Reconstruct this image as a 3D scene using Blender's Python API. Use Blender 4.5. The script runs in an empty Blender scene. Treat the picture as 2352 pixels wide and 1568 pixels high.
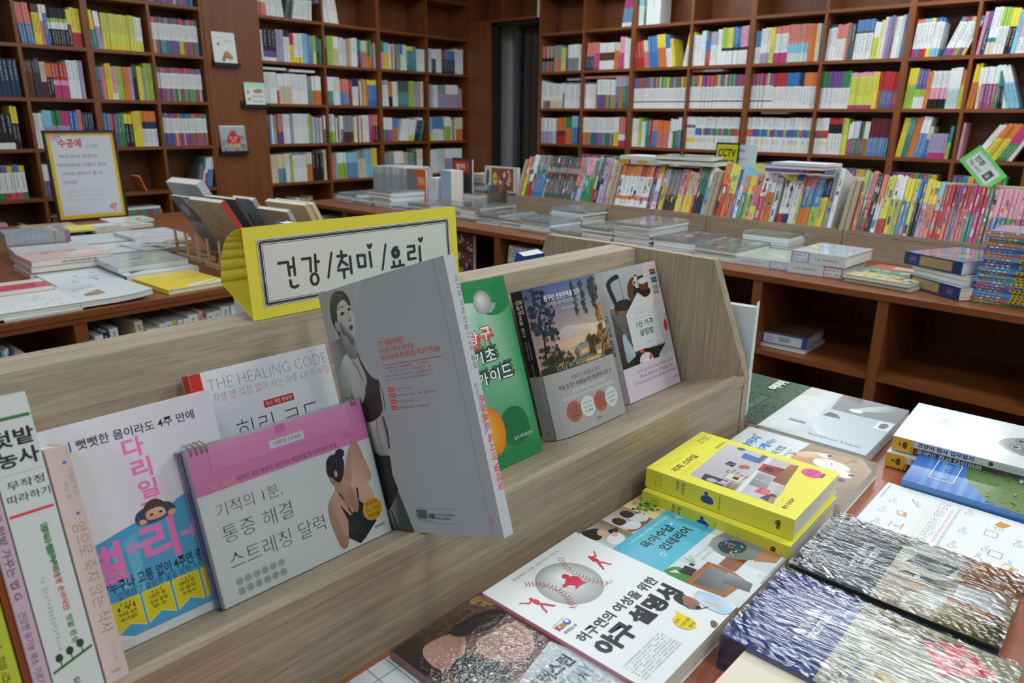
import bpy, math, random
from mathutils import Matrix, Vector
R = math.radians
sc = bpy.context.scene
# ------------------------------------------------------------------ camera
F_PX, PITCH, ROLL, YAW, CAM_H = 1678.0, R(17.02), R(0.69), R(41.3), 1.275
fw = Vector((math.cos(YAW), math.sin(YAW), 0)); rt = Vector((math.sin(YAW), -math.cos(YAW), 0)); up = Vector((0, 0, 1))
cf = fw*math.cos(PITCH) - up*math.sin(PITCH); cu = fw*math.sin(PITCH) + up*math.cos(PITCH)
CR = rt*math.cos(ROLL) + cu*math.sin(ROLL); CU = -rt*math.sin(ROLL) + cu*math.cos(ROLL)
cam_d = bpy.data.cameras.new('camera'); cam = bpy.data.objects.new('camera', cam_d); sc.collection.objects.link(cam)
cam_d.sensor_width = 36; cam_d.lens = F_PX/2352*36; cam_d.clip_start = 0.02
m = Matrix((CR, CU, -cf)).transposed().to_4x4(); m.translation = (0, 0, CAM_H); cam.matrix_world = m
cam_d.dof.use_dof = True; cam_d.dof.focus_distance = 1.02; cam_d.dof.aperture_fstop = 8.5
sc.camera = cam
# ------------------------------------------------------------------ world, lights, exposure
w = bpy.data.worlds.new('world'); sc.world = w; w.use_nodes = True
w.node_tree.nodes['Background'].inputs[0].default_value = (0.75, 0.88, 1, 1)
w.node_tree.nodes['Background'].inputs[1].default_value = 0.05
sc.view_settings.view_transform = 'Standard'; sc.view_settings.look = 'None'
sc.view_settings.exposure = -0.2; sc.view_settings.gamma = 1; sc.view_settings.use_curve_mapping = False
CEIL = 2.66
LAMPS = [(-1.0, -1.6, 14), (0.6, -1.0, 13), (1.9, -0.6, 20), (3.35, 0.7, 17), (4.6, 1.0, 13), (0.5, 1.5, 10), (1.9, 1.75, 12), (3.3, 2.4, 12),
         (-1.2, 0.6, 15), (0.3, 3.7, 9), (1.9, 3.9, 10), (3.6, 3.9, 11), (4.6, -1.0, 12), (3.2, -1.6, 12), (4.6, 2.9, 9)]
HANG = [0.0]*4+[.20]+[0.0]*7+[.20, 0.0, .20]      # the row in front of the right wall hangs a little lower
for i, (lx, ly, pw) in enumerate(LAMPS):
    ld = bpy.data.lights.new('tube_light', 'AREA'); ld.shape = 'RECTANGLE'; ld.size = 0.26; ld.size_y = 1.16
    ld.energy = pw; ld.color = (0.90, 0.97, 1.0)
    lo = bpy.data.objects.new('tube_light', ld); sc.collection.objects.link(lo); lo.location = (lx, ly, CEIL-0.075-HANG[i])

# ------------------------------------------------------------------ colour
def lin(v):
    v = v/255.0
    return v/12.92 if v <= 0.04045 else ((v+0.055)/1.055)**2.4
def c3(*a):
    if len(a) == 1: a = a[0]
    if isinstance(a, str):
        a = a.lstrip('#'); a = (int(a[0:2], 16), int(a[2:4], 16), int(a[4:6], 16))
    return (lin(a[0]), lin(a[1]), lin(a[2]), 1.0)
WHITE = '#e4e6e4'; PAGE = '#dcdacf'; INK = '#20242e'

# ------------------------------------------------------------------ materials
MATS = {}
def mat(name, rough=0.5, spec=0.5, base=None, attr=False, bump=0, bscale=40, coat=0, metallic=0, bdist=0.002):
    if name in MATS: return MATS[name]
    mt = bpy.data.materials.new(name); mt.use_nodes = True; nt = mt.node_tree; b = nt.nodes['Principled BSDF']
    b.inputs['Roughness'].default_value = rough; b.inputs['Specular IOR Level'].default_value = spec
    b.inputs['Metallic'].default_value = metallic; b.inputs['Coat Weight'].default_value = coat; b.inputs['Coat Roughness'].default_value = 0.08
    if base: b.inputs['Base Color'].default_value = c3(base)
    if attr:
        a = nt.nodes.new('ShaderNodeAttribute'); a.attribute_name = 'Col'; nt.links.new(a.outputs['Color'], b.inputs['Base Color'])
    if bump:
        tc = nt.nodes.new('ShaderNodeTexCoord'); n = nt.nodes.new('ShaderNodeTexNoise'); n.inputs['Scale'].default_value = bscale; n.inputs['Detail'].default_value = 2
        bp = nt.nodes.new('ShaderNodeBump'); bp.inputs['Strength'].default_value = bump; bp.inputs['Distance'].default_value = bdist
        nt.links.new(tc.outputs['Object'], n.inputs['Vector']); nt.links.new(n.outputs['Fac'], bp.inputs['Height']); nt.links.new(bp.outputs['Normal'], b.inputs['Normal'])
        if coat: nt.links.new(bp.outputs['Normal'], b.inputs['Coat Normal'])
    MATS[name] = mt; return mt
def wood(name, dark, light, axis, stretch=(1, 14, 14), scale=6, rough=0.42, fine=60, contrast=(0.35, 0.68), bump=0.05):
    if name in MATS: return MATS[name]
    mt = bpy.data.materials.new(name); mt.use_nodes = True; nt = mt.node_tree; N = nt.nodes; L = nt.links; b = N['Principled BSDF']
    tc = N.new('ShaderNodeTexCoord'); mp = N.new('ShaderNodeMapping')
    s = {'x': (stretch[0], stretch[1], stretch[2]), 'y': (stretch[1], stretch[0], stretch[2]), 'z': (stretch[1], stretch[2], stretch[0])}[axis]
    mp.inputs['Scale'].default_value = s; L.new(tc.outputs['Object'], mp.inputs['Vector'])
    n1 = N.new('ShaderNodeTexNoise'); n1.inputs['Scale'].default_value = scale; n1.inputs['Detail'].default_value = 4; n1.inputs['Distortion'].default_value = 0.6
    n2 = N.new('ShaderNodeTexNoise'); n2.inputs['Scale'].default_value = fine; n2.inputs['Detail'].default_value = 3
    L.new(mp.outputs[0], n1.inputs['Vector']); L.new(mp.outputs[0], n2.inputs['Vector'])
    mx = N.new('ShaderNodeMath'); mx.operation = 'MULTIPLY_ADD'; mx.inputs[1].default_value = 0.45
    L.new(n2.outputs['Fac'], mx.inputs[0])
    m2 = N.new('ShaderNodeMath'); m2.operation = 'MULTIPLY'; m2.inputs[1].default_value = 0.55; L.new(n1.outputs['Fac'], m2.inputs[0]); L.new(m2.outputs[0], mx.inputs[2])
    cr = N.new('ShaderNodeValToRGB'); cr.color_ramp.elements[0].position = contrast[0]; cr.color_ramp.elements[1].position = contrast[1]
    cr.color_ramp.elements[0].color = c3(dark); cr.color_ramp.elements[1].color = c3(light)
    L.new(mx.outputs[0], cr.inputs[0]); L.new(cr.outputs[0], b.inputs['Base Color']); b.inputs['Roughness'].default_value = rough
    bp = N.new('ShaderNodeBump'); bp.inputs['Strength'].default_value = bump; bp.inputs['Distance'].default_value = 0.001
    L.new(mx.outputs[0], bp.inputs['Height']); L.new(bp.outputs[0], b.inputs['Normal'])
    MATS[name] = mt; return mt
def page_mat():
    if 'pages' in MATS: return MATS['pages']
    mt = bpy.data.materials.new('pages'); mt.use_nodes = True; nt = mt.node_tree; N = nt.nodes; L = nt.links; b = N['Principled BSDF']
    tc = N.new('ShaderNodeTexCoord'); mp = N.new('ShaderNodeMapping'); mp.inputs['Scale'].default_value = (2, 2, 900); L.new(tc.outputs['Object'], mp.inputs[0])
    n = N.new('ShaderNodeTexNoise'); n.inputs['Scale'].default_value = 1.0; n.inputs['Detail'].default_value = 3; L.new(mp.outputs[0], n.inputs['Vector'])
    cr = N.new('ShaderNodeValToRGB'); cr.color_ramp.elements[0].color = c3('#b4b1a6'); cr.color_ramp.elements[1].color = c3('#efede4')
    cr.color_ramp.elements[0].position = 0.3; cr.color_ramp.elements[1].position = 0.6
    L.new(n.outputs['Fac'], cr.inputs[0]); L.new(cr.outputs[0], b.inputs['Base Color']); b.inputs['Roughness'].default_value = 0.8
    MATS['pages'] = mt; return mt
def film_mat(name='film', bump=1.0, scale=(60, 60, 60), dist=0.004, base_fac=0.05):
    if name in MATS: return MATS[name]
    mt = bpy.data.materials.new(name); mt.use_nodes = True; nt = mt.node_tree; N = nt.nodes; L = nt.links
    N.remove(N['Principled BSDF']); out = N['Material Output']
    tr = N.new('ShaderNodeBsdfTransparent'); gl = N.new('ShaderNodeBsdfGlossy'); gl.inputs['Roughness'].default_value = 0.12
    fr = N.new('ShaderNodeFresnel'); fr.inputs[0].default_value = 1.42
    ad = N.new('ShaderNodeMath'); ad.operation = 'ADD'; ad.inputs[1].default_value = base_fac; ad.use_clamp = True
    tc = N.new('ShaderNodeTexCoord'); mp = N.new('ShaderNodeMapping'); mp.inputs['Scale'].default_value = scale; L.new(tc.outputs['Object'], mp.inputs[0])
    n = N.new('ShaderNodeTexNoise'); n.inputs['Scale'].default_value = 1; n.inputs['Detail'].default_value = 3; n.inputs['Distortion'].default_value = 1.2
    L.new(mp.outputs[0], n.inputs['Vector'])
    bp = N.new('ShaderNodeBump'); bp.inputs['Strength'].default_value = bump; bp.inputs['Distance'].default_value = dist
    L.new(n.outputs['Fac'], bp.inputs['Height'])
    for x in (gl, fr): L.new(bp.outputs[0], x.inputs['Normal'])
    mx = N.new('ShaderNodeMixShader'); L.new(fr.outputs[0], ad.inputs[0]); L.new(ad.outputs[0], mx.inputs[0]); L.new(tr.outputs[0], mx.inputs[1]); L.new(gl.outputs[0], mx.inputs[2])
    L.new(mx.outputs[0], out.inputs['Surface']); MATS[name] = mt; return mt
PRINT = mat('printed_paper', 0.42, 0.4, attr=True)
SPINEP = mat('spine_print', 0.4, 0.45, attr=True)
GLOSS = mat('gloss_print', 0.17, 0.55, attr=True, bump=0.12, bscale=14, coat=0.4, bdist=0.002)
GLOSSY2 = mat('laminated_print', 0.28, 0.5, attr=True, bump=0.05, bscale=20)
PLASTIC = mat('sleeve_print', 0.13, 0.7, attr=True, bump=0.5, bscale=38, coat=0.8, bdist=0.002)
PAGES = page_mat()
FILM = film_mat('film', .4, (40, 40, 40), .002, .03)
CH = ('#45200f', '#63301a')
CX, CY, CZ = [wood('cherry_'+a, '#6a3a1c', '#8a5029', a, scale=3, fine=30, rough=0.36, contrast=(0.3, 0.7)) for a in 'xyz']
CTOP = wood('cherry_top', '#96543c', '#b06a50', 'x', scale=3, fine=26, rough=0.24, contrast=(0.3, 0.7), bump=0.02)
OX, OY, OZ = [wood('oak_'+a, '#857664', '#b3a18a', a, stretch=(1, 26, 26), scale=6, fine=36, rough=0.5, contrast=(0.32, 0.66), bump=0.12) for a in 'xyz']
OEDGE = wood('oak_edge', '#bdb29c', '#d2c8b4', 'x', scale=4, fine=30, rough=0.5, bump=0.03)

# ------------------------------------------------------------------ mesh builder and object tools
COL = sc.collection
def reg(o, label=None, cat=None, group=None, kind=None):
    if label: o['label'] = label
    if cat: o['category'] = cat
    if group: o['group'] = group
    if kind: o['kind'] = kind
    return o
def empty(name, M, label=None, cat=None, group=None, kind=None):
    o = bpy.data.objects.new(name, None); COL.objects.link(o); o.matrix_basis = M; o.empty_display_size = 0.05
    return reg(o, label, cat, group, kind)
class MB:
    def __init__(s): s.v = []; s.f = []; s.c = []; s.m = []
    def face(s, pts, col=None, mi=0, T=None):
        b = len(s.v)
        for p in pts:
            s.v.append(tuple(T @ Vector(p)) if T is not None else tuple(p))
        s.f.append(tuple(range(b, b+len(pts)))); s.m.append(mi)
        s.c.append(col)
    def box(s, x0, x1, y0, y1, z0, z1, col=None, mi=0, T=None, fc=None, fm=None):
        P = [(x0, y0, z0), (x1, y0, z0), (x1, y1, z0), (x0, y1, z0), (x0, y0, z1), (x1, y0, z1), (x1, y1, z1), (x0, y1, z1)]
        if T is not None: P = [tuple(T @ Vector(p)) for p in P]
        b = len(s.v); s.v += P
        for k, q in (('-z', (0, 3, 2, 1)), ('+z', (4, 5, 6, 7)), ('-y', (0, 1, 5, 4)), ('+x', (1, 2, 6, 5)), ('+y', (2, 3, 7, 6)), ('-x', (3, 0, 4, 7))):
            s.f.append(tuple(b+i for i in q)); s.c.append(fc.get(k, col) if fc else col); s.m.append(fm.get(k, mi) if fm else mi)
    def prism(s, poly, a0, a1, axis='x', col=None, mi=0, T=None):
        n = len(poly)
        def P(a, p): return {'x': (a, p[0], p[1]), 'y': (p[0], a, p[1]), 'z': (p[0], p[1], a)}[axis]
        A = [P(a0, p) for p in poly]; B = [P(a1, p) for p in poly]
        if T is not None: A = [tuple(T @ Vector(p)) for p in A]; B = [tuple(T @ Vector(p)) for p in B]
        b = len(s.v); s.v += A+B
        s.f.append(tuple(range(b, b+n))); s.f.append(tuple(range(b+2*n-1, b+n-1, -1)))
        for i in range(n): j = (i+1) % n; s.f.append((b+j, b+i, b+n+i, b+n+j))
        s.c += [col]*(n+2); s.m += [mi]*(n+2)
    def tube(s, p0, p1, r, n=8, col=None, mi=0):
        p0 = Vector(p0); p1 = Vector(p1); d = (p1-p0).normalized(); a = d.orthogonal().normalized(); e = d.cross(a); b = len(s.v)
        for p in (p0, p1):
            for i in range(n): t = 2*math.pi*i/n; s.v.append(tuple(p+a*math.cos(t)*r+e*math.sin(t)*r))
        for i in range(n): j = (i+1) % n; s.f.append((b+i, b+j, b+n+j, b+n+i))
        s.f.append(tuple(range(b+n-1, b-1, -1))); s.f.append(tuple(range(b+n, b+2*n)))
        s.c += [col]*(n+2); s.m += [mi]*(n+2)
    def build(s, name, mats, parent=None, M=None, smooth=False, bevel=0, recalc=False):
        me = bpy.data.meshes.new(name); me.from_pydata(s.v, [], s.f)
        if not isinstance(mats, (list, tuple)): mats = [mats]
        for q in mats: me.materials.append(q)
        if len(mats) > 1: me.polygons.foreach_set('material_index', s.m)
        if any(c is not None for c in s.c):
            at = me.color_attributes.new('Col', 'FLOAT_COLOR', 'CORNER'); buf = []
            for f, c in zip(s.f, s.c):
                if c is None: c = (0.5, 0.5, 0.5, 1)
                if isinstance(c[0], (tuple, list)):
                    for q in c: buf.extend(q)
                else: buf.extend(c*len(f))
            at.data.foreach_set('color', buf)
        if smooth: me.polygons.foreach_set('use_smooth', [True]*len(me.polygons))
        if recalc:
            import bmesh
            bm = bmesh.new(); bm.from_mesh(me); bmesh.ops.recalc_face_normals(bm, faces=bm.faces); bm.to_mesh(me); bm.free()
        o = bpy.data.objects.new(name, me); COL.objects.link(o)
        if parent is not None: o.parent = parent
        if M is not None: o.matrix_basis = M
        if bevel:
            bv = o.modifiers.new('bevel', 'BEVEL'); bv.width = bevel; bv.segments = 2; bv.limit_method = 'ANGLE'
        return o
TXT = {}; PENDING = []
def quant(b): return min((-.03, -.015, 0.0, .015, .03, .05), key=lambda q: abs(q-b))
def make_texts(keys):
    """all lettering of one weight is laid out in a single text object, one string per line, then cut apart"""
    for bold in sorted({k[1] for k in keys}):
        strs = sorted({k[0] for k in keys if k[1] == bold})
        cu_ = bpy.data.curves.new('t', 'FONT'); cu_.body = '\n'.join(strs); cu_.size = 1; cu_.space_line = 3.0; cu_.resolution_u = 2; cu_.offset = bold; cu_.fill_mode = 'FRONT'
        o = bpy.data.objects.new('t', cu_); me = o.to_mesh()
        co = [(q.co.x, q.co.y) for q in me.vertices]; out = [dict(v=[], f=[], m={}) for _ in strs]
        for p in me.polygons:
            vs = tuple(p.vertices); li = max(0, min(len(strs)-1, int(round((-co[vs[0]][1]+.35)/3.0)))); d = out[li]; f = []
            for i in vs:
                if i not in d['m']: d['m'][i] = len(d['v']); d['v'].append((co[i][0], co[i][1]+3.0*li))
                f.append(d['m'][i])
            d['f'].append(tuple(f))
        o.to_mesh_clear(); bpy.data.objects.remove(o); bpy.data.curves.remove(cu_)
        for t, d in zip(strs, out):
            vs = d['v'] or [(0, 0)]; TXT[(t, bold)] = (vs, d['f'], min(v[0] for v in vs), max(v[0] for v in vs), min(v[1] for v in vs), max(v[1] for v in vs))
class Print:
    """flat print: mm coordinates in the cover's own frame"""
    def __init__(s): s.v = []; s.f = []; s.c = []; s.k = 0; s.t = []
    def _z(s): s.k += 1; return 0.05+s.k*0.006
    def poly(s, pts, col, cols=None):
        z = s._z(); b = len(s.v); s.v += [(p[0], p[1], z) for p in pts]; s.f.append(tuple(range(b, b+len(pts))))
        s.c.append([c3(q) for q in cols] if cols else c3(col)); return s
    def rect(s, x0, y0, x1, y1, col, top=None, right=None, n=1):
        if top or right:
            a, t, r_ = c3(col), c3(top or col), c3(right or col)
            s.poly([(x0, y0), (x1, y0), (x1, y1), (x0, y1)], col)
            s.c[-1] = [a, r_ if right else a, t if top else r_, t]; return s
        if n == 1: return s.poly([(x0, y0), (x1, y0), (x1, y1), (x0, y1)], col)
        z = s._z()
        for i in range(n):
            a = x0+(x1-x0)*i/n; e = x0+(x1-x0)*(i+1)/n; b = len(s.v)
            s.v += [(a, y0, z), (e, y0, z), (e, y1, z), (a, y1, z)]; s.f.append((b, b+1, b+2, b+3)); s.c.append(c3(col))
        return s
    def ell(s, cx, cy, rx, ry, col, mid=None, n=22, off=(0, 0), rot=0, teeth=0):
        z = s._z(); b = len(s.v); s.v.append((cx+off[0], cy+off[1], z)); n2 = n*(2 if teeth else 1)
        for i in range(n2):
            t = 2*math.pi*i/n2; k = 1-(teeth if i % 2 else 0); x = rx*k*math.cos(t); y = ry*k*math.sin(t)
            s.v.append((cx+x*math.cos(rot)-y*math.sin(rot), cy+x*math.sin(rot)+y*math.cos(rot), z))
        e = c3(col); mdc = c3(mid) if mid else e
        for i in range(n2): s.f.append((b, b+1+i, b+1+(i+1) % n2)); s.c.append([mdc, e, e])
        return s
    def line(s, pts, wd, col):
        z = s._z(); cc = c3(col)
        for (x0, y0), (x1, y1) in zip(pts, pts[1:]):
            dx, dy = x1-x0, y1-y0; l = math.hypot(dx, dy) or 1; nx, ny = -dy/l*wd/2, dx/l*wd/2; b = len(s.v)
            s.v += [(x0-nx, y0-ny, z), (x1-nx, y1-ny, z), (x1+nx, y1+ny, z), (x0+nx, y0+ny, z)]; s.f.append((b, b+1, b+2, b+3)); s.c.append(cc)
        return s
    def frame(s, x0, y0, x1, y1, wd, col): return s.line([(x0, y0), (x1, y0), (x1, y1), (x0, y1), (x0, y0)], wd, col)
    def blob(s, pts, col, cols=None, it=2):
        for _ in range(it):
            q = []
            for i in range(len(pts)):
                a = pts[i]; e = pts[(i+1) % len(pts)]; q += [(a[0]*.75+e[0]*.25, a[1]*.75+e[1]*.25), (a[0]*.25+e[0]*.75, a[1]*.25+e[1]*.75)]
            pts = q
        if cols:
            ys = [p[1] for p in pts]; xs = [p[0] for p in pts]; y0, y1, x0, x1 = min(ys), max(ys), min(xs), max(xs); A = [c3(q) for q in cols]
            def mixc(t):
                t = max(0, min(0.999, t))*(len(A)-1); i = int(t); u = t-i; return tuple(A[i][k]*(1-u)+A[i+1][k]*u for k in range(4))
            z = s._z(); b = len(s.v); s.v += [(p[0], p[1], z) for p in pts]; s.f.append(tuple(range(b, b+len(pts))))
            s.c.append([mixc(((p[0]-x0)/(x1-x0+1e-6)+(p[1]-y0)/(y1-y0+1e-6))/2) for p in pts]); return s
        return s.poly(pts, col)
    def text(s, t, x0, y0, x1, y1, col, bold=0.0, rot=0, shear=0):
        """fit text into the box x0..x1, y0..y1 (before rotation about x0,y0)"""
        s.t.append((t, quant(bold), x0, y0, x1, y1, col, rot, shear, s._z())); return s
    def expand(s):
        for (t, bold, x0, y0, x1, y1, col, rot, shear, z) in s.t:
            vs, fs, a, e, g, h = TXT[(t, bold)]; b = len(s.v)
            sx = (x1-x0)/max(e-a, 1e-6); sy = (y1-y0)/max(h-g, 1e-6); cr, sr = math.cos(R(rot)), math.sin(R(rot))
            for (vx, vy) in vs:
                py = (vy-g)*sy; px = (vx-a)*sx+py*shear; s.v.append((x0+px*cr-py*sr, y0+px*sr+py*cr, z))
            cc = c3(col)
            for f in fs: s.f.append(tuple(b+i for i in f)); s.c.append(cc)
        s.t = []
    def marks(s, x0, y0, x1, y1, n, col, seed=1, dens=0.8):
        """rows of tiny illegible lettering"""
        rg = random.Random(seed); z = s._z(); cc = c3(col); hh = (y1-y0)/n
        for i in range(n):
            y = y1-hh*(i+0.8); x = x0; ch = hh*0.55
            while x < x1:
                wd = ch*rg.uniform(0.5, 0.95)
                if rg.random() < dens:
                    b = len(s.v); yy = y+rg.uniform(0, .15)*ch; e = min(x+wd, x1)
                    s.v += [(x, yy, z), (e, yy, z), (e, yy+ch*rg.uniform(.25, .45), z), (x, yy+ch*.3, z)]; s.f.append((b, b+1, b+2, b+3)); s.c.append(cc)
                    b = len(s.v); xx = x+wd*rg.uniform(.2, .6); s.v += [(xx, yy, z), (xx+ch*.18, yy, z), (xx+ch*.18, yy+ch, z), (xx, yy+ch, z)]; s.f.append((b, b+1, b+2, b+3)); s.c.append(cc)
                x += wd*1.25
        return s
    def build(s, name, parent, M=None, mt=None, deform=None, cuts=None):
        me = bpy.data.meshes.new(name); me.materials.append(mt or PRINT); o = bpy.data.objects.new(name, me); COL.objects.link(o)
        if parent is not None: o.parent = parent
        if M is not None: o.matrix_basis = M
        PENDING.append((s, me, deform, cuts)); return o
def fill_colours(me, faces, cols):
    at = me.color_attributes.new('Col', 'FLOAT_COLOR', 'CORNER'); buf = []
    for f, c in zip(faces, cols):
        if isinstance(c[0], (tuple, list)):
            for q in c: buf.extend(q)
        else: buf.extend(c*len(f))
    at.data.foreach_set('color', buf)
def flush_prints():
    import bmesh
    keys = {(t[0], t[1]) for p in PENDING for t in p[0].t}; make_texts(keys)
    for P_, me, deform, cuts in PENDING:
        P_.expand(); me.from_pydata([(x*.001, y*.001, z*.001) for x, y, z in P_.v], [], P_.f); fill_colours(me, P_.f, P_.c)
        if deform:
            if cuts:
                bm = bmesh.new(); bm.from_mesh(me)
                for x in cuts: bmesh.ops.bisect_plane(bm, geom=bm.verts[:]+bm.edges[:]+bm.faces[:], plane_co=(x, 0, 0), plane_no=(1, 0, 0), dist=1e-6)
                bm.to_mesh(me); bm.free()
            for v in me.vertices: v.co = deform(*v.co)
def frameM(o, x, y, z):
    m_ = Matrix((Vector(x).normalized(), Vector(y).normalized(), Vector(z).normalized())).transposed().to_4x4(); m_.translation = o; return m_
def flatM(x, y, z, ang): return Matrix.Translation((x, y, z)) @ Matrix.Rotation(R(ang), 4, 'Z')

def book(label, M, w_, h_, t_, cover=WHITE, spine=None, back=None, front=None, sprint=None, side='L', mt=None, name='book', cat='book', group=None, hard=False, deform=None, nx=1, film=None, boards=0.0009):
    """front cover on local +z at z=0, thickness t_ downwards (z -t_..0); w_, h_, t_ in metres; reading direction +x"""
    mt = mt or PRINT; root = empty(name, M, label, cat, group)
    if deform:
        raw = deform
        def deform(x, y, z):
            t = max(0.0, min(nx-1e-6, x/w_*nx)); i = int(t); u = t-i; a = raw(w_*i/nx, y, z); q = raw(w_*(i+1)/nx, y, z)
            return (x+(a[0]-w_*i/nx)*(1-u)+(q[0]-w_*(i+1)/nx)*u, a[1]*(1-u)+q[1]*u, a[2]*(1-u)+q[2]*u)
        cuts = [w_*i/nx for i in range(1, nx)]
    else: cuts = None
    sp = spine or cover; bk = back or cover; e = 0.0035 if hard else 0.0012
    cv = MB(); C1, C2, C3 = c3(cover), c3(sp), c3(bk); b = boards*(2 if hard else 1)
    for i in range(nx):
        x0, x1 = w_*i/nx, w_*(i+1)/nx
        cv.box(x0, x1, 0, h_, -b, 0, C1, fc={'-z': c3(PAGE)})
        cv.box(x0, x1, 0, h_, -t_, -t_+b, C3)
    sx0, sx1 = (0, b) if side == 'L' else (w_-b, w_)
    cv.box(sx0, sx1, 0, h_, -t_+b, -b, C2)
    if deform: cv.v = [deform(*p) for p in cv.v]
    cvo = cv.build('cover', mt, root)
    pg = MB(); px0, px1 = (b, w_-e) if side == 'L' else (e, w_-b)
    for i in range(nx):
        pg.box(px0+(px1-px0)*i/nx, px0+(px1-px0)*(i+1)/nx, e, h_-e, -t_+b, -b)
    if deform: pg.v = [deform(*p) for p in pg.v]
    pg.build('page_block', PAGES, root)
    if front: front.build('cover_print', cvo, None, mt, deform, cuts)
    if sprint:
        if side == 'L': SM = Matrix(((0, 0, -1, 0), (0, 1, 0, 0), (1, 0, 0, -t_), (0, 0, 0, 1)))
        else: SM = Matrix(((0, 0, 1, w_), (0, 1, 0, 0), (-1, 0, 0, 0), (0, 0, 0, 1)))
        if deform: sprint.build('spine_print', cvo, None, mt, lambda x, y, z: deform(*(SM @ Vector((x, y, z)))))
        else: sprint.build('spine_print', cvo, SM, mt)
    if film:
        fm = MB(); g = 0.0012; fm.box(-g, w_+g, -g, h_+g, -t_+0.0001, g); fm.build('clear_wrap', film, root)
    return root
def block(name, label, M, w_, h_, t_, cols, cat='book', group=None, mt=None, parent=None, front=None):
    """small far book as one mesh: cols = cover colour"""
    mb = MB(); mb.box(0, w_, 0, h_, -t_, 0, c3(PAGE), fc={'+z': c3(cols), '-z': c3(cols), '-x': c3(cols)})
    o = mb.build(name, mt or PRINT, parent, M)
    if label: reg(o, label, cat, group)
    if front: front.build('cover_print', o, None, mt)
    return o
# ================================================================== room shell
def struct(name, mb, m_): return reg(mb.build(name, m_), kind='structure')
FLOOR = mat('floor_tile', 0.35, 0.4, base='#8f8a80', bump=0.02, bscale=8)
PLASTER = mat('ceiling_board', 0.9, 0.2, base='#d8d8d2', bump=0.05, bscale=60)
X0R, X1R, Y0R, Y1R = -3.2, 5.4, -3.4, 5.36
b = MB(); b.box(X0R, X1R+1.2, Y0R, Y1R+.1, -0.1, 0); struct('floor', b, FLOOR)
b = MB(); b.box(X0R, X1R+1.2, Y0R, Y1R+.1, CEIL, CEIL+0.1); struct('ceiling', b, PLASTER)
b = MB(); b.box(X0R, X1R+1.2, Y1R, Y1R+.1, 0, CEIL); struct('wall_back_left', b, PLASTER)
b = MB(); b.box(X0R-.1, X0R, Y0R, Y1R, 0, CEIL); struct('wall_left', b, PLASTER)
b = MB(); b.box(X0R, X1R+1.2, Y0R-.1, Y0R, 0, CEIL); struct('wall_near', b, PLASTER)
b = MB(); b.box(X1R, X1R+.1, Y0R, 4.19, 0, CEIL); b.box(X1R, X1R+.1, 4.79, Y1R, 0, CEIL); b.box(X1R, X1R+.1, 4.19, 4.79, 2.08, CEIL); struct('wall_right', b, PLASTER)
# dark store room behind the doorway
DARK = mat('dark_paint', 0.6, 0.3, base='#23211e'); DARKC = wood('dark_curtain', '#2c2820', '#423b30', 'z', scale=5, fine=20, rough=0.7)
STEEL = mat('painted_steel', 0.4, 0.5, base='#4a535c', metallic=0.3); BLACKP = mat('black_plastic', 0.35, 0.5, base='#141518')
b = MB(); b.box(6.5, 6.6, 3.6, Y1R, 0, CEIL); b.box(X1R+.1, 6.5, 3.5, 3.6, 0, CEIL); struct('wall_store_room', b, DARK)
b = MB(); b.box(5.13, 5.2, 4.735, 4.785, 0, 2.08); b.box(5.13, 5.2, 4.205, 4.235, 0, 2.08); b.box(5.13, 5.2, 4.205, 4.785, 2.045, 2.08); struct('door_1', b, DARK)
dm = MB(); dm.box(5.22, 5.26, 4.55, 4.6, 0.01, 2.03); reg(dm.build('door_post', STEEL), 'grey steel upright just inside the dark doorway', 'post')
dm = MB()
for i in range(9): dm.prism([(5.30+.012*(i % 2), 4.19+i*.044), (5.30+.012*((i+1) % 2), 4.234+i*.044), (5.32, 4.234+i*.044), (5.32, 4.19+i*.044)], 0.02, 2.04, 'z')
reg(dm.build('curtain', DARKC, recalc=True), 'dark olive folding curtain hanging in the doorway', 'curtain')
# ceiling lamps: housing, diffuser, two end caps
EMIT = bpy.data.materials.new('lamp_diffuser'); EMIT.use_nodes = True
EMIT.node_tree.nodes['Principled BSDF'].inputs['Emission Color'].default_value = (0.86, 0.97, 1, 1); EMIT.node_tree.nodes['Principled BSDF'].inputs['Emission Strength'].default_value = 3.0
LAMPB = mat('lamp_housing', 0.4, 0.5, base='#e6e6e6')
for i, (lx, ly, pw) in enumerate(LAMPS):
    r_ = empty('ceiling_lamp', Matrix.Translation((lx, ly, CEIL-HANG[i])), 'twin tube ceiling lamp above %s, out of the picture' % ('the camera corner', 'the near table front', 'the near table right side', 'the aisle beyond the near table', 'the fourth bookcase of the right wall', 'the craft table front', 'the aisle left of the long table', 'the second comic rack', 'the space left of the camera', 'the far-left bookcase', 'the plain cherry panel', 'the far end of the long table', 'the right-edge bookcase', 'the aisle right of the near table', 'the doorway bookcase')[i], 'lamp', 'ceiling lamps')
    if HANG[i]:
        for q in (-.4, .4): b = MB(); b.tube((0, q, -.002), (0, q, HANG[i]), .004, 6); b.build('hanger_rod', LAMPB, r_)
    b = MB(); b.prism([(-.17, 0), (.17, 0), (.14, -.045), (-.14, -.045)], -.62, .62, 'y'); b.build('housing', LAMPB, r_, recalc=True)
    b = MB(); b.box(-.12, .12, -.58, .58, -.066, -.046); b.build('diffuser', EMIT, r_)

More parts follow.
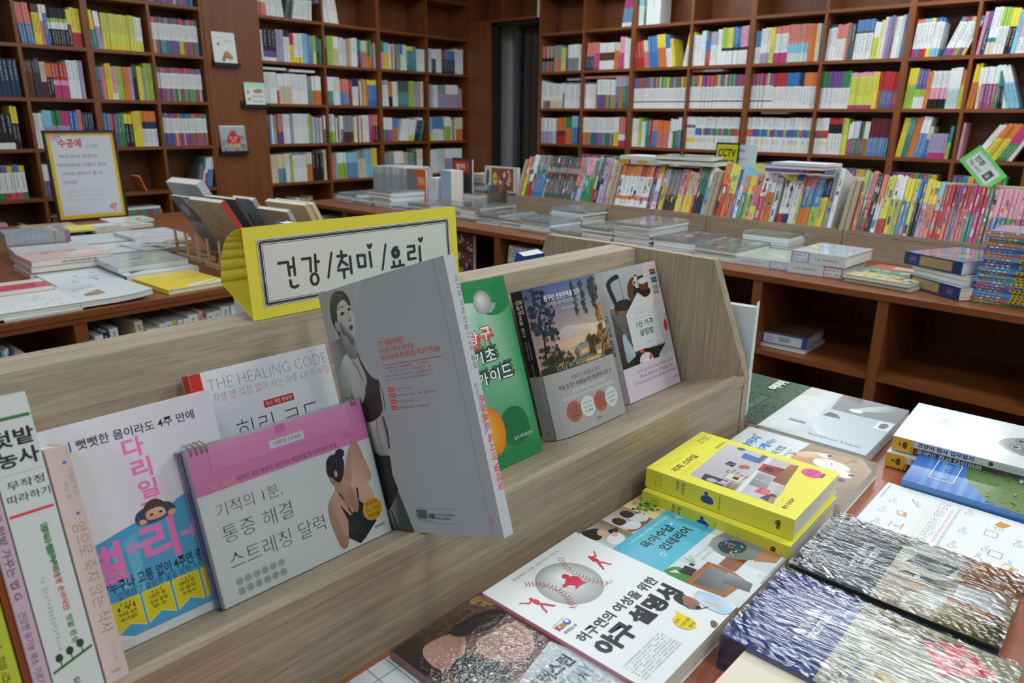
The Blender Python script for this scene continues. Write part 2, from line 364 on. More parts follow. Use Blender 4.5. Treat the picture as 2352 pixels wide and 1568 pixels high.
# ================================================================== bookcases
H0 = 1.275
ROWS = [2.24, 1.942, 1.639, 1.345, 1.057, .770, .485, .195]      # shelf board centres, top to bottom
BT = .020
W1 = frameM((0, 5.06, 0), (1, 0, 0), (0, 1, 0), (0, 0, 1)); W2 = frameM((5.1, 0, 0), (0, -1, 0), (1, 0, 0), (0, 0, 1))
DEP = .28
def bookcase(FM, x0, x1, divs, label, horiz):
    wx = {'x': CX, 'y': CY}[horiz]; root = empty('bookcase', FM @ Matrix.Translation((x0, 0, 0)), label, 'bookcase')
    L_ = x1-x0
    for a in (0, L_-.019): b = MB(); b.box(a, a+.019, 0, DEP, 0, 2.53); b.build('side_panel', CZ, root)
    for dx in divs: b = MB(); b.box(dx-x0-.0095, dx-x0+.0095, .001, DEP-.01, 0.02, 2.51); b.build('divider', CZ, root)
    b = MB(); b.box(.019, L_-.019, DEP-.012, DEP, 0, 2.53); b.build('back_panel', CZ, root)
    xs = [x0+.019] + [q for dx in divs for q in (dx-.0095, dx+.0095)] + [x1-.019]
    for z in ROWS+[2.52, .05]:
        for a, e in zip(xs[::2], xs[1::2]):
            b = MB(); b.box(a-x0, e-x0, .0015, DEP-.012, z-BT/2, z+BT/2); b.build('shelf_board', CX, root)
    return root
bookcase(W1, 1.123, 1.856, [1.483], 'cherry bookcase at far left behind the framed craft notice', 'x')
bookcase(W1, 0.39, 1.123, [0.756], 'cherry bookcase at the left picture edge with black-spined books', 'x')
bookcase(W1, 1.856, 2.589, [2.234], 'cherry bookcase left of the plain panel with the white and pink-blue series', 'x')
bookcase(W1, 2.987, 4.068, [3.54], 'cherry bookcase right of the plain panel with the black encyclopedia block', 'x')
bookcase(W1, 4.068, 5.125, [4.60], 'cherry bookcase in the far corner beside the doorway', 'x')
bookcase(W2, -4.217, -3.288, [-3.758], 'cherry bookcase just right of the doorway', 'x')
bookcase(W2, -3.288, -2.339, [-2.80], 'cherry bookcase second from the doorway behind the notice with the letters CCTV', 'x')
bookcase(W2, -2.339, -1.350, [-1.851], 'cherry bookcase third from the doorway with the yellow and purple sets', 'x')
bookcase(W2, -1.350, -.62, [-1.0], 'cherry bookcase fourth from the doorway behind the green tent sign', 'x')
bookcase(W2, -.62, .33, [-.15], 'cherry bookcase at the right picture edge', 'x')
b = MB(); b.box(2.589, 2.987, 5.055, 5.34, 0, 2.53); pl = struct('trim_1', b, CZ)
b = MB(); b.box(5.095, 5.125, 4.79, 5.06, 0, 2.075); struct('trim_2', b, CZ)
# over-door box shelf
hd = empty('overhead_shelf', W2 @ Matrix.Translation((-5.06, 0, 0)), 'cherry box shelf over the doorway with two empty cells', 'shelf')
b = MB(); b.box(0, .838, 0, DEP, 2.075, 2.095); b.build('shelf_board', CX, hd)
b = MB(); b.box(0, .838, 0, DEP, 2.51, 2.53); b.build('shelf_board', CX, hd)
for a in (0.003, .41, .82): b = MB(); b.box(a, a+.018, 0.001, DEP-.01, 2.095, 2.51); b.build('divider', CZ, hd)
b = MB(); b.box(0, .838, DEP-.01, DEP, 2.095, 2.51); b.build('back_panel', CZ, hd)
b = MB(); b.box(5.092, 5.1, 4.218, 4.238, 2.08, 2.53); struct('trim_3', b, mat('white_strip', .4, .4, base='#c9c5b8'))

# ================================================================== tables
def table(name, label, M, L_, D_, x_up, zt=.74, shelf=.452, top=.024, tmat=CX, apron=0):
    """local x along the front, y into the table"""
    root = empty(name, M, label, 'table')
    b = MB(); b.box(0, L_, 0, D_, zt-top, zt); b.build('tabletop', tmat, root, bevel=.0015)
    if apron: b = MB(); b.box(.002, L_-.002, .002, .02, zt-top-apron, zt-top-.001); b.build('apron', CX, root)
    for a in x_up: b = MB(); b.box(a, a+.034, .004, D_-.01, .02, zt-top-.001); b.build('upright', CZ, root)
    zz = [shelf, .15] if shelf else []
    for z in zz:
        e = [0]+[q for a in x_up for q in (a, a+.034)]+[L_]
        for a, q in zip(e[::2], e[1::2]):
            if q-a > .05: b = MB(); b.box(a, q, .006, min(D_-.02, .5), z-.011, z+.009); b.build('shelf_board', CX, root)
    b = MB(); b.box(.01, L_-.01, min(D_-.015, .5), min(D_-.01, .512), .02, zt-top-.002); b.build('back_panel', CZ, root)
    b = MB(); b.box(.01, L_-.01, .03, .045, .0, .14); b.build('plinth', CX, root)
    return root
th = R(-2.4); UU = Vector((math.cos(th), math.sin(th), 0)); VV = Vector((-math.sin(th), math.cos(th), 0)); ZZ = Vector((0, 0, 1))
th3 = R(2.4); U3 = Vector((-math.sin(th3), -math.cos(th3), 0)); V3 = Vector((math.cos(th3), -math.sin(th3), 0))
T3M = frameM(V3*2.515+U3*-4.32, U3, V3, ZZ)       # children's book table, local x = u3+4.32
t3up = [0.0]+[4.32+a-.017 for a in (-3.83, -3.40, -2.95, -2.52, -2.06, -1.60, -1.165, -.73, -.27, .17)]
table('display_table', 'long cherry display table with open cubbies and magazines, below the right bookcases', T3M, 4.9, 1.22, t3up)
T2M = frameM((-.35, 2.222, 0), (1, 0, 0), (0, 1, 0), ZZ)
table('display_table', 'cherry table at left covered with craft books, white books on its shelf below', T2M, 2.45, 1.98, [0.0, 1.018, 2.416], top=.020, apron=.014, shelf=.45)
T1M = frameM((-.7, -.75, 0), (1, 0, 0), (0, 1, 0), ZZ)
table('display_table', 'nearest cherry table carrying the oak rack and large interior design books', T1M, 2.165, 2.0, [0.0, 1.05, 2.13], top=.03, tmat=CTOP)

# ================================================================== oak display racks
def rack(FM, u0, u1, label, full=True):
    root = empty('display_rack', FM, label, 'rack')
    b = MB(); b.box(u0+.018, u1-.018, .002, .018, 0, .1135); b.build('front_board', OX, root, bevel=.0006)
    la = R(19); 
    b = MB(); b.prism([(.001, .1135+.0025), (.157, .0608+.0025), (.157, .044), (.001, .0985)], u0+.018, u1-.018, 'x'); b.build('ledge', OX, root, recalc=True, bevel=.0006)
    b = MB(); b.prism([(.157, .0633), (.2405, .307), (.2675, .307), (.184, .055)], u0+.018, u1-.018, 'x'); b.build('back_board', [OX, OEDGE], root, recalc=True, bevel=.0006)
    for a in (u0, u1-.018):
        b = MB(); b.prism([(0, 0), (0, .113), (.078, .307), (.2675, .309), (.2675, 0)], a, a+.018, 'x'); b.build('end_panel', OZ, root, recalc=True, bevel=.0008)
    return root
RM = frameM(VV*.527+ZZ*.74, UU, VV, ZZ); RM2 = frameM(VV*(.527+.5355)+ZZ*.74, -UU, -VV, ZZ)
rk1 = rack(RM, -.13, 1.149, 'front oak display rack with angled ledge and leaning books')
rk2 = rack(RM2, -1.149, .13, 'rear oak display rack standing back to back with the front one')
K3 = frameM(V3*3.088+ZZ*.74, U3, V3, ZZ); K3b = frameM(V3*(3.088+.5355)+ZZ*.74, -U3, -V3, ZZ)
RU = [(-2.935, -2.283), (-2.280, -1.713), (-1.710, -1.093), (-1.090, -.452), (-.449, .17)]
RL = ['oak rack at the far end with the dark grey comic set', 'oak rack holding the white and orange numbered comics', 'oak rack with mixed picture dictionaries in the middle of the long table', 'oak rack packed with slanting pink and yellow comics', 'oak rack partly cut by the right picture edge']
for (a, e), l in zip(RU, RL):
    rack(K3, a, e, l); 
b_ = rack(K3b, .452, 2.935, 'long oak rack back to back behind the comic racks, facing the wall')
# ================================================================== shelf books from compact run lists
PAL = dict(w='#dfe3e4', g='#8b9298', k='#1d1f25', r='#c22a2c', p='#e59ab2', m='#c8307e', o='#e0742c', y='#e6cf2a', l='#9ec43c', G='#2f8a4a', t='#2a8d88',
           c='#7cc2dd', b='#2f74c4', n='#22375f', v='#6b4a92', L='#a99bc0', B='#5d3b2a', e='#d8cba8', s='#dd7a6c', d='#6e2030', a='#bcd8dc', u='#4f86c0', K='#55595f', Y='#d2d64a')
VIV = ['#c93a3a', '#2f74c4', '#e0742c', '#2f8a4a', '#8b4aa0', '#d9487e', '#2a9db0', '#e2b72c', '#4a5ca8', '#b24a6a', '#6fae3e', '#3e6fae', '#7a4fa0']
MIX = ['#dfe3e4', '#dfe3e4', '#cfd6d8', '#d9d2c0', '#b9c6cf', '#cfd8c4', '#8b97a0', '#6a5f66', '#9a5a60', '#c7b26a', '#5f8fb4', '#7aa07a', '#b98ab0', '#3c4a5a', '#d7d9a0', '#c98a5a', '#dfe3e4']
PST = ['#e4d9a8', '#bcd6de', '#d5c2dc', '#c6dcb8', '#e3c3b4', '#dfe3e4', '#d8d8c8', '#b8cfe4']
rng = random.Random(7)
def soften(h, k):
    r_, g_, b_ = int(h[1:3], 16), int(h[3:5], 16), int(h[5:7], 16); m_ = .35*r_+.5*g_+.15*b_; return '#%02x%02x%02x' % tuple(int(v*(1-k)+m_*k) for v in (r_, g_, b_))
PAL = {a: soften(b, .16) for a, b in PAL.items()}; VIV = [soften(a, .2) for a in VIV]; MIX += ['#dfe3e4', '#d3dadc', '#c9d0d4']
NAMEC = [('white', '#dfe3e4'), ('grey', '#8b9298'), ('black', '#1d1f25'), ('red', '#c22a2c'), ('pink', '#e59ab2'), ('magenta', '#c8307e'), ('orange', '#e0742c'), ('yellow', '#e6cf2a'), ('lime', '#9ec43c'), ('green', '#2f8a4a'), ('teal', '#2a8d88'), ('light blue', '#7cc2dd'), ('blue', '#2f74c4'), ('navy', '#22375f'), ('purple', '#6b4a92'), ('lilac', '#a99bc0'), ('brown', '#5d3b2a'), ('cream', '#d8cba8'), ('salmon', '#dd7a6c'), ('maroon', '#6e2030')]
def cname(h):
    q = c3(h); return min(NAMEC, key=lambda n: sum((math.sqrt(x)-math.sqrt(y))**2 for x, y in zip(c3(n[1])[:3], q[:3])))[0]
def pcol(ch):
    if ch == '?': return rng.choice(VIV)
    if ch == '*': return rng.choice(MIX)
    if ch == '~': return rng.choice(PST)
    return PAL[ch]
import re
def shelf_runs(spec, x0, x1, z0, hmax, depth=.15, front=.02):
    """returns list of dict(x, w, h, ang, bands, kind)"""
    out = []; W = x1-x0; x = x0+.002
    for run in spec.split(';'):
        q = run.split()
        if not q: continue
        if q[0] == 'g': x += W*float(q[1])/100; continue
        if q[0] == 'T':   # laid flat on top: T startpct widthpct zpct colour
            out.append(dict(kind='flat', x=x0+W*float(q[1])/100, w=W*float(q[2])/100, z=z0+hmax*float(q[3])/100, h=.016, col=pcol(q[4]), bands=[(0, 1, pcol(q[4]))])); continue
        n = int(q[0]); tw = W*float(q[1])/100; h = hmax*float(q[2])/100; ang = float(q[4]) if len(q) > 4 else 0
        pat = re.findall(r'(\D)(\d+)', q[3]); varies = any(p[0] in '?*~' for p in pat); jit = .035 if any(p[0] == '*' for p in pat) else .008
        for i in range(n):
            wd = tw/n*(rng.uniform(.8, 1.2) if jit > .02 else 1); bands = []; a = 0
            for ch, f in pat:
                f = int(f)/100.0; bands.append((a, min(1, a+f), pcol(ch))); a += f
            if len(bands) == 1 and bands[0][1] < 1: bands[0] = (0, 1, bands[0][2])
            if bands[-1][1] < .995: bands.append((bands[-1][1], 1, bands[0][2]))
            out.append(dict(kind='up', x=x, w=max(wd-.0008, .003), h=h*(1-rng.random()*jit*3), z=z0, ang=ang, bands=bands, front=front+rng.uniform(0, .012), depth=depth*rng.uniform(.92, 1.05)))
            x += wd
            if x > x1-.004: break
        if x > x1-.004: break
    return out
def emit_book(mb, d, T=None):
    x, z = d['x'], d['z']
    if d['kind'] == 'flat':
        C = c3(d['col']); mb.box(x, x+d['w'], .03, .17, z, z+d['h'], c3(PAGE), fc={'+z': C, '-z': C, '-y': C}, T=T); return
    w_, h_ = d['w'], d['h']; a = R(d['ang'])
    Tb = Matrix.Translation((x, d['front'], z))
    if d['ang']:
        Tb = Matrix.Translation((x, d['front'], z+max(0, math.sin(a))*w_)) @ Matrix.Rotation(a, 4, 'Y')
    if T is not None: Tb = T @ Tb
    top = c3(PAGE); side = c3(d['bands'][-1][2]); D = d['depth']
    e = .0012 if w_ > .006 else .0004
    P = lambda X, Y, Z_: (X, Y, Z_)
    mb.face([P(0, D, 0), P(0, D, h_), P(w_, D, h_), P(w_, D, 0)], top, T=Tb)
    mb.face([P(0, 0, h_), P(w_, 0, h_), P(w_, D, h_), P(0, D, h_)], top, T=Tb)
    mb.face([P(0, 0, 0), P(0, D, 0), P(w_, D, 0), P(w_, 0, 0)], top, T=Tb)
    for (b0, b1, cc) in d['bands']:
        C = c3(cc); z0_, z1_ = b0*h_, b1*h_
        mb.face([P(0, D, z0_), P(0, e, z0_), P(0, e, z1_), P(0, D, z1_)], C, T=Tb)
        mb.face([P(w_, e, z0_), P(w_, D, z0_), P(w_, D, z1_), P(w_, e, z1_)], C, T=Tb)
        mb.face([P(e, 0, z0_), P(w_-e, 0, z0_), P(w_-e, 0, z1_), P(e, 0, z1_)], C, T=Tb)
        mb.face([P(0, e, z0_), P(e, 0, z0_), P(e, 0, z1_), P(0, e, z1_)], C, T=Tb)
        mb.face([P(w_-e, 0, z0_), P(w_, e, z0_), P(w_, e, z1_), P(w_-e, 0, z1_)], C, T=Tb)
    if d.get('busy') and w_ > .004:
        for _ in range(rng.randrange(3, 7)):
            q0 = rng.uniform(.04, .86)*h_; q1 = min(h_*.97, q0+rng.uniform(.03, .16)*h_); e0, e1 = sorted((rng.uniform(.08, .5)*w_, rng.uniform(.5, .94)*w_))
            mb.face([P(e0, -.00015, q0), P(e1, -.00015, q0), P(e1, -.00015, q1), P(e0, -.00015, q1)], c3(soften(rng.choice(BUSY), .1)), T=Tb)
    # title lettering down the spine
    if w_ > .005:
        bz = max(d['bands'], key=lambda q: q[1]-q[0]); L_ = c3(bz[2]); lum = .3*L_[0]+.6*L_[1]+.1*L_[2]
        tc = c3('#3a3f4a') if lum > .22 else c3('#c9ccc8'); zz = bz[1]*h_-.012; zend = max(bz[0]*h_+.01, zz-.11)
        s_ = min(w_*.5, .010); n_ = 0
        while zz-s_ > zend and n_ < 9:
            c_ = w_/2; y = -.0003
            mb.face([P(c_-s_*.42, y, zz-s_*.25), P(c_+s_*.42, y, zz-s_*.25), P(c_+s_*.42, y, zz-s_*.05), P(c_-s_*.42, y, zz-s_*.05)], tc, T=Tb)
            k = rng.uniform(-.25, .25)*s_
            mb.face([P(c_+k-s_*.12, y, zz-s_*.85), P(c_+k+s_*.12, y, zz-s_*.85), P(c_+k+s_*.12, y, zz-s_*.25), P(c_+k-s_*.12, y, zz-s_*.25)], tc, T=Tb)
            zz -= s_*rng.choice([1.05, 1.05, 1.6]); n_ += 1
HM = .262
ORD = ['first', 'second', 'third', 'fourth', 'fifth', 'sixth', 'seventh', 'eighth', 'ninth', 'tenth', 'eleventh', 'twelfth'] + ['%dth' % i for i in range(13, 60)]
RN = {1: 'top visible', 2: 'second', 3: 'third', 4: 'fourth', 5: 'fifth', 6: 'lowest'}
C1 = [(1.132, 1.4735, 'far-left bookcase, left bay'), (1.4925, 1.837, 'far-left bookcase, right bay'), (1.875, 2.2245, 'left bookcase, left bay'), (2.2435, 2.570, 'left bookcase, right bay'),
      (3.006, 3.5305, 'middle bookcase, left bay'), (3.5495, 4.049, 'middle bookcase, right bay'), (4.087, 4.5905, 'corner bookcase, left bay'), (4.6095, 5.09, 'corner bookcase, right bay')]
C2 = [(-4.198, -3.7675, 'doorway bookcase, left bay'), (-3.7485, -3.307, 'doorway bookcase, right bay'), (-3.269, -2.8095, 'sign bookcase, left bay'), (-2.7905, -2.358, 'sign bookcase, right bay'),
      (-2.32, -1.8605, 'third right-wall bookcase, left bay'), (-1.8415, -1.369, 'third right-wall bookcase, right bay'), (-1.331, -1.0095, 'fourth right-wall bookcase, left bay'), (-.9905, -.639, 'fourth right-wall bookcase, right bay'), (-.601, -.16, 'right-edge bookcase, left bay')]
S1 = {  # wall 1 (left wall): (bay, row)
 (0, 1): '6 30 80 k100;5 30 82 ?100;8 40 80 n100', (0, 2): '4 40 84 k100 -3;4 20 80 g60t40', (0, 3): '9 62 82 g50p50;5 34 80 n100', (0, 4): '9 74 76 w18k82;2 10 92 k60y40', (0, 5): '9 80 74 ?20w60?20', (0, 6): 'g 6;4 32 60 b100 -16;2 14 58 n85p15 -16;g 10;1 8 50 k100',
 (1, 1): '12 90 80 ?100', (1, 2): 'g 4;4 20 84 u50s50 -3;2 12 84 y80B20;1 5 84 s60w40;1 6 84 b80w20;7 30 80 k45w18l10k27;1 6 80 k60Y40;2 16 84 r38y62', (1, 3): '5 16 80 B100;2 8 84 n100;2 8 78 d45e55;2 9 76 k60o40;4 24 76 m38p14r48;3 20 84 w100;1 6 84 L100', (1, 4): '3 16 78 w100;2 14 84 L60c40;2 14 84 L60G40;2 14 84 L60m40;2 12 82 b100;2 8 86 s100;4 18 80 n100', (1, 5): '3 16 74 v50w50;g 55;1 4 42 o100 -22', (1, 6): 'g 4;1 7 62 k100;2 9 64 r100;2 9 62 t100;g 5;2 9 58 p100;g 30;10 34 60 ?100;T 58 40 64 w',
 (2, 1): '12 90 78 ?100', (2, 2): '2 12 84 t50y50 -4;2 10 82 L60w40 -3;10 56 80 y16Y84;2 12 78 Y30w70', (2, 3): '2 9 74 K60u40;2 8 74 s100;2 9 82 y100;2 9 76 w20p80;2 11 76 l100;2 11 76 o100;1 6 76 L100;2 8 84 k100;2 9 80 y100;1 5 76 g100;2 14 88 l100;2 6 78 r100', (2, 4): 'g 2;2 11 80 b100;1 6 78 o100;1 7 78 v100;2 12 80 G100;2 14 78 k70y30;3 17 84 y100;6 26 86 w50n20o30', (2, 5): 'g 60;1 3 40 o100 -20', (2, 6): 'g 20;14 66 62 ?100;T 20 64 64 w',
 (3, 1): '14 92 78 ?100', (3, 2): '24 96 84 ?38w46?16', (3, 3): '24 94 80 ?38w46?16', (3, 4): '24 95 80 ?40w46?14', (3, 5): 'g 58;1 12 62 K100 14;1 5 78 w60t40 11;1 6 78 m50w50 11;2 12 80 b60w40 9', (3, 6): 'g 50;8 30 60 *100',
 (4, 1): '5 16 84 s40w60;5 26 86 w80r20 -6;3 12 84 K100 12;3 14 84 w60y40 12;4 18 90 w60b40 4', (4, 2): '2 6 80 w100;3 20 84 w12v20k68;3 12 84 L100;2 9 84 w80k20;2 7 78 y60r40;3 13 80 y20w80;3 10 82 c100;2 8 78 u100;2 6 78 Y40l60;1 5 78 n100;1 6 70 G100;T 8 40 92 w', (4, 3): '5 22 84 w100;1 3 80 r45w55;5 20 82 e60w40;6 26 82 w100;3 9 76 t50g50;4 16 80 o50w50;T 0 40 90 w;T 45 42 88 w', (4, 4): '7 18 82 *100;3 8 82 v40s60;4 12 82 w100;2 5 82 L100;8 24 84 w100;2 5 84 l100;6 18 80 *100;1 4 80 m100;2 6 80 G50w50', (4, 5): '5 14 80 e100;4 12 80 u50e50;3 8 82 w100;2 5 84 l100;8 24 84 w92g8;2 8 84 o60e40;3 20 82 k100;2 6 90 e100', (4, 6): '6 40 50 a100 8;6 30 62 *100',
 (5, 1): '5 32 88 w94g6 -9', (5, 2): '1 3 80 n60w40;1 3 80 d100;3 12 82 l100;3 10 82 e60w40;6 26 82 *100;2 9 84 w100;2 7 80 n60t40;3 12 78 s60e40;2 8 82 o40G60;4 14 76 *100', (5, 3): '4 14 80 t50w50;3 12 80 w100;4 18 76 u50s50;2 6 76 r100;3 12 80 w70n30;4 14 80 *100;1 4 76 o100;4 20 78 b80y20', (5, 4): '4 12 84 l40w60;4 12 80 *100;2 6 80 v50w50;5 20 80 B40g60;5 18 80 *100;3 14 82 w100;2 8 84 m100;2 9 84 d60s40', (5, 5): '3 10 78 s100;1 3 78 c100;5 18 80 l60w40 -2;6 24 80 u60c40 -3;4 16 84 e70g30 -3;3 13 88 c100 -3;2 11 92 y100', (5, 6): '9 60 62 *100 5',
 (6, 2): '2 10 84 p60G40;3 11 80 y60c40;6 24 80 *100;2 7 80 w60b40;2 8 78 w100;3 14 76 t82y18;2 8 76 u100;4 18 70 w100;T 50 40 84 w', (6, 3): '4 18 80 w80L20 -3;2 8 76 k40o60;3 12 76 w100;6 24 80 t60K40;3 12 82 l100;3 14 78 L100;2 7 82 e100', (6, 4): '4 22 76 ?50w50;3 12 74 o60u40;g 3;3 18 72 w100 14;3 15 70 Y30w70 14;2 14 76 n90w10 14;1 4 70 G100 14', (6, 5): '5 26 74 u50g50 -3;5 22 78 s50w50 -5;4 26 76 *100 -3;3 14 84 w60e40', (6, 6): '9 70 60 *100',
 (7, 2): '3 14 76 a100;3 10 74 n60w40;2 13 76 w100;2 8 74 k60r40;9 28 74 n60u40;3 22 86 w94r6', (7, 3): '3 12 74 L100;4 14 74 *100;5 22 74 L60g40;7 32 76 L60w40 -2;3 12 66 ?100 -4', (7, 4): '3 14 78 y30c70 -4;5 26 78 w50u50 -4;3 16 80 l60w40 5;4 18 78 *100;3 18 78 o50e50', (7, 5): '4 26 80 w100 -5;4 18 82 a100 -4;12 46 82 L60w40 -1', (7, 6): '9 70 60 *100'}
S2 = {  # right wall
 (1, 1): 'g 74;4 20 82 w14u50m36 7', (2, 1): '2 10 88 w60c40;1 5 80 G100;1 26 86 w100',
 (0, 2): '6 30 78 ?40k14?46;3 17 78 s50g50;2 10 70 Y100;2 6 70 v100;6 24 78 g50w50;2 6 76 w100;1 5 74 r100', (1, 2): '5 18 80 n50s50 4;3 12 80 m60s40;1 32 76 w34B30w36;3 9 76 o70e30 3;2 14 90 m50p50 3;4 20 84 w100', (2, 2): '3 18 74 r100 -8;2 8 76 s60e40 -8;3 18 86 b100 -8;3 15 90 o60y40 -8;2 10 84 w60b40 -9;1 6 76 y100 -10;g 12;2 12 88 w60y40 10;1 5 86 G60m40 10', (3, 2): '3 15 80 w100;2 8 90 w60a40;2 8 64 r60b40;3 12 86 w60L40;2 8 92 w100;2 10 94 w38k8l54;2 10 94 w38k8Y54;3 13 94 w38k8b54;2 12 95 w38k8p54',
 (4, 2): '2 8 80 w50u50;4 14 86 L30w70;2 7 86 Y50y50;5 20 88 m28w52s20;6 30 90 a24c26s50;3 10 88 o100;1 6 88 e100;2 7 88 u100;1 5 88 o100;T 2 44 98 e;T 42 56 98 c', (5, 2): '3 12 82 w92n8 2;3 12 82 w60s40 2;1 4 84 s100 2;2 8 82 K100;5 22 90 w66K6u28 2;2 8 82 Y60w40 3;8 26 94 *100 3;4 12 98 u60b40 3', (6, 2): '1 6 82 m22w68o10 3;1 6 82 b22w68o10 3;2 12 82 r22w68c10 3;1 7 82 y22w68y10 3;3 14 82 c22w68b10 4;g 8;6 36 84 ?20w68?12 20', (7, 2): '1 5 88 p100 4;1 7 88 n60v40 4;2 12 96 e26t10w64 4;3 14 94 w60l40 4;2 10 92 k60y40 4;1 6 88 c100 4;3 16 80 w40p40w20 4', (8, 2): '14 90 86 *100 3',
 (0, 3): '1 4 86 w100;3 18 80 ?30w70;8 30 76 e30w70;3 6 78 g60w40;8 38 78 w94g6;T 62 38 84 L', (1, 3): '6 26 76 w94g6;1 4 76 o100;8 40 84 ?48w52 -2;6 26 90 ?70L30 -1;T 0 94 88 s', (2, 3): '27 98 86 w20K4w42?34', (3, 3): '28 98 88 w20K4w42?34;T 2 18 97 o;T 22 34 97 w', (4, 3): '11 34 88 w20K4w42?34;6 20 88 w62r38;5 18 88 w62b38;2 8 88 w62n38;4 18 88 w62o38', (5, 3): '3 10 88 w56G44;5 18 88 w56v44;3 11 88 w56G44;8 30 84 m10Y78p12;1 6 84 y100;8 24 84 ?50r50 2', (6, 3): '3 16 90 l60y40 3;4 18 88 w30l20?50 3;1 7 82 o100 3;7 30 82 k26p30w44 1;4 20 88 a50w50 1;1 8 84 y60o40 2', (7, 3): '2 10 96 o60y40 4;g 3;1 5 86 e60w40;5 26 88 ?60w40;2 8 80 k60t40 -4;1 6 82 w100 -14;3 18 96 c60w40 -20', (8, 3): '14 90 86 ?100',
 (0, 4): '5 30 80 L48w52;2 10 80 a50w50;4 22 82 r30B20o50;3 14 84 o60G40;3 16 88 b60c40', (1, 4): '17 70 84 ?46w54;3 10 86 y50w50;2 14 86 m20w20s60', (2, 4): '3 12 82 w100;2 7 84 Y50l50;2 8 74 w100;2 8 78 t100;1 4 78 r100;2 10 78 b60s40 2;5 22 76 s60o40 2;2 8 82 w100 3;2 8 82 G60w40;2 8 86 u60w40', (3, 4): '5 16 88 w22y14w30?10w24;20 80 88 w22~14w8?22w34', (4, 4): '24 98 88 w22~14w8?22w34;T 20 40 97 w', (5, 4): '6 18 88 w22~14w8?22w34;4 18 88 w58k26r16;2 8 88 Y100;9 28 82 ?50*50 2;8 26 88 u50d50 2', (6, 4): '2 10 90 y100 7;2 10 92 t100 7;2 12 92 o100 7;2 14 94 u60w40 8;2 10 72 b60e40 4;6 30 56 m24L76 1;1 6 72 l50t50 3', (7, 4): '1 4 80 p100 2;g 18;2 10 88 w100 30;4 26 86 y60o40 27;3 14 84 G50m50 27;2 8 84 w100 27', (8, 4): '14 90 86 ?100',
 (0, 5): '14 90 70 *100', (1, 5): '14 90 80 ?100', (2, 5): '14 90 80 *100', (3, 5): '14 90 70 Y40k60', (4, 5): '6 36 80 K60Y40;12 60 84 b60v40', (5, 5): '3 20 60 e100;10 60 78 ?100', (6, 5): '10 80 74 ?100', (7, 5): '10 80 74 ?100', (8, 5): '10 80 74 ?100'}
ALLB = []
for FM, cols, S, wn in ((W1, C1, S1, 'left wall'), (W2, C2, S2, 'right wall')):
    for (bi, row), spec in S.items():
        x0, x1, bl = cols[bi]; k = 0
        for d in shelf_runs(spec, x0, x1, ROWS[row]+BT/2+.0005, HM):
            d['FM'] = FM; d['bay'] = bl; d['row'] = row; k += 1; d['i'] = k; d['wall'] = wn
            p = FM @ Vector((d['x']+d['w']/2, 0, d['z']+d['h']/2)); q = p-Vector((0, 0, CAM_H)); zc = q.dot(cf); sx = 1176+F_PX*q.dot(CR)/zc; sy = 784-F_PX*q.dot(CU)/zc
            d['area'] = d['w']*d['h']/(zc*zc) * (0 if (sx < -5 or sx > 2357 or sy < -20) else 1) * (0.02 if (row >= 6) else 1) * (0.3 if (row == 5 and wn == 'right wall') else 1)
            if d['area'] > 0 or sy > -60: ALLB.append(d)
ALLB.sort(key=lambda d: -d['area'])
NIND = 180
for d in ALLB[:NIND]:
    mb = MB(); emit_book(mb, dict(d, x=0, z=0) if d['kind'] == 'up' else dict(d, x=0, z=0))
    main = max(d['bands'], key=lambda q: q[1]-q[0])[2]; oth = [cname(q[2]) for q in d['bands'] if q[2] != main]
    desc = cname(main)+(' and '+oth[-1] if oth and oth[-1] != cname(main) else '')
    if d['kind'] == 'flat': lab = desc+' book laid flat on top, '+RN[d['row']]+' shelf, '+d['bay']
    else: lab = desc+' spine, '+ORD[d['i']-1]+' from left, '+RN[d['row']]+' shelf, '+d['bay']
    reg(mb.build('book', SPINEP, None, d['FM'] @ Matrix.Translation((d['x'], 0, d['z']))), lab, 'book', 'books on the wall shelves')
mb = MB()
for d in ALLB[NIND:]: emit_book(mb, d, d['FM'])
reg(mb.build('shelved_books', SPINEP), 'remaining rows of small distant books filling the wall bookcases', 'books', None, 'stuff')

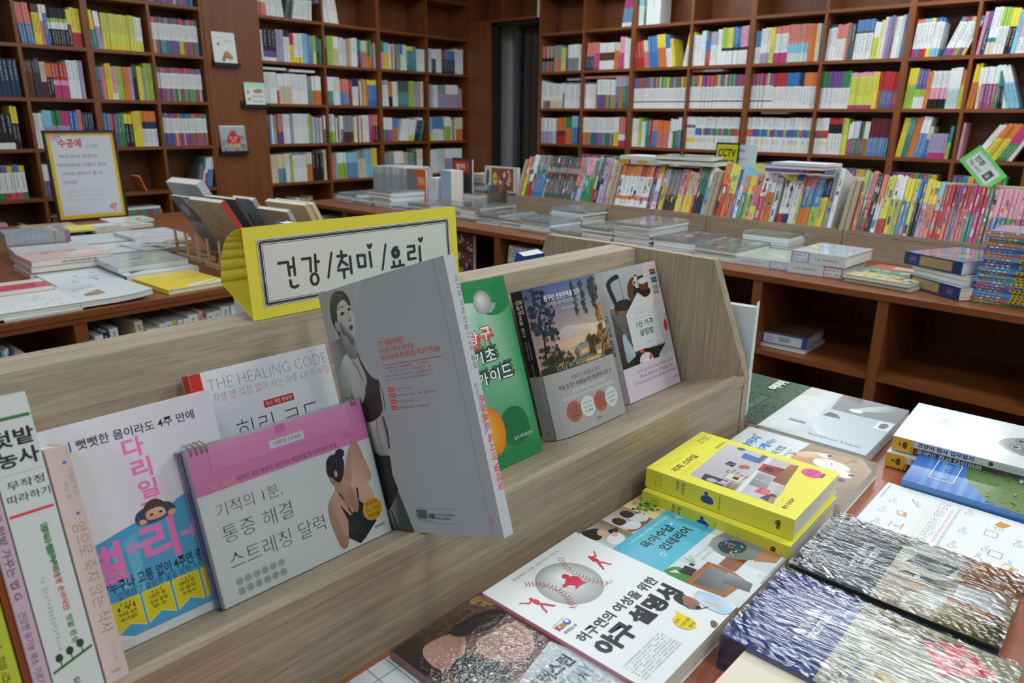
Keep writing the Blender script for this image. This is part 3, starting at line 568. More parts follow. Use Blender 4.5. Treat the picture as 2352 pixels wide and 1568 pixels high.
# ------------------------------------------------------------------ comics standing in the racks of the long table
BUSY = ['#d9c23a', '#c8503c', '#3c64a8', '#dfe3e4', '#2b2f38', '#4a8a5a', '#d88aa0', '#8a5aa0', '#e08a3a', '#7aa8c8', '#5a4a44', '#b8c2c8']
K3S = K3 @ Matrix.Translation((0, .158, .0633)) @ Matrix.Rotation(R(-19), 4, 'X')     # x along, -y towards viewer, z up the back board
RS = [(0, '1 3 90 y60s40 0;1 3 92 G30g70;1 3 96 r36w64;1 3 96 r45w55;6 13 95 b46t20g34;1 2 95 Y46o54;14 34 95 K50B12g12K26;1 3 96 b36s64;1 3 96 p30s70;1 3 97 c100;3 8 96 G60p40;1 3 90 G100;1 3 100 r30c70;1 4 101 k100;2 7 98 L100;1 3 94 e100'),
      (1, '5 23 93 w16o8w44o32;1 5 93 w16o8w44r32;2 9 93 w16o8w44o32;1 5 93 v60m40;1 5 93 w16L24w28y32;1 3 80 k60p40;2 4 82 y60w40;5 12 82 k40g60;3 7 84 Y40p60;1 3 84 s60o40;3 7 80 y42e58;1 3 92 r40p60;4 8 92 k40G60;2 5 92 c60w40'),
      (2, '2 5 100 r60o40;1 3 100 o60Y40;2 5 90 ?50Y50;1 3 92 b60v40;1 3 98 w60c40;1 4 80 t60s40;2 6 80 l60y40;1 5 82 Y30s70;1 5 88 m50w50;2 6 88 o60w40;1 4 80 w100;g 3;1 4 86 r20w66y14;1 4 86 n20w66y14;1 5 88 w86b14;1 2 84 Y60s40;2 8 86 o36u40s24;1 6 84 l40u60;2 5 84 y60k40;1 4 100 g100;1 3 102 w100'),
      (3, '1 3 100 o60l40;1 2 98 t60L40;1 3 100 r40s60;2 4 96 k100;1 3 96 w60s40;2 5 94 r26Y74;1 3 96 y60w40;2 4 94 l60w40;2 5 92 u60y40;1 3 92 Y100;2 4 90 k60b40;1 3 92 L60y40;2 5 90 s60y40;1 3 90 r50c50;2 4 86 r100;2 4 86 s60r40;1 2 86 b60v40;3 6 86 s60r40;2 4 86 t50m50;2 5 86 m60r40;1 2 86 G100;8 20 84 ?50p50;1 3 82 y100;2 6 90 p60r40;2 5 88 ?50w50'),
      (4, '3 10 92 w60r40;2 8 90 G100;1 20 92 p100;6 30 86 ?100;6 26 84 *100')]
RN3 = ['far-end rack', 'second rack', 'third rack', 'fourth rack', 'right-edge rack']
for ri, spec in RS:
    a, e = RU[ri]; k = 0
    for d in shelf_runs(spec, a+.02, e-.02, .0004, .252, depth=.135, front=-.15):
        k += 1; mb = MB(); emit_book(mb, dict(d, x=0, z=0, busy=True))
        main = max(d['bands'], key=lambda q: q[1]-q[0])[2]; oth = [cname(q[2]) for q in d['bands'] if q[2] != main]
        desc = cname(main)+(' and '+oth[-1] if oth and oth[-1] != cname(main) else '')
        if d['kind'] == 'flat': continue
        reg(mb.build('comic_book', GLOSSY2, None, K3S @ Matrix.Translation((d['x'], 0, d['z']))), desc+' comic book, '+ORD[k-1]+' from left in the '+RN3[ri], 'comic book', 'comics in the long table racks')
# ================================================================== books leaning in the front oak rack
la = R(19); NP = -math.cos(la)*VV+math.sin(la)*ZZ; UP = math.sin(la)*VV+math.cos(la)*ZZ; O4 = VV*.684+ZZ*.8035
def leanM(u0, a, b=0, rot=0): return frameM(O4+UU*u0+NP*a+UP*b, UU, UP, NP) @ Matrix.Rotation(R(rot), 4, 'Z')
# --- pink and blue stretching book
P = Print()
P.rect(0, 0, 152, 200, '#e3e4ea', right='#d6d2de')
P.text('아무리 뻣뻣한 몸이라도 4주 만에', 3, 177, 133, 186, '#1b2140', .02)
for ch, x, y, sx, sy in (('다', 66, 158, 18, 18), ('리', 69, 138, 17, 18), ('일', 70, 119, 17, 17), ('자', 68, 101, 18, 17)): P.text(ch, x, y, x+sx, y+sy, '#ef7fbb', .035)
P.blob([(0, 8), (152, 8), (152, 118), (118, 112), (104, 113), (88, 104), (80, 99), (66, 103), (50, 100), (30, 95), (0, 92)], '#4d9fcc', it=1)
P.poly([(48, 90), (60, 94), (56, 40), (50, 40)], '#69b0d6'); P.poly([(36, 88), (41, 90), (44, 50), (40, 50)], '#7dbbdb')
# child peeping over the edge
P.blob([(64, 96), (60, 104), (66, 112), (90, 113), (98, 104), (92, 97)], '#3a4660'); P.ell(79, 108, 9.5, 9, '#4a3a32', '#5a463a'); P.blob([(71, 99), (70, 106), (74, 109), (84, 109), (88, 105), (87, 99)], '#d9aa8e', ['#c8947a', '#e6bba0'])
P.ell(75.5, 104, 1.6, 1, '#2a1d18'); P.ell(83.5, 104, 1.6, 1, '#2a1d18'); P.blob([(66, 97), (63, 101), (67, 103), (72, 99)], '#dba88c'); P.blob([(90, 97), (88, 102), (95, 104), (97, 99)], '#dba88c')
P.text('벌', 18, 58, 46, 93, '#e878b8', .04); P.text('리', 62, 60, 92, 98, '#e878b8', .04)
P.poly([(48, 81), (56, 88), (56, 83), (64, 84), (64, 79), (56, 79), (56, 75)], '#c690c8'); P.poly([(112, 78), (104, 85), (104, 80), (95, 80), (95, 76), (104, 76), (104, 71)], '#c690c8')
P.text('"누구나 고통 없이 4주면 충분!', 26, 49, 118, 60, '#16213a', .02); P.text('유연하고 슬림한 몸을 위한 스트레칭', 33, 40, 118, 49, '#1d3d58', 0)
for i, (a, q, r_) in enumerate((('1위', '아마존 일본', '베스트셀러'), ('100만 부', '일본 발행', '부수'), ('500만 뷰', '유튜브', '조회수'), ('0.1%', '발행', '기록'))):
    x = 26+i*26; P.poly([(x-.6, 41.6), (x+23.6, 41.6), (x+23.6, 13), (x+11.5, 19.5), (x-.6, 13)], '#dfd98a'); P.poly([(x, 41), (x+23, 41), (x+23, 14.4), (x+11.5, 20.5), (x, 14.4)], '#d9c81a')
    for k in range(3): P.ell(x+8+k*3.5, 38.4, .7, .7, '#4a4410')
    P.text(a, x+4.5, 32.5, x+18.5, 37, '#2b280a', .02); P.text(q, x+4, 28, x+19, 31.5, '#2b280a', .01); P.text(r_, x+5, 23.5, x+18, 27, '#2b280a', .01)
P.rect(0, 0, 152, 8, '#d3d5d8')
book('white, pink and blue stretching paperback behind the pink-topped calendar', leanM(.122, .089), .152, .200, .014, '#e3e4ea', '#4d9fcc', front=P, mt=GLOSSY2)
# --- THE HEALING CODE
P = Print(); P.rect(0, 0, 161, 217, '#e2e6ec'); P.rect(0, 0, 12, 217, '#cf2a22')
P.text('힐링 코드', 3.2, 193, 61, 200, '#f2e4e0', .01, rot=-90) if 0 else None
P.text('힐링 코드', 2.6, 192, 62, 199.5, '#f4e6e2', .0, rot=-90)
P.text('THE HEALING CODE', 17, 195.5, 158, 207.5, '#4a5056', -.028); P.text('평생 병 걱정 없이 사는 하루 6분의 비밀', 19, 182.5, 158, 192.5, '#bd5560', -.012)
P.rect(71, 163.5, 107, 171.5, '#c2263a'); P.text('최신 개정 증보판', 73, 165, 105, 170, '#f3eef0', .005)
P.text('힐링 코드', 36, 128, 134, 158, '#182650', -.01)
P.marks(25, 60, 140, 110, 8, '#5a6a7a', 3)
book('white paperback with a red spine strip headed THE HEALING CODE', leanM(.280, .030), .161, .217, .02, '#e2e6ec', '#cf2a22', front=P)
# --- desk calendar (spiral bound)
CALM = leanM(.233, .105)
P = Print(); P.rect(0, 0, 190, 150, '#dfe6e6'); P.rect(0, 106.5, 190, 150, '#e08ac0', top='#e69aca')
P.rect(20, 124, 172, 150, '#e596c8', top='#eaa4d0'); P.line([(20, 150), (18.5, 124), (173, 124.5), (172, 150)], .35, '#b4629a'); P.rect(88, 142, 99, 150, '#e47cbc')
P.rect(79, 128.5, 117, 136.5, '#e6e8ea'); P.text('스탠드형 스프링북', 83, 130.3, 113, 134.8, '#3a3440', 0)
P.text('하루 1장씩!', 13, 108.5, 37, 114, '#d9c24a', .005); P.text('따라만 해도 통증이 사라지는 매일매일 목·어깨·허리 운동', 40, 108.7, 150, 114, '#5d2a4e', 0)
P.marks(160, 114, 176, 120, 2, '#a05088', 5)
P.text('기적의 1분,', 14, 81, 80, 95, '#1c2438', -.02); P.text('통증 해결', 14, 57, 86, 73.5, '#1c2438', -.02); P.text('스트레칭 달력', 14, 31, 116, 48, '#1c2438', -.02)
for r_ in range(2):
    for k in range(6): P.ell(18.5+k*8.6, 18.8-r_*9.4, 3.7, 3.7, '#b3b9bc'); P.marks(16.7+k*8.6, 18-r_*9.4, 20.5+k*8.6, 20-r_*9.4, 1, '#8f969a', k)
# woman seen from behind
SK = ['#c79f8c', '#e4c3b0']; SKD = ['#a97f6e', '#d6b09c']
P.blob([(128, 60), (122, 50), (122, 35), (124, 20), (127, 6), (132, 3), (136, 6), (140, 20), (148, 40), (146, 60), (140, 66), (134, 64)], '#d8b4a2', SKD)
P.blob([(134, 64), (128, 60), (132, 30), (136, 10), (172, 14), (178, 30), (180, 50), (172, 66), (158, 70), (148, 82), (142, 76)], '#e0bdaa', SK)
P.blob([(160, 62), (168, 60), (181, 62), (182, 70), (178, 88), (175, 106), (170, 112), (165, 108), (163, 96), (158, 78), (152, 66)], '#dcb7a4', ['#e6c8b6', '#b9886f'])
P.blob([(140, 66), (146, 60), (156, 64), (160, 80), (166, 106), (160, 100), (154, 86), (147, 76)], '#c99f8c')
P.poly([(137, 50), (142, 30), (138, 13), (150, 2), (158, 6), (175, 18), (173, 34), (163, 42), (158, 50), (152, 38), (146, 34)], '#23242c')
P.line([(139, 62), (144, 50), (148, 36)], 1.6, '#23242c'); P.line([(161, 60), (160, 48)], 2, '#23242c')
P.blob([(134, 66), (142, 78), (152, 74), (156, 60), (150, 40), (144, 44), (142, 60)], '#d3ab98', SKD)
P.blob([(151, 66), (156, 62), (160, 50), (157, 34), (151, 36), (149, 48), (150, 58)], '#b98d7c', ['#a87a69', '#d0a492'])
P.blob([(133, 88), (132, 78), (136, 70), (142, 68), (144, 80), (140, 90)], '#cfa491', SKD)
P.blob([(132, 92), (131, 82), (136, 80), (140, 72), (146, 72), (153, 86), (154, 94), (150, 101), (140, 103), (134, 99)], '#1b1c22', ['#15161c', '#30323a'])
P.ell(151, 101, 5.5, 5, '#1b1c22', '#2c2e36'); P.ell(141, 82, 2.2, 3.6, '#c69a86', '#d8b09c')
P.ell(173, 31.5, 12, 12, '#d9a81c', '#e0b224')
P.text('화제의', 166, 36, 179, 40.5, '#3a2c0a', 0); P.text('31가지', 166, 29.5, 180, 34, '#3a2c0a', 0); P.text('체조법', 166.5, 23, 180, 27.5, '#3a2c0a', 0)
P.text('반니라이프', 171, 10, 184, 13, '#23262c', .01)
cal = empty('desk_calendar', CALM, 'pink and white spiral stretching calendar with a woman seen from behind', 'calendar')
for k, (z0, z1, c_, dx) in enumerate(((-.001, 0, '#dfe6e6', 0), (-.0085, -.0015, '#c9cdd2', -.0005), (-.0125, -.009, '#5a4ea0', -.003), (-.021, -.013, '#cfd2d8', -.004))):
    mb = MB(); mb.box(dx, .190+dx*.3, 0, .150-(.0 if k != 2 else .045)*0, z0, z1, c3(c_)); mb.build('leaf_block', PRINT if k else GLOSSY2, cal)
P.build('cover_print', cal, None, GLOSSY2)
GOLD = mat('gold_wire', 0.25, 0.5, base='#a8946a', metallic=1.0)
for gx in (.004, .009, .014, .0185, .178, .182):
    mb = MB(); pts = []
    for i in range(13):
        t = R(-70+i*27); pts.append((gx+.0006*math.sin(i), .148+.0065*math.sin(t)+.001, -.0095+.0125*math.cos(t)))
    for p0, p1 in zip(pts, pts[1:]): mb.tube(p0, p1, .0006, 6)
    mb.build('wire_ring', GOLD, cal)
mb = MB(); mb.box(-.0045, .1915, -.0006, .1512, -.0215, .0006); mb.build('clear_wrap', film_mat('film_thin', .35, (35, 35, 35), .002, .0), cal)
# --- big grey magazine seen from the back, spine to the right
e_ = (math.cos(1.533)*UU+math.sin(1.533)*NP); up0 = (UP+.023*UU+.001*NP).normalized(); e_ = (e_-up0*e_.dot(up0)).normalized()
BL = O4+UU*.428+NP*.053+up0*.0008; MM = frameM(BL, e_, up0, e_.cross(up0))
P = Print(); P.rect(0, 0, 222, 273, '#a9b3bc', n=20)
P.poly([(0, 273), (0, 130), (40, 200), (70, 240), (95, 273)], '#a9b3bc', ['#9a9f9a', '#b4bbc0', '#a9b3bc', '#a9b3bc', '#bac2c9'])
P.poly([(0, 215), (32, 219), (36, 200), (12, 178), (0, 120)], '#7e8486', ['#9ba09e', '#5c6062', '#6c7072', '#8e9494', '#8b908e'])
GR = lambda v: '#%02x%02x%02x' % (v, v, min(255, v+2))
P.blob([(0, 150), (7, 172), (14, 185), (25, 196), (35, 201), (57, 202), (67, 197), (68, 189), (77, 182), (86, 174), (90, 163), (88, 148), (80, 132), (82, 118), (82, 105), (79, 90), (77, 84), (42, 89), (30, 118), (20, 140), (0, 130)], '#b8bcbc', [GR(120), GR(176), GR(205), GR(150)], 1)
P.blob([(0, 130), (0, 165), (14, 186), (27, 192), (34, 180), (30, 160), (24, 140), (12, 125)], '#9a9e9e', [GR(96), GR(150), GR(196)], 1)
P.poly([(30, 120), (20, 140), (26, 158), (38, 140), (37, 123)], GR(92), [GR(90), GR(70), GR(110), GR(130), GR(100)])
P.blob([(32, 221), (40, 223), (57, 217), (58, 201), (66, 196), (50, 192), (34, 198), (30, 208)], '#8b8f8f', [GR(80), GR(120), GR(165), GR(190)], 1)
P.poly([(44, 219), (57, 216), (58, 206), (50, 208)], GR(88), [GR(70), GR(100), GR(150), GR(110)])
P.blob([(30, 230), (29, 246), (34, 255), (44, 259), (56, 258), (64, 250), (65, 243), (69, 239), (66, 231), (64, 221), (57, 216), (49, 216), (38, 222)], '#c9cccb', [GR(120), GR(190), GR(215), GR(188)], 2)
P.poly([(34, 223), (48, 217), (57, 216), (52, 224), (42, 232), (34, 238)], GR(120), [GR(100), GR(96), GR(140), GR(180), GR(172), GR(130)])
P.blob([(24, 226), (18, 238), (19, 250), (24, 262), (34, 269), (48, 270), (58, 267), (65, 259), (66, 252), (63, 249), (60, 254), (54, 259), (46, 258), (38, 254), (34, 248), (31, 238), (32, 226), (31, 217)], '#2b2c2e', [GR(28), GR(60), GR(84), GR(36)], 1)
P.line([(26, 262), (38, 266), (52, 264)], 1.2, GR(110)); P.line([(28, 258), (40, 262), (54, 261)], .7, GR(95))
P.ell(28, 231.5, 4.6, 6.4, GR(150), GR(196), rot=.3); P.line([(26, 233), (29, 229), (30, 226)], .8, GR(100))
P.blob([(39, 243), (44, 246.5), (51, 245), (47, 242.5)], GR(30), it=1); P.blob([(57, 246), (60, 249), (65, 247.5), (61, 245)], GR(30), it=1); P.line([(37, 249), (43, 252.5), (51, 250.5)], .9, GR(60)); P.line([(57, 252), (61, 254), (64.5, 252)], .9, GR(60))
P.line([(57, 245), (59.5, 237), (57, 235)], .7, GR(130)); P.ell(57.5, 235.3, 2.6, 1, GR(90), GR(70)); P.blob([(51.5, 227), (57, 230.6), (61.5, 228.6), (61, 226), (56, 223.6)], GR(84), it=1)
# top and shorts
P.blob([(36, 201), (43, 194), (54, 181), (60, 166), (58, 158), (53, 149), (44, 141), (34, 139), (37, 122), (48, 119.5), (66, 124), (82, 131), (85, 144), (86, 158), (87, 167), (80, 168), (70, 176), (62, 190), (57, 201), (59, 188), (66, 172), (62, 160), (57, 168), (50, 182), (42, 192)], '#33292c', ['#1d191c', '#41363a', '#332b2e'], 1)
P.line([(86, 168), (90, 150), (87, 134)], 1.2, GR(40)); P.line([(35, 200), (45, 190), (56, 175), (60, 160)], .7, GR(210))
P.blob([(38, 121), (60, 122), (82, 130), (83, 112), (80, 92), (76, 84), (58, 84), (42, 90), (40, 104)], '#a2a5a4', [GR(86), GR(150), GR(200), GR(160)], 1)
P.line([(66, 124), (63, 104), (66, 90)], 1.4, GR(110)); P.poly([(82, 128), (84, 110), (81, 92), (77, 92), (79, 110), (78, 126)], GR(60), [GR(70), GR(50), GR(60), GR(110), GR(120), GR(110)])
P.poly([(41, 91), (58, 84), (77, 84), (76, 74), (74, 63), (79, 46), (72, 38), (66, 33), (53, 22), (36, 23), (37, 60)], '#1c1e20')
P.poly([(36, 23), (53, 22), (66, 33), (78, 44), (84, 26), (92, 0), (36, 0)], GR(96), [GR(90), GR(150), GR(110), GR(70), GR(80), GR(70), GR(60)]); P.line([(56, 22), (62, 0)], 3, GR(50))
P.blob([(30, 122), (36, 118), (42, 102), (43, 90), (39, 74), (36, 73), (36, 88), (30, 100)], GR(185), [GR(150), GR(205)], 1); P.line([(37, 76), (36, 100)], .6, GR(90))
P.text('7.7.7 트레이닝이란?', 100, 200, 143, 207.5, '#d8604e', .02); P.text('7가지 동작, 각 7회, 총 7세트면 끝!', 100, 193, 156, 199, '#d8604e', .01); P.text('유산소 운동을 따로 챙길 필요 없는 하드코어 근력 운동!', 100, 186, 192, 192, '#d8604e', .015)
P.rect(101, 180.5, 192, 181.3, '#c45e50'); P.marks(100, 163.5, 175, 180, 4, '#b0867f', 8)
for k in range(4):
    y = 154-k*6.6; P.rect(100, y-1, 110.5, y+3.2, '#d2503e'); P.text('%dweek' % (k+1), 101.5, y, 109, y+2.2, '#e3d8d6'); P.marks(112, y-1, (139, 176, 147, 161)[k], y+3, 1, '#b98078', k+11)
P.rect(104, 27, 164, 27.4, '#8a8f95'); P.rect(104, 12, 164, 12.4, '#8a8f95')
rb = random.Random(4); x = 103
while x < 121: wd = rb.choice([.3, .5, .8]); P.rect(x, 16, x+wd, 25.5, '#3a3e44'); x += wd+rb.choice([.3, .5, .7])
x = 123
while x < 132: wd = rb.choice([.3, .5, .8]); P.rect(x, 16.5, x+wd, 22, '#3a3e44'); x += wd+rb.choice([.3, .5])
P.text('ISBN 979-11-6002-400-4 13690', 134, 20, 163, 22.4, '#5a5f66'); P.text('Price 13,500won', 134, 16, 156, 18.6, '#4d5258', .01); P.text('ISBN 979-11-6002-400-4', 104, 13.6, 128, 15.2, '#6a6f76')
P.ell(211, 17, 2.2, 3, '#cf7a72'); P.ell(211, 17, 1.3, 2, '#a9b3bc')
P.line([(208, 273), (208.4, 0)], .25, '#959ba1')
S = Print(); S.rect(0, 0, 13, 273, '#c2c9d0'); S.text('섹시한 하체 만들기 3주 플랜', 7.5, 254, 98, 258.5, '#4a5058', 0, rot=-90); S.text('김사과 여왕 다이어트', 4, 150, 54, 155, '#4a5058', 0, rot=-90); S.text('주원홈트 독사의 발레핏', 6, 138, 100, 145, '#d8604e', .03, rot=-90)
def magbend(x, y, z):   # soft cover bows slightly outwards
    return (x, y, z+.006*math.sin(math.pi*x/.222))
book('large grey magazine standing edgewise with a monochrome woman on its back cover', MM, .222, .273, .013, '#a9b3bc', '#c2c9d0', front=P, sprint=S, side='R', mt=PRINT, name='magazine', cat='magazine', nx=20, deform=magbend)
# --- green billiards book
P = Print(); P.rect(0, 0, 115, 253, '#1c8a50'); P.poly([(0, 229), (62, 223), (115, 214), (115, 19), (0, 19)], '#2f9a62', ['#cfe6da', '#9fd0b4', '#2a9459', '#178a4c', '#1f9154'])
P.poly([(0, 229), (45, 225), (60, 180), (30, 100), (0, 80)], '#9fd0b4', ['#e0efe8', '#b8dcc9', '#5db488', '#3a9f6c', '#46a676'])
P.blob([(62, 206), (84, 208), (92, 224), (84, 240), (98, 250), (115, 252), (115, 214), (104, 205), (84, 201)], '#17814a', it=1)
P.ell(65, 222.5, 16.5, 16.5, '#8d9694', '#e2e6e4', n=30, off=(-3, 5))
for ch, x0, y0, x1, y1 in (('당', 23, 168, 45, 188), ('구', 47, 171, 69, 191)):
    P.text(ch, x0+4, y0-5, x1+4, y1-5, '#d84a3a', .06); P.text(ch, x0, y0, x1, y1, '#c02a34', .07); P.text(ch, x0+1.2, y0+1.2, x1-1.2, y1-1.2, '#eef2f2', .02)
for ch, x0, y0, x1, y1 in (('기', 24, 141, 45, 160), ('초', 47, 142, 69, 162), ('가', 25, 112, 46, 132), ('이', 48, 113, 68, 133), ('드', 70, 114, 92, 134)):
    P.text(ch, x0+5, y0+5, x1+5, y1+5, '#3f6b54', .06); P.text(ch, x0+2, y0+2, x1+2, y1+2, '#2a4a3a', .06); P.text(ch, x0, y0, x1, y1, '#1c2428', .07); P.text(ch, x0+1.2, y0+1.2, x1-1.2, y1-1.2, '#eef2f2', .02)
P.blob([(50, 20), (100, 24), (100, 60), (86, 74), (66, 76), (50, 66)], '#14703f', it=2); P.ell(17, 50, 37, 38, '#e07a12', '#f2c93a', n=34, off=(-9, 8)); P.rect(-0.0, 0, 115, 18, '#15804a'); P.line([(0, 19), (98, 21)], 1.6, '#4f7a22')
P.text('일신서적출판사', 66, 29, 103, 34, '#d9e8de', 0)
book('glossy green billiards guide with a white ball and an orange ball', leanM(.600, .068), .115, .253, .010, '#1c8a50', '#17703f', front=P, mt=GLOSSY2)
# --- country house book with grey band
P = Print(); wH = 153; P.rect(0, 0, wH, 226, '#7d94b8')
P.poly([(0, 100), (wH, 96), (wH, 226), (0, 226)], '#7d94b8', ['#c79a84', '#efcf8e', '#5d76a8', '#3a5386'])
P.poly([(40, 128), (wH, 124), (wH, 150), (60, 160), (30, 150)], '#e6c092', ['#d5a98e', '#f4dc9c', '#e8d7b0', '#b9aec0', '#c2a7ab'])
rt_ = random.Random(5)
def tree(cx, cy, rx, ry, n, cols):
    for _ in range(n):
        t = rt_.uniform(0, 6.28); q = rt_.random()**.5; s_ = rt_.uniform(1.5, 4.5); x, y = cx+rx*q*math.cos(t), cy+ry*q*math.sin(t)
        if 0 < x-s_ and x+s_ < wH and y+s_ < 226 and y > 96: P.ell(x, y, s_, s_*rt_.uniform(.5, 1), rt_.choice(cols), n=7, rot=rt_.uniform(0, 3))
P.line([(12, 120), (16, 150), (14, 180), (24, 200)], 3, '#20242a'); P.line([(14, 170), (30, 186), (40, 188)], 1.4, '#20242a'); P.line([(16, 150), (32, 160), (40, 158)], 1.4, '#20242a')
tree(18, 190, 26, 34, 150, ['#232e3c', '#1d2733', '#2c3a48', '#34434f']); tree(30, 152, 14, 10, 30, ['#232e3a', '#2a3438'])
for x in (92, 112, 136): P.line([(x, 226), (x+1, 196), (x+3, 165)], .6, '#262c34'); tree(x+1, 196, 4, 28, 26, ['#2c3440', '#3a3f42', '#4a4a42'])
tree(142, 205, 12, 20, 46, ['#2c3440', '#3d4044', '#5c4c3a']); tree(145, 165, 8, 16, 26, ['#7a5326', '#a8702c', '#c88a34'])
tree(30, 112, 34, 12, 70, ['#2a3326', '#353c2a', '#434726']); tree(20, 125, 20, 14, 40, ['#22282a', '#2a3128']); tree(88, 118, 18, 10, 50, ['#8a7a3a', '#6a6433', '#a08a3c']); tree(112, 122, 18, 14, 70, ['#4c3426', '#6a4428', '#3a2c24']); tree(140, 124, 13, 24, 60, ['#5a3a22', '#7a4c24', '#9a6428'])
P.rect(0, 96, wH, 106, '#2a2e28'); P.poly([(72, 108), (98, 111), (99, 128), (72, 125)], '#8d8f8c'); P.poly([(78, 112), (96, 114), (96, 120), (78, 118)], '#e0b45a'); P.poly([(62, 98), (104, 98), (104, 110), (62, 108)], '#55564f'); P.poly([(112, 104), (128, 106), (128, 120), (112, 117)], '#8a8c88'); P.rect(116, 104, 126, 110, '#e9bb62'); P.rect(84, 98, 120, 103, '#c79a4c')
P.text('MODERN ON CLASSIC', 30, 141, 116, 148, '#cdb9b4', -.02); P.text('STYLE WITHOUT REDUXABLE', 22, 98.5, 132, 106, '#d9cfb8', -.02)
P.text('꿈꾸던 전원주택을 짓다', 26, 202, 104, 211, '#e8ecf2', .015); P.text('순서대로 따라 하면 완성되는 나의 집', 32, 194, 104, 199.5, '#cdd4e0', 0); P.text('건축가 이동혁 지음', 57, 184, 86, 188, '#cdd4e0', 0)
P.rect(0, 0, wH, 97, '#a6a6a6')
P.text('이보다 더 자세할 순 없다!', 46, 80, 112, 87, '#2e2e30', .005); P.text('처음 집 짓는 사람들을 위한 전원주택의 모든 것', 18, 69.5, 138, 77, '#232326', .01)
P.text('집 짓는 건축가로서 10년간 현장에서', 42, 61, 120, 66.5, '#dfe0e0', .005); P.text('보고 듣고 몸으로 부딪혀 가며 배운 살아 있는 정보를 담다', 20, 52.5, 138, 58, '#dfe0e0', .005)
for k, (x, cc, t3) in enumerate(((37, '#a4644e', ('카카오 브런치', '누적 조회수', '1100만 뷰')), (67, '#cdd8d8', ('건축 분야', '베스트셀러', '1위')), (97, '#a4644e', ('2018년', '가장 핫한', '집짓기 책')), (125, '#cdd8d8', ('브런치북', '프로젝트', '금상수상')))):
    P.ell(x, 34, 16.3, 16.3, cc, n=32, teeth=.06)
    for j, t in enumerate(t3): P.text(t, x-10+j*1.2, 38-j*6.4, x+10-j*1.2, 41.6-j*6.4, '#3a241e', .01 if j == 2 else 0)
P.text('카멜북스', 80, 8, 92, 13, '#4a4a4c', 0)
S = Print(); S.rect(0, 0, 24, 226, '#1b1e24'); S.rect(0, 0, 24, 97, '#a6a6a6'); S.text('꿈꾸던', 13.5, 213, 35, 220, '#e6e8ea', .02, rot=-90); S.text('전원주택을 짓다', 5.5, 213, 61, 220.5, '#e6e8ea', .02, rot=-90)
S.text('순서대로 따라 하면', 13, 150, 40, 153.5, '#cfd2d4', 0, rot=-90); S.text('완성되는 나의 집', 7, 150, 34, 153.5, '#cfd2d4', 0, rot=-90); S.text('건축가 이동혁 지음', 10, 116, 36, 119.5, '#cfd2d4', 0, rot=-90); S.text('카멜북스', 8, 9, 17, 13, '#4a4a4c')
HM_ = frameM(O4+UU*.757+NP*.064+UP*.0006, (UU+NP*.03), UP, (NP-UU*.03))
# spine faces front-left: the book is turned so the spine is visible, front cover turned slightly right
def house_bend(x, y, z): return (x, y, z-.010*max(0, 1-x/.03)**2+.0035*math.sin(math.pi*min(1, x/.153)))
book('grey-banded paperback with a dusk house and tree photograph', HM_, .153, .226, .024, '#7d94b8', '#1b1e24', '#30343a', front=P, sprint=S, mt=GLOSSY2, nx=14, deform=house_bend)
# --- one person household book
P = Print(); P.rect(0, 0, 152, 226, '#b9bfc4'); x_ = -24
def Q(pts): return [(p[0]+x_+2, p[1]) for p in pts]
P.poly([(0, 140), (80, 140), (120, 226), (0, 226)], '#a9b0b6', ['#8f979e', '#a8afb4', '#b4bac0', '#aab1b8']); P.poly([(0, 60), (80, 60), (60, 150), (0, 165)], '#6b5f52', ['#3e352f', '#4a3f38', '#6a6055', '#7a7266'])
P.rect(0, 163, 36, 165, '#c9ccce')
P.blob([(6, 192), (4, 206), (18, 214), (40, 218), (44, 212), (41, 209), (22, 207), (14, 200), (26, 168), (16, 164)], '#26282b', it=1); P.line([(42, 210), (43, 172)], 1.2, '#26282b'); P.ell(38, 163, 25, 10, '#1d1f22', '#303338'); P.blob([(14, 170), (20, 168), (22, 150), (14, 150)], '#3a2a20', it=1); P.line([(18, 155), (40, 153)], 2.4, '#9a5a2c')
P.poly([(0, 160), (0, 60), (50, 60), (30, 120)], '#4a4038', ['#5a5248', '#2e2824', '#3a302a', '#4f7aa0'])
P.ell(86, 180, 29, 27, '#5a3626', '#6e4430', n=26); P.poly([(72, 178), (86, 205), (116, 206), (100, 160), (86, 160)], '#241d1a')
P.blob([(16, 60), (16, 104), (20, 116), (26, 116), (30, 104), (42, 84), (44, 60)], '#aebfca', ['#8aa0b0', '#c2d0d8'], 1)
P.rect(83, 186, 93, 208, '#d8d8d2', right='#a8a49c'); P.ell(82, 196, 5, 5, '#d8d8d2'); P.ell(82, 196, 3, 3, '#5a4034'); P.ell(88, 208, 5, 1.6, '#6a4a32')
P.poly([(118, 226), (152, 226), (152, 118), (84, 118)], '#c9bfbe', ['#cfc6c6', '#c6bcbc', '#bdb7b8', '#c4bcbc']); P.poly([(112, 166), (152, 176), (152, 130), (118, 130)], '#d4d4d6')
P.ell(108, 170, 20, 12, '#e0d6c4', '#cdbfa8'); P.ell(106, 176, 17, 9, '#2b2220'); P.ell(106, 188, 14, 9, '#5c2f2a', '#7a3c34'); P.ell(106, 196, 13, 5.5, '#d8ccd2')
for k in range(9): P.rect(131+(k % 2)*.6, 168+k*5, 149-(k % 3)*.7, 172.4+k*5, ('#7a4a30', '#3a3c40', '#b8b4ac', '#34507a', '#2e6080', '#c9c4ba', '#8f9690', '#b4aea4', '#9a8f84')[8-k])
P.blob([(128, 118), (130, 138), (144, 134), (146, 100), (136, 92)], '#bcd0cc', it=1); P.blob([(139, 112), (150, 122), (152, 104), (146, 96), (140, 100)], '#c0343a', it=1)
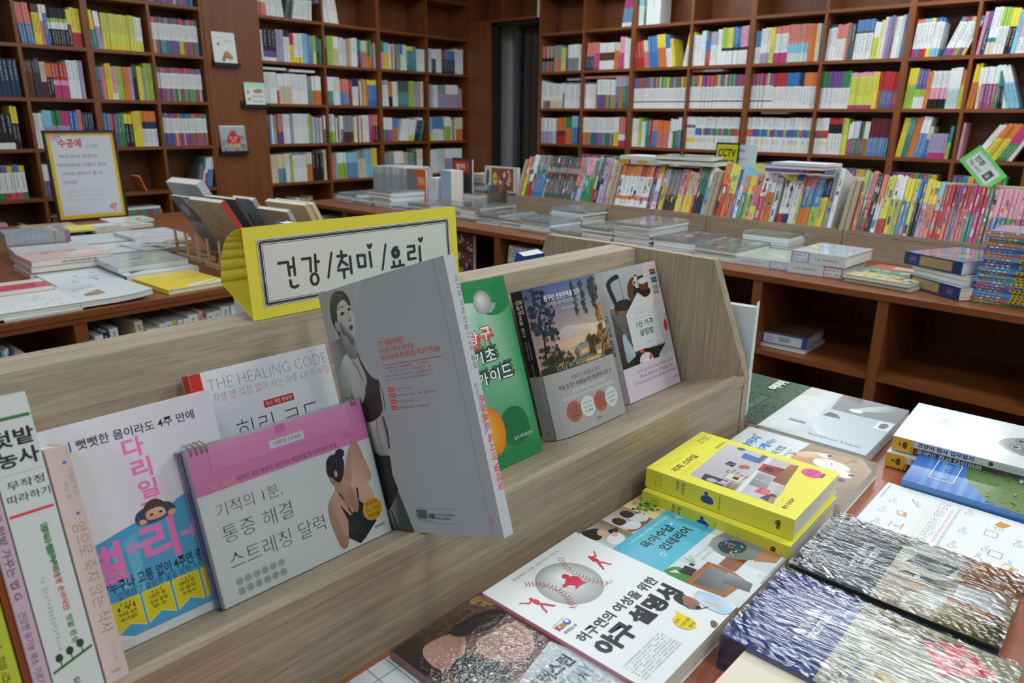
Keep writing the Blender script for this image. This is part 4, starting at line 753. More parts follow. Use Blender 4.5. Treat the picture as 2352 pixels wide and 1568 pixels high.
P.poly([(62, 80), (110, 78), (135, 78), (100, 57), (0, 57), (0, 60)], '#2a2422'); P.ell(70, 56, 39, 24, '#141518', '#2a2c30'); P.ell(70, 60, 20, 14, '#c7ccd6', '#e4e6ec')
for a, e, f_ in ((62, 78, 3), (84, 64, .5), (56, 54, 2.2), (78, 52, 1)): P.ell(a, e, 7, 3.2, '#cf3a2e', '#e66a4c', rot=f_)
P.poly([(84, 178.5), (127, 148.5), (129, 82), (41, 80.5), (40, 146)], '#d3d9dc')
P.text('초보 혼족을 위한', 65, 149, 92, 153, '#7a8086', -.01); P.text('살림의 요령, 삶의 기술', 61, 141, 108, 145.5, '#7a8086', -.01); P.rect(55, 134, 115, 134.5, '#9aa0a6')
P.text('1인 가구', 62, 118.5, 112, 129, '#23262c', .01); P.text('살림법', 67, 103, 106, 114.5, '#23262c', .01); P.text('공아연 지음', 80, 88, 96, 91, '#5a5f64', 0)
P.rect(0, 0, 152, 58, '#d9cfdc', right='#cfc6d4'); P.text('스마트한 살림 지식을 전하는 트위터리안 \'세송\'의', 35, 43, 142, 49, '#3f3642', 0); P.text('혼자서도 잘 사는 ', 42, 33.5, 82, 39.5, '#3f3642', .01); P.text('1인 가구 살림법 150', 84, 33.5, 140, 39.5, '#c4434e', .01); P.text('집 구하기부터 살림, 인테리어, 범죄 예방 안전 수칙까지!', 24, 24, 150, 30, '#3f3642', .005); P.text('K글로리아', 138, 12, 150, 16, '#23262c', .02)
S = Print(); S.rect(0, 0, 22, 226, '#d8dde0'); S.rect(0, 0, 22, 58, '#d9cfdc'); S.text('초보 혼족을 위한', 13, 208, 50, 211.5, '#8a9096', -.01, rot=-90); S.text('살림의 요령 삶의 기술', 7, 208, 50, 211.5, '#8a9096', -.01, rot=-90) ; S.rect(5, 158, 17, 158.5, '#9aa0a6'); S.text('1인 가구 살림법', 7, 152, 76, 159.5, '#23262c', .02, rot=-90)
OM_ = frameM(O4+UU*.966+NP*.040+UP*.0006, (UU+NP*.02), UP, (NP-UU*.02))
book('white-spined household paperback with a chair photo and a house-shaped label', OM_, .154, .226, .021, '#c9cdd0', '#d8dde0', '#d8dde0', front=P, sprint=S, mt=GLOSSY2)
# --- upright books at the left end, spines to the viewer
def standbook(u0, u1, hh, lab, S, cols, a=.151, rot=0, dep=.146, mt=PRINT, du=0):
    w_ = u1-u0
    M = frameM(O4+UU*u1+NP*(a-dep)+UP*.0006, NP, UP, -UU) if 0 else frameM(O4+UU*(u0)+NP*a+UP*.0006, UU, UP, NP) @ Matrix.Rotation(R(rot), 4, 'Z')
    root = empty('book', M, lab, 'book')
    mb = MB(); C = c3(cols); r_ = min(.0028, w_*.2)
    mb.prism([(0, -dep), (0, -r_), (r_*.35, -r_*.3), (r_, 0), (w_-r_, 0), (w_-r_*.35, -r_*.3), (w_, -r_), (w_, -dep), (w_-.0007, -dep), (w_-.0007, -r_*1.2), (.0007, -r_*1.2), (.0007, -dep)], 0, hh, 'y', C, T=Matrix(((1, 0, 0, 0), (0, 1, 0, 0), (0, 0, 1, 0), (0, 0, 0, 1)))); mb.build('cover', mt, root, recalc=True)
    mb = MB(); mb.box(.0008, w_-.0008, .0015, hh-.0015, -dep+.002, -r_*1.3); mb.build('page_block', PAGES, root)
    if S: S.build('spine_print', root, None, mt)
    return root
S = Print(); S.rect(.6, .6, 31.4, 233, '#d2dcdc')
S.rect(1, 216, 30.5, 218.6, '#2f7a3e'); S.text('텃밭', 3, 196, 30, 209, '#2e2430', .03); S.text('농사', 3, 181, 30, 194, '#2e2430', .03); S.rect(2, 176, 30, 176.4, '#9aa4a4'); S.text('무작정', 5, 165, 29, 171.5, '#3a343c', .015); S.text('따라하기', 3, 155, 30.5, 161.5, '#3a343c', .015); S.rect(1.5, 145, 30, 147.2, '#d2483a')
S.text('콩나물부터', 18, 136, 60, 141, '#4a8a4c', .03, rot=-90); S.text('12평 전원까지', 18, 108, 142-28+20-60+33+8, 113, '#cc5040', .03, rot=-90) if 0 else None
S.text('텃밭 재배부터', 18.5, 132, 52, 136.5, '#4a8a4c', .03, rot=-90); S.text('12평 손바닥만', 18.5, 97, 49, 101.5, '#cc5040', .03, rot=-90); S.text('텃밭 완성', 18.5, 63, 40, 67.5, '#4a8a4c', .03, rot=-90); S.marks(9, 40, 12, 98, 20, '#7a9484', 6)
S.poly([(2, 25), (30, 33), (30, 35), (2, 27)], '#2f6a3a')
for k in range(3): S.ell(8+k*7.5, 35+k*2.2, 2.5, 3.2, '#2c4a20'); S.line([(8+k*7.5, 34+k*2.2), (8.6+k*7.5, 27+k*2.2)], .8, '#2c4a20')
S.text('길벗', 13, 17, 25, 21, '#4a5a6a', .02, rot=-90)
standbook(.0865, .1185, .2345, 'wide white gardening book spine with green rule and three small trees, leaning at far left', S, '#d2dcdc', rot=0)
S = Print(); S.rect(.6, .6, 10.4, 206, '#c4aebe'); S.text('혼자서도 작은 텃밭 가꾸는 법 G', 2.2, 190, 105, 196, '#5a4660', .02, rot=-90); S.text('건강한 유기농 채소 기르기', 2.2, 78, 58, 83, '#6a5670', .01, rot=-90)
standbook(.0755, .0863, .2075, 'lilac paperback spine between the white gardening book and the brown one', S, '#c4aebe')
S = Print(); S.rect(.3, .3, 3.9, 190, '#8a4416')
standbook(.0708, .0752, .190, 'thin brown-orange spine beside the lime yellow book at far left', S, '#8a4416', dep=.14, a=.148)
S = Print(); S.rect(.6, .6, 17, 178, '#b8c43a'); S.text('그린 헬스', 7, 80, 56, 85, '#6f7a20', .01, rot=-90); S.text('건강', 7, 40, 20, 45, '#6f7a20', .01, rot=-90)
standbook(.0522, .0704, .180, 'lime yellow book spine cut by the left picture edge', S, '#b8c43a', dep=.14, a=.148)
S = Print(); S.rect(.6, .6, 16.4, 187, '#d9c8c0', right='#cdbcb4'); S.text('카밀로 푸드', 12, 170, 34, 173.5, '#6a86c8', 0, rot=-90); S.text('먹는 법', 7, 160, 20, 163.5, '#6a86c8', 0, rot=-90); S.ell(11.5, 174.5, 1.4, 1.4, '#3a78d0'); S.ell(11.5, 134, 1.4, 1.2, '#3a78d0')
S.text('암으로 죽지 않는 식사', 5.2, 127, 94, 136.5, '#6b6262', -.01, rot=-90); S.marks(9.5, 12, 12, 30, 8, '#7f8cc0', 2); S.text('한국경제신문', 5, 6, 12, 9, '#7a7070', 0)
standbook(.1190, .1362, .188, 'beige cancer diet book spine standing right of the white gardening book', S, '#d9c8c0')
# --- yellow tent sign on the ridge of the racks
TS = empty('tent_sign', frameM(UU*.381+VV*.775+ZZ*1.0475, UU, (ZZ*.997+VV*.075).normalized(), (-VV*.997+ZZ*.075).normalized()), 'yellow folded card tent sign lettered 건강/취미/요리 on the oak rack', 'sign')
YEL = '#ece04a'; Yc = c3(YEL)
def tentpanel(nm, pts, par):   # thin folded card
    mb = MB(); mb.face(pts, Yc); o = mb.build(nm, mat('yellow_card', .55, .35, attr=True), par); s_ = o.modifiers.new('s', 'SOLIDIFY'); s_.thickness = .0008; s_.offset = -1; return o
Lt = .318
tentpanel('front_panel', [(-.001, 0, 0), (Lt, 0, 0), (Lt, .106, 0), (-.001, .106, 0)], TS)
n_ = 8; mb = MB()
def bp(i): t = i/n_; y = .106*(1-t)+.038*t; z = -.074*t-.012*math.sin(math.pi*t); y += .016*math.sin(math.pi*t); return y, z
for i in range(n_):
    (y0, z0), (y1, z1) = bp(i), bp(i+1); mb.face([(0, y0, z0), (0, y1, z1), (Lt, y1, z1), (Lt, y0, z0)], Yc)
o = mb.build('back_panel', mat('yellow_card'), TS, smooth=True); q = o.modifiers.new('s', 'SOLIDIFY'); q.thickness = .0008
tentpanel('base_panel', [(0, 0, 0), (0, .038, -.074), (Lt, .038, -.074), (Lt, 0, 0)], TS)
P = Print(); P.rect(14, 13, 304, 92, '#dedfda', n=10)
for a, wd in ((1.6, .8), (3.8, 2.6), (6.4, .7)): P.frame(14+a, 13+a, 304-a, 92-a, wd, '#232833')
def st(pts, wd=3.6):
    P.line(pts, wd, INK)
    for p in pts: P.ell(p[0], p[1], wd/2, wd/2, INK, n=10)
def arc(cx, cy, rx, ry, a0, a1, n=12): return [(cx+rx*math.cos(R(a0+(a1-a0)*i/n)), cy+ry*math.sin(R(a0+(a1-a0)*i/n))) for i in range(n+1)]
# 건
st([(38, 62), (50, 62), (50.5, 46)]); st([(57.5, 66), (57.5, 46)]); st([(50, 55.5), (57, 56)]); st([(50.5, 40), (51, 33), (55, 31), (60, 32.5)])
# 강
st([(69, 63), (80, 63), (79, 47)]); st([(87, 66), (86, 46.5)]); st([(87, 57.5), (91, 57.5)]); st(arc(83, 37, 5, 6.6, 0, 360, 18))
st([(110, 66), (102, 36)], 3)
# 취
st([(124, 66), (124, 60)]); st([(118, 60.5), (131, 60)]); st([(126, 60), (118, 47)]); st([(123, 54), (131, 48)]); st([(117, 43), (132, 43)]); st([(125, 43), (125, 32.5)]); st([(136, 58), (136, 37)])
# 미
st([(147, 58), (158, 57), (158, 43), (148, 43), (147, 58)]); st([(166, 60), (167, 41)])
def heart(cx, cy, s_): P.blob([(cx, cy-s_), (cx-s_, cy+s_*.2), (cx-s_*.8, cy+s_), (cx-s_*.1, cy+s_*.5), (cx+s_*.7, cy+s_*1.1), (cx+s_, cy+s_*.3)], INK, it=2)
heart(167, 67, 4.6)
st([(192, 67), (184, 35)], 3)
# 요 with a spiral
sp_ = []; 
for i in range(30): t = i/29*4.1*math.pi; r0 = 7.6*(1-i/29*.78); sp_.append((208+r0*math.cos(t+1.2), 54+r0*1.05*math.sin(t+1.2)))
st(sp_, 2.8); st([(203, 43), (203, 37)]); st([(213, 43), (213, 37)]); st([(199, 36), (219, 36.5)])
# 리
st([(228, 60), (239, 60), (239, 52.5), (228, 52), (228, 43), (240, 43)]); st([(248, 58), (248, 38)]); heart(251, 66.5, 4.6)
LAB = Print(); P.build('label', TS, Matrix.Translation((0, 0, .0006)), mat('laminated_label', .12, .6, attr=True, bump=.06, bscale=16, coat=.5))
# --- books leaning in the rear rack, only their tops visible
P = Print(); P.rect(0, 0, 150, 210, '#cfd6dc'); P.text('반려', 20, 60, 50, 84, '#2f7a5a', .02)
book('pale grey book with green lettering behind the yellow tent sign', frameM(UU*.470+VV*.985+ZZ*.890, (UU), (ZZ*.995+VV*.09), (-VV*.995+ZZ*.09)), .150, .215, .018, '#cfd6dc', '#dfe4e8', front=P)
book('bright blue book corner poking up beyond the yellow tent sign', frameM(UU*.548+VV*.925+ZZ*.887, VV, ZZ, VV.cross(ZZ)), .06, .240, .018, '#3a8ecb', '#3a8ecb') 
book('dark blue book corner behind the right end of the oak rack', frameM(UU*1.00+VV*.985+ZZ*.86, UU, (ZZ*.94-VV*.33), (-VV*.94-ZZ*.33)), .06, .175, .02, '#2e4f96', '#2e4f96')
# --- white book standing past the end panel of the oak rack
S = Print(); S.rect(0, 0, 17, 235, '#d8e0e2'); S.marks(8, 150, 10, 222, 28, '#5a6468', 3); S.text('제주의 숲', 6, 128, 34, 133, '#5a6468', 0, rot=-90); S.text('보들이 숲', 12, 128, 34, 133, '#5a6468', 0, rot=-90); S.marks(6.5, 16, 9.5, 90, 26, '#5a6468', 9); S.rect(0, 12, 17, 12.5, '#8a9498'); S.text('상상', 5, 3.5, 12, 8, '#3a4448', .01, rot=0)
e2 = (-UU*.30-VV*.954).normalized()
ax_ = Vector((-.1, .995, 0)).normalized(); MW = frameM(Vector((1.216, .494, .7405)), ax_, ZZ, ax_.cross(ZZ))
book('tall white hardback standing on the table past the end panel of the oak rack', MW, .145, .225, .017, '#c9d6dc', '#d8e0e2', sprint=S, hard=False)
# ================================================================== books lying on the near table
def flatbook(label, x, y, ang, w_, h_, t_, top, cover=WHITE, spine=None, front=None, sprint=None, side='L', mt=None, film=None, hard=False, tilt=0, group=None, cat='book', name='book', back=None, tx=0):
    """x, y = bottom-left corner of the cover as read, top = height of the cover"""
    M = flatM(x, y, top, ang) @ Matrix.Rotation(R(tilt), 4, 'Y') @ Matrix.Rotation(R(tx), 4, 'X')
    return book(label, M, w_, h_, t_, cover, spine, back, front, sprint, side, mt, film=film, hard=hard, group=group, cat=cat, name=name)
# baseball manual
P = Print(); P.rect(0, 0, 172, 221, '#e6eaea')
P.text('세상에서 가장 쉬운 야구 가이드', 39, 208, 124, 213, '#4a4e54', 0)
P.ell(81, 161, 39, 40, '#9aa0a0', '#f2f3f0', n=40, off=(4, 14))
def stitch(pts):
    for i, ((x0, y0), (x1, y1)) in enumerate(zip(pts, pts[1:])):
        dx, dy = x1-x0, y1-y0; l = math.hypot(dx, dy); n_ = max(1, int(l/4))
        for k in range(n_):
            u = k/n_; x, y = x0+dx*u, y0+dy*u; nx, ny = -dy/l, dx/l; tx_, ty_ = dx/l, dy/l
            for s_ in (-1, 1): P.line([(x, y), (x+nx*s_*4.6-tx_*2.2, y+ny*s_*4.6-ty_*2.2)], .9, '#b8363e')
        P.line([(x0, y0), (x1, y1)], .4, '#a8a49c')
stitch([(112, 197), (104, 187), (100, 175), (99, 160), (101, 146), (107, 133), (114, 124)]); stitch([(45, 194), (54, 186), (60, 175), (62, 160), (58, 146), (51, 134), (46, 126)])
RED = '#cf2440'
def figure(cx, cy, s_, f=1):
    T = lambda pts: [(cx+x*s_*f, cy+y*s_) for x, y in pts]
    P.ell(cx, cy+8.4*s_, 1.7*s_, 1.9*s_, RED); P.blob(T([(-2, 7), (-3.4, 2), (-1.4, -2), (1.8, -2), (2.6, 3), (1.6, 7)]), RED, it=1); P.blob(T([(1.2, 6.6), (5.2, 4.2), (8, 6.5), (7, 7.6), (5, 6), (2, 8)]), RED, it=1)
    P.blob(T([(-1.6, -1), (-5, -6), (-7.4, -12), (-9, -13), (-6, -13.4), (-2.6, -7), (.6, -2)]), RED, it=1); P.blob(T([(-.6, -1.6), (3, -6), (4, -12), (6.6, -13.4), (3, -14), (1.6, -7.6), (-1.6, -3)]), RED, it=1); P.line(T([(6.6, 7.2), (11.6, 12)]), 1.1*s_, RED)
figure(138, 163, 1.25, 1); figure(28, 163, 1.25, -1)
P.ell(87, 171, 4.4, 4.8, RED); P.blob([(80, 167), (94, 167), (97, 158), (92, 150), (99, 146), (84, 149), (74, 147), (82, 152), (78, 159), (70, 158), (70, 164), (77, 163)], RED, it=1)
P.text('허구연 지음', 101, 126, 119, 129, '#9a9fa2', 0)
P.text('K', 8, 117, 15, 125, '#c0262e', .05); P.text('B', 14.5, 117, 21, 124, '#a8862a', .05); P.ell(25, 121, 4.4, 4.4, '#2a5ea8'); P.ell(25.6, 122, 2.4, 2.6, '#e6eaea'); P.line([(8, 126.5), (28, 128)], .5, '#8a8f94'); P.text('추천도서', 9, 109, 28, 113.5, '#3a3e44', .01)
P.text('허구연의 여성을 위한', 11, 86.5, 154, 101, '#1d2638', .012); P.text('야구 설명서', 12, 55, 154, 82, '#181f30', .045)
P.marks(9, 14, 78, 42, 8, '#b4babd', 4)
P.blob([(150, 0), (172, 0), (172, 44), (158, 46), (150, 36), (146, 16)], '#b9cfe6', ['#a8c2de', '#cfe0f0', '#9db8d6'], 1); P.blob([(136, 52), (134, 40), (138, 32), (146, 30), (152, 38), (151, 50), (145, 56)], '#8a6450', ['#6e4c3c', '#a87c64', '#8a6450']); P.blob([(134, 52), (133, 44), (137, 46), (148, 54), (152, 50), (150, 58), (142, 61), (136, 58)], '#1f242a', it=1)
P.line([(135, 46), (133, 36), (140, 28), (150, 22)], 1.2, '#1f242a'); P.ell(141, 30, 3.4, 2.6, '#1a1c20'); P.line([(156, 30), (158, 12)], 2, '#d9b43a'); P.blob([(120, 2), (128, 10), (134, 8), (130, 0)], '#7a5444', it=1)
P.ell(109, 29, 10.5, 12.5, '#e8cf1e', n=30); P.poly([(113, 40), (120, 46), (118, 34)], '#e8cf1e'); P.text('야구,', 101, 33, 111, 37.5, '#2a2810', .01); P.text('이것만 알면', 101, 26, 118, 30.5, '#2a2810', .01); P.text('돼쓰요', 105, 19, 116, 23.5, '#2a2810', .01)
flatbook('white baseball manual with a stitched ball and red player figures on its cover', .504, .263, -.5, .172, .221, .026, .7665, '#e6eaea', '#d98ca0', front=P, mt=GLOSSY2)
# childcare interior book
P = Print(); P.rect(0, 0, 157, 220, '#cdd6da'); P.rect(0, 168, 157, 220, '#a98a62'); P.rect(0, 168, 48, 220, '#c4ced2', right='#8a6a4a'); P.rect(48, 168, 98, 220, '#c6ccd0', right='#a08668'); P.rect(98, 168, 157, 220, '#e2cf9e', right='#d0b070')
P.blob([(48, 170), (98, 170), (96, 186), (70, 178), (50, 184)], '#8a5a38', it=1)
P.blob([(0, 220), (0, 196), (8, 192), (18, 196), (24, 206), (20, 216), (10, 220)], '#2a211c', it=1); P.ell(22, 200, 8, 8.5, '#d2a68c', '#e0bca4'); P.blob([(6, 214), (12, 200), (20, 208), (28, 208), (20, 218)], '#2a211c', it=1); P.blob([(18, 190), (34, 190), (38, 180), (30, 168), (10, 170), (8, 182)], '#e0e2e2', it=1); P.blob([(28, 198), (40, 198), (41, 188), (30, 186)], '#1c1e20', it=1); P.ell(41, 192, 4, 3.6, '#303438'); P.blob([(24, 188), (34, 192), (36, 186), (28, 180)], '#d9ae94', it=1); P.blob([(36, 172), (44, 180), (48, 172), (44, 168)], '#5f9a44', it=1)
for cx, cy in ((60, 200), (83, 203)):
    P.ell(cx, cy, 9, 10, '#2e211b', '#4a362c'); P.blob([(cx-8, cy-6), (cx-2, cy-9), (cx+12, cy-8), (cx+20, cy-22), (cx+6, cy-30), (cx-8, cy-22)], '#d4d9e0', ['#c2c9d2', '#e2e6ea'])
rt_ = random.Random(9)
for _ in range(90): P.ell(118+rt_.gauss(0, 9), 194+rt_.gauss(0, 7), rt_.uniform(1.2, 3.2), rt_.uniform(1, 2.4), rt_.choice(['#3f7a2c', '#5a9a3a', '#74b04c', '#2f5f24']), n=6, rot=rt_.uniform(0, 3))
P.blob([(126, 200), (150, 206), (154, 188), (136, 184)], '#c98a4a', it=1)
P.rect(0, 97, 157, 169, '#55b5cf'); P.text('0~10세 아이를 둔 엄마들의 정리수납 지침서', 22, 157, 116, 162, '#d8eef4', 0)
P.text('육아수납', 30, 136, 98, 151, '#1c2a3a', .03); P.text('인테리어', 42, 116, 108, 131, '#1c2a3a', .03); P.poly([(118, 150), (130, 154), (126, 140)], '#8ed2e2'); P.ell(33, 116, 4, 4, '#cfeaf2'); P.ell(33, 116, 3, 3, '#55b5cf'); P.ell(103, 146, 2.6, 2, '#cfeaf2'); P.text('JJeo 지음 | 박성현 옮김', 108, 105, 140, 109, '#1f5a70', 0)
P.rect(0, 0, 157, 97, '#cdd6da', right='#d9e0e4'); P.text('아이가 있어도 깨끗하다!', 56, 81, 104, 86, '#5a6a70', 0); P.text('엄마는 편하고, 아이는 즐거운 초간단 인테리어!', 56, 73, 136, 78, '#5a6a70', 0)
P.blob([(0, 97), (0, 60), (16, 64), (24, 80), (22, 92), (10, 97)], '#3f7f3a', it=1); P.poly([(6, 92), (16, 88), (12, 80)], '#cdd6da')
for i in range(26): a = rt_.uniform(.4, 2.8); P.line([(44, 78), (44+16*math.cos(a)*rt_.random(), 84+14*math.sin(a)*rt_.random())], .8, '#a8bba8')
P.poly([(14, 83), (31, 84), (33, 69), (16, 68)], '#1a1c1e'); P.rect(35, 76, 41, 82, '#2a3a44')
P.poly([(0, 68), (57, 68), (60, 40), (52, 14), (6, 20)], '#9a5c2e'); P.poly([(6, 60), (52, 60), (50, 26), (14, 28)], '#6f7474', ['#4a4e4e', '#7e8484', '#83898c', '#5c6262']); P.line([(4, 62), (56, 62)], 1.2, '#b87a44')
for x in (18, 31, 44): P.line([(x, 67), (x-1, 60)], .8, '#7a4420')
P.poly([(30, 36), (54, 40), (52, 8), (34, 4)], '#7a8086', ['#53585c', '#9aa2ac', '#5c6266', '#4a4e52']); P.rect(60, 34, 104, 56, '#8a4a28', right='#5a3426')
P.blob([(80, 66), (96, 92), (150, 80), (156, 40), (118, 20), (96, 30), (84, 46)], '#7f8482', ['#5c605e', '#9a9f9d', '#6c706e'], 1); P.blob([(86, 64), (100, 80), (122, 72), (126, 50), (108, 44), (94, 52)], '#26405a', it=1)
for _ in range(22): P.ell(106+rt_.gauss(0, 9), 61+rt_.gauss(0, 7), rt_.uniform(1, 2.8), rt_.uniform(1, 2), rt_.choice(['#4f8ac8', '#d25048', '#d9c04a', '#e0e4e0', '#58a058']), n=6)
P.poly([(96, 28), (154, 30), (156, 9), (112, 6)], '#b98060'); P.rect(138, 92, 154, 104, '#3a3a34'); P.text('길벗', 68, 3, 78, 12, '#dfe4e6', .03); P.rect(60, 0, 157, 3, '#9aa0a4')
P.rect(130, 0, 157, 9, '#8f979c'); 
flatbook('childcare interior paperback with a turquoise title band and grey sofa photograph', .682, .2615, -1, .157, .220, .019, .7605, '#cdd6da', '#e2cf9e', front=P, mt=GLOSSY2)
# yellow interior books, a stack of two
def yelprint(full):
    P = Print(); P.rect(0, 0, 167, 210, '#ece64e')
    if not full: return P
    P.poly([(20, 154), (153, 160), (151, 51), (20, 36)], '#c9c4ca', ['#b8b2ba', '#cfc9cf', '#c6c0c4', '#cac5ca'])
    P.poly([(20, 108), (150, 94), (151, 51), (20, 36)], '#c2bfc4'); P.poly([(120, 124), (139, 127), (136, 104), (118, 100)], '#4a78b8'); P.frame(121, 104, 135, 124, .7, '#2f5290'); P.line([(128, 124), (127, 103)], .7, '#2f5290'); P.rect(120, 96, 150, 104, '#5a6a7c'); P.ell(148, 136, 5, 6, '#4f6a58')
    P.poly([(85, 133), (99, 131), (97, 120), (83, 120)], '#23262c'); P.line([(87, 130), (94, 122)], .8, '#c9ccd0'); P.marks(58, 104, 78, 124, 3, '#4a4248', 6); P.poly([(20, 137), (39, 140), (40, 106), (20, 105)], '#3f3a46'); P.ell(27, 124, 6, 8, '#9a94a4', '#c9c4d0'); P.poly([(24, 116), (38, 112), (36, 106), (26, 106)], '#b9b6c2')
    P.frame(44, 88, 66, 116, .9, '#9a5240'); P.rect(45, 89, 65, 115, '#d6d1c6'); P.rect(50, 98, 58, 106, '#23242a'); P.ell(60, 104, 3, 3.6, '#d0a83a'); P.blob([(84, 112), (96, 116), (104, 106), (94, 98)], '#a8664a', it=1); P.rect(20, 88, 44, 104, '#8a7466', right='#b8a898'); P.marks(22, 90, 70, 104, 2, '#5a4438', 3)
    P.poly([(20, 87), (148, 94), (147, 88), (20, 80)], '#dcdce0'); P.poly([(50, 82), (92, 86), (92, 64), (50, 58)], '#8f9296', ['#7c7f84', '#9ca0a4', '#a8abb0', '#85898e']); P.line([(71, 84), (71, 61)], 1.4, '#d2d3d6')
    P.poly([(98, 90), (124, 92), (127, 62), (96, 60)], '#b8362c', ['#a02c24', '#c8483a', '#7a2018', '#b03428']); P.poly([(104, 84), (118, 86), (118, 74), (104, 72)], '#3a2420'); P.line([(98, 60), (96, 48)], 1, '#2a1c1c'); P.line([(126, 62), (134, 48)], 1, '#2a1c1c')
    P.poly([(81, 62), (145, 62), (151, 51), (79, 43)], '#9a6236', ['#7a4a28', '#b07a48', '#a06a3c', '#8a5630']); P.poly([(62, 51), (80, 49), (77, 41), (44, 38), (46, 46)], '#b9b4b0'); P.poly([(20, 70), (44, 68), (44, 40), (20, 36)], '#c9c6d2'); P.poly([(34, 68), (50, 66), (52, 52), (36, 50)], '#d8407a'); P.ell(44, 57, 6, 5, '#e07a2a'); P.poly([(24, 56), (46, 48), (44, 40), (20, 38)], '#4a3c34')
    P.poly([(20, 44), (36, 46), (40, 40), (20, 36)], '#a98a70')
    P.text('리피 스타일', 17, 171, 82, 182, '#2c2c1c', .02); P.text('인테리어', 16, 158, 66, 168, '#5a5a38', -.03); P.line([(20, 186), (34, 192), (50, 189)], .4, '#a8a046'); P.text('가족의', 48, 187, 60, 191, '#d08a6a', -.02)
    P.marks(125, 188, 155, 200, 3, '#6a683a', 2); P.text('레테공식카페 편집부 지음', 124, 163, 154, 168, '#55542e', 0); P.text('"선수들의 집은', 15, 27, 54, 33, '#5f5f3a', -.03); P.text('뭔가 다르다!"', 18, 18, 51, 24.5, '#2c2c1c', .01)
    P.ell(140, 29, 14, 14, '#e2489a', n=30); P.marks(131, 24, 150, 36, 4, '#6a1a48', 4); P.text('중앙m&b', 134, 13, 150, 18, '#2c2c1c', .03)
    return P
def yelspine(): 
    S = Print(); S.rect(0, 0, 29, 210, '#e2dc48'); S.marks(5, 184, 24, 196, 4, '#4a4a24', 5)
    S.text('리피', 12, 157, 25, 163, '#2c2c1c', .02); S.text('스타일', 7, 149, 25, 155, '#2c2c1c', .02); S.text('인테', 12, 140, 25, 146, '#5a5a38', -.03); S.text('리어', 12, 132, 25, 138, '#5a5a38', -.03)
    S.blob([(8, 124), (8, 108), (14, 106), (20, 112), (19, 122), (13, 126)], '#2a4f8a', it=1); S.ell(22, 118, 2.4, 3, '#2a4f8a'); S.text('레테공식카페 편집부', 5, 97, 24, 100, '#3a3a22', 0); S.text('m&b', 9, 17, 21, 24, '#1c1c12', .06); return S
flatbook('lower yellow home style book, underneath its identical twin', .815, .2585, 0, .166, .208, .029, .7765, '#ece64e', '#dcd63e', front=yelprint(0), sprint=yelspine())
flatbook('upper yellow home style book with a room photograph and pink round label', .829, .2615, .6, .166, .208, .029, .8065, '#ece64e', '#e2dc48', front=yelprint(1), sprint=yelspine())
# dog book
P = Print(); P.rect(0, 0, 176, 212, '#dfe6ea'); P.poly([(0, 112), (176, 106), (176, 0), (0, 0)], '#b39a7c', ['#c9ccd0', '#b8a488', '#5a4630', '#8a7258'])
P.poly([(100, 112), (176, 107), (176, 80), (130, 76)], '#a08260'); P.blob([(60, 80), (176, 100), (176, 0), (30, 0)], '#a88c6c', ['#7c644a', '#bda284', '#9a7e5e'], 1); P.blob([(90, 100), (110, 112), (124, 104), (116, 88), (96, 84)], '#c98a58', ['#b4764a', '#dca878'])
P.blob([(108, 30), (96, 50), (104, 76), (124, 84), (140, 70), (136, 42), (124, 24)], '#e8e6e0', ['#c9c4bc', '#f2f0ec', '#d9d4cc']); P.blob([(118, 110), (136, 108), (150, 92), (156, 74), (150, 62), (138, 66), (124, 84), (116, 98)], '#d2a070', ['#c08a58', '#e2b88c', '#efe2d0']); P.blob([(136, 78), (150, 84), (156, 72), (150, 62), (140, 66)], '#ece4d8', it=1)
P.poly([(118, 108), (112, 124), (126, 112)], '#b87a4c'); P.ell(150, 67, 4.6, 3.2, '#2a2624'); P.line([(132, 80), (138, 76)], 1.2, '#3a2c22'); P.blob([(96, 40), (110, 42), (112, 20), (96, 14), (86, 26)], '#f0eeea', it=2); P.ell(104, 19, 5.2, 4.6, '#6a5a5a', '#3a3434'); P.line([(118, 52), (126, 56)], 1.3, '#4a3c34'); P.line([(150, 96), (168, 60), (172, 20)], 2.2, '#7a6248'); P.line([(140, 40), (160, 30)], 2, '#8a7050'); P.ell(78, 26, 7, 6, '#4a4a44', '#2c2a26')
P.text('강아지', 86, 175, 144, 191, '#1f8fd8', .06); P.text('살게', 82, 151, 124, 167, '#1f8fd8', .06); P.text('하는', 126, 153, 152, 164, '#26282c', .01); P.text('50가지 방법', 74, 130, 134, 143, '#26282c', .02); P.ell(150, 192, 3, 3, '#e09a3a'); P.text('어지니아 갤런트 지음', 74, 119, 132, 123, '#5a6066', 0); P.text('CF', 152, 26, 164, 36, '#5a4630', -.02)
flatbook('dog care paperback with blue title and two sleeping dogs, behind the yellow stack', .985, .2525, 0, .176, .212, .024, .7645, '#dfe6ea', '#e2e4e4', front=P, mt=GLOSSY2, side='L')
# SIMPLE INTERIOR (reads towards +y)
P = Print(); P.rect(0, 0, 179, 258, '#c5cdd4'); P.poly([(0, 0), (108, 0), (118, 20), (110, 96), (40, 96), (0, 84)], '#8b9298', ['#7c8288', '#8e959c', '#9aa2aa', '#7d848c', '#6c737a', '#6a7178'])
P.poly([(0, 84), (56, 93), (111, 92), (119, 130), (107, 200), (60, 258), (0, 258)], '#b9c3ca', ['#a9b4bd', '#b4bec6', '#c2cbd2', '#cfd7dd', '#dbe2e6', '#c5ced6', '#b4bfc9'])
P.poly([(107, 200), (119, 130), (121, 20), (124, 0), (179, 0), (179, 258), (135, 242)], '#dfe6ea', ['#c9d2d8', '#d9e0e4', '#e6ebee', '#d2d8da', '#dcdcd4', '#e2e8ec', '#d4dce2']); P.poly([(152, 0), (179, 0), (179, 60), (150, 40)], '#cfd0c4')
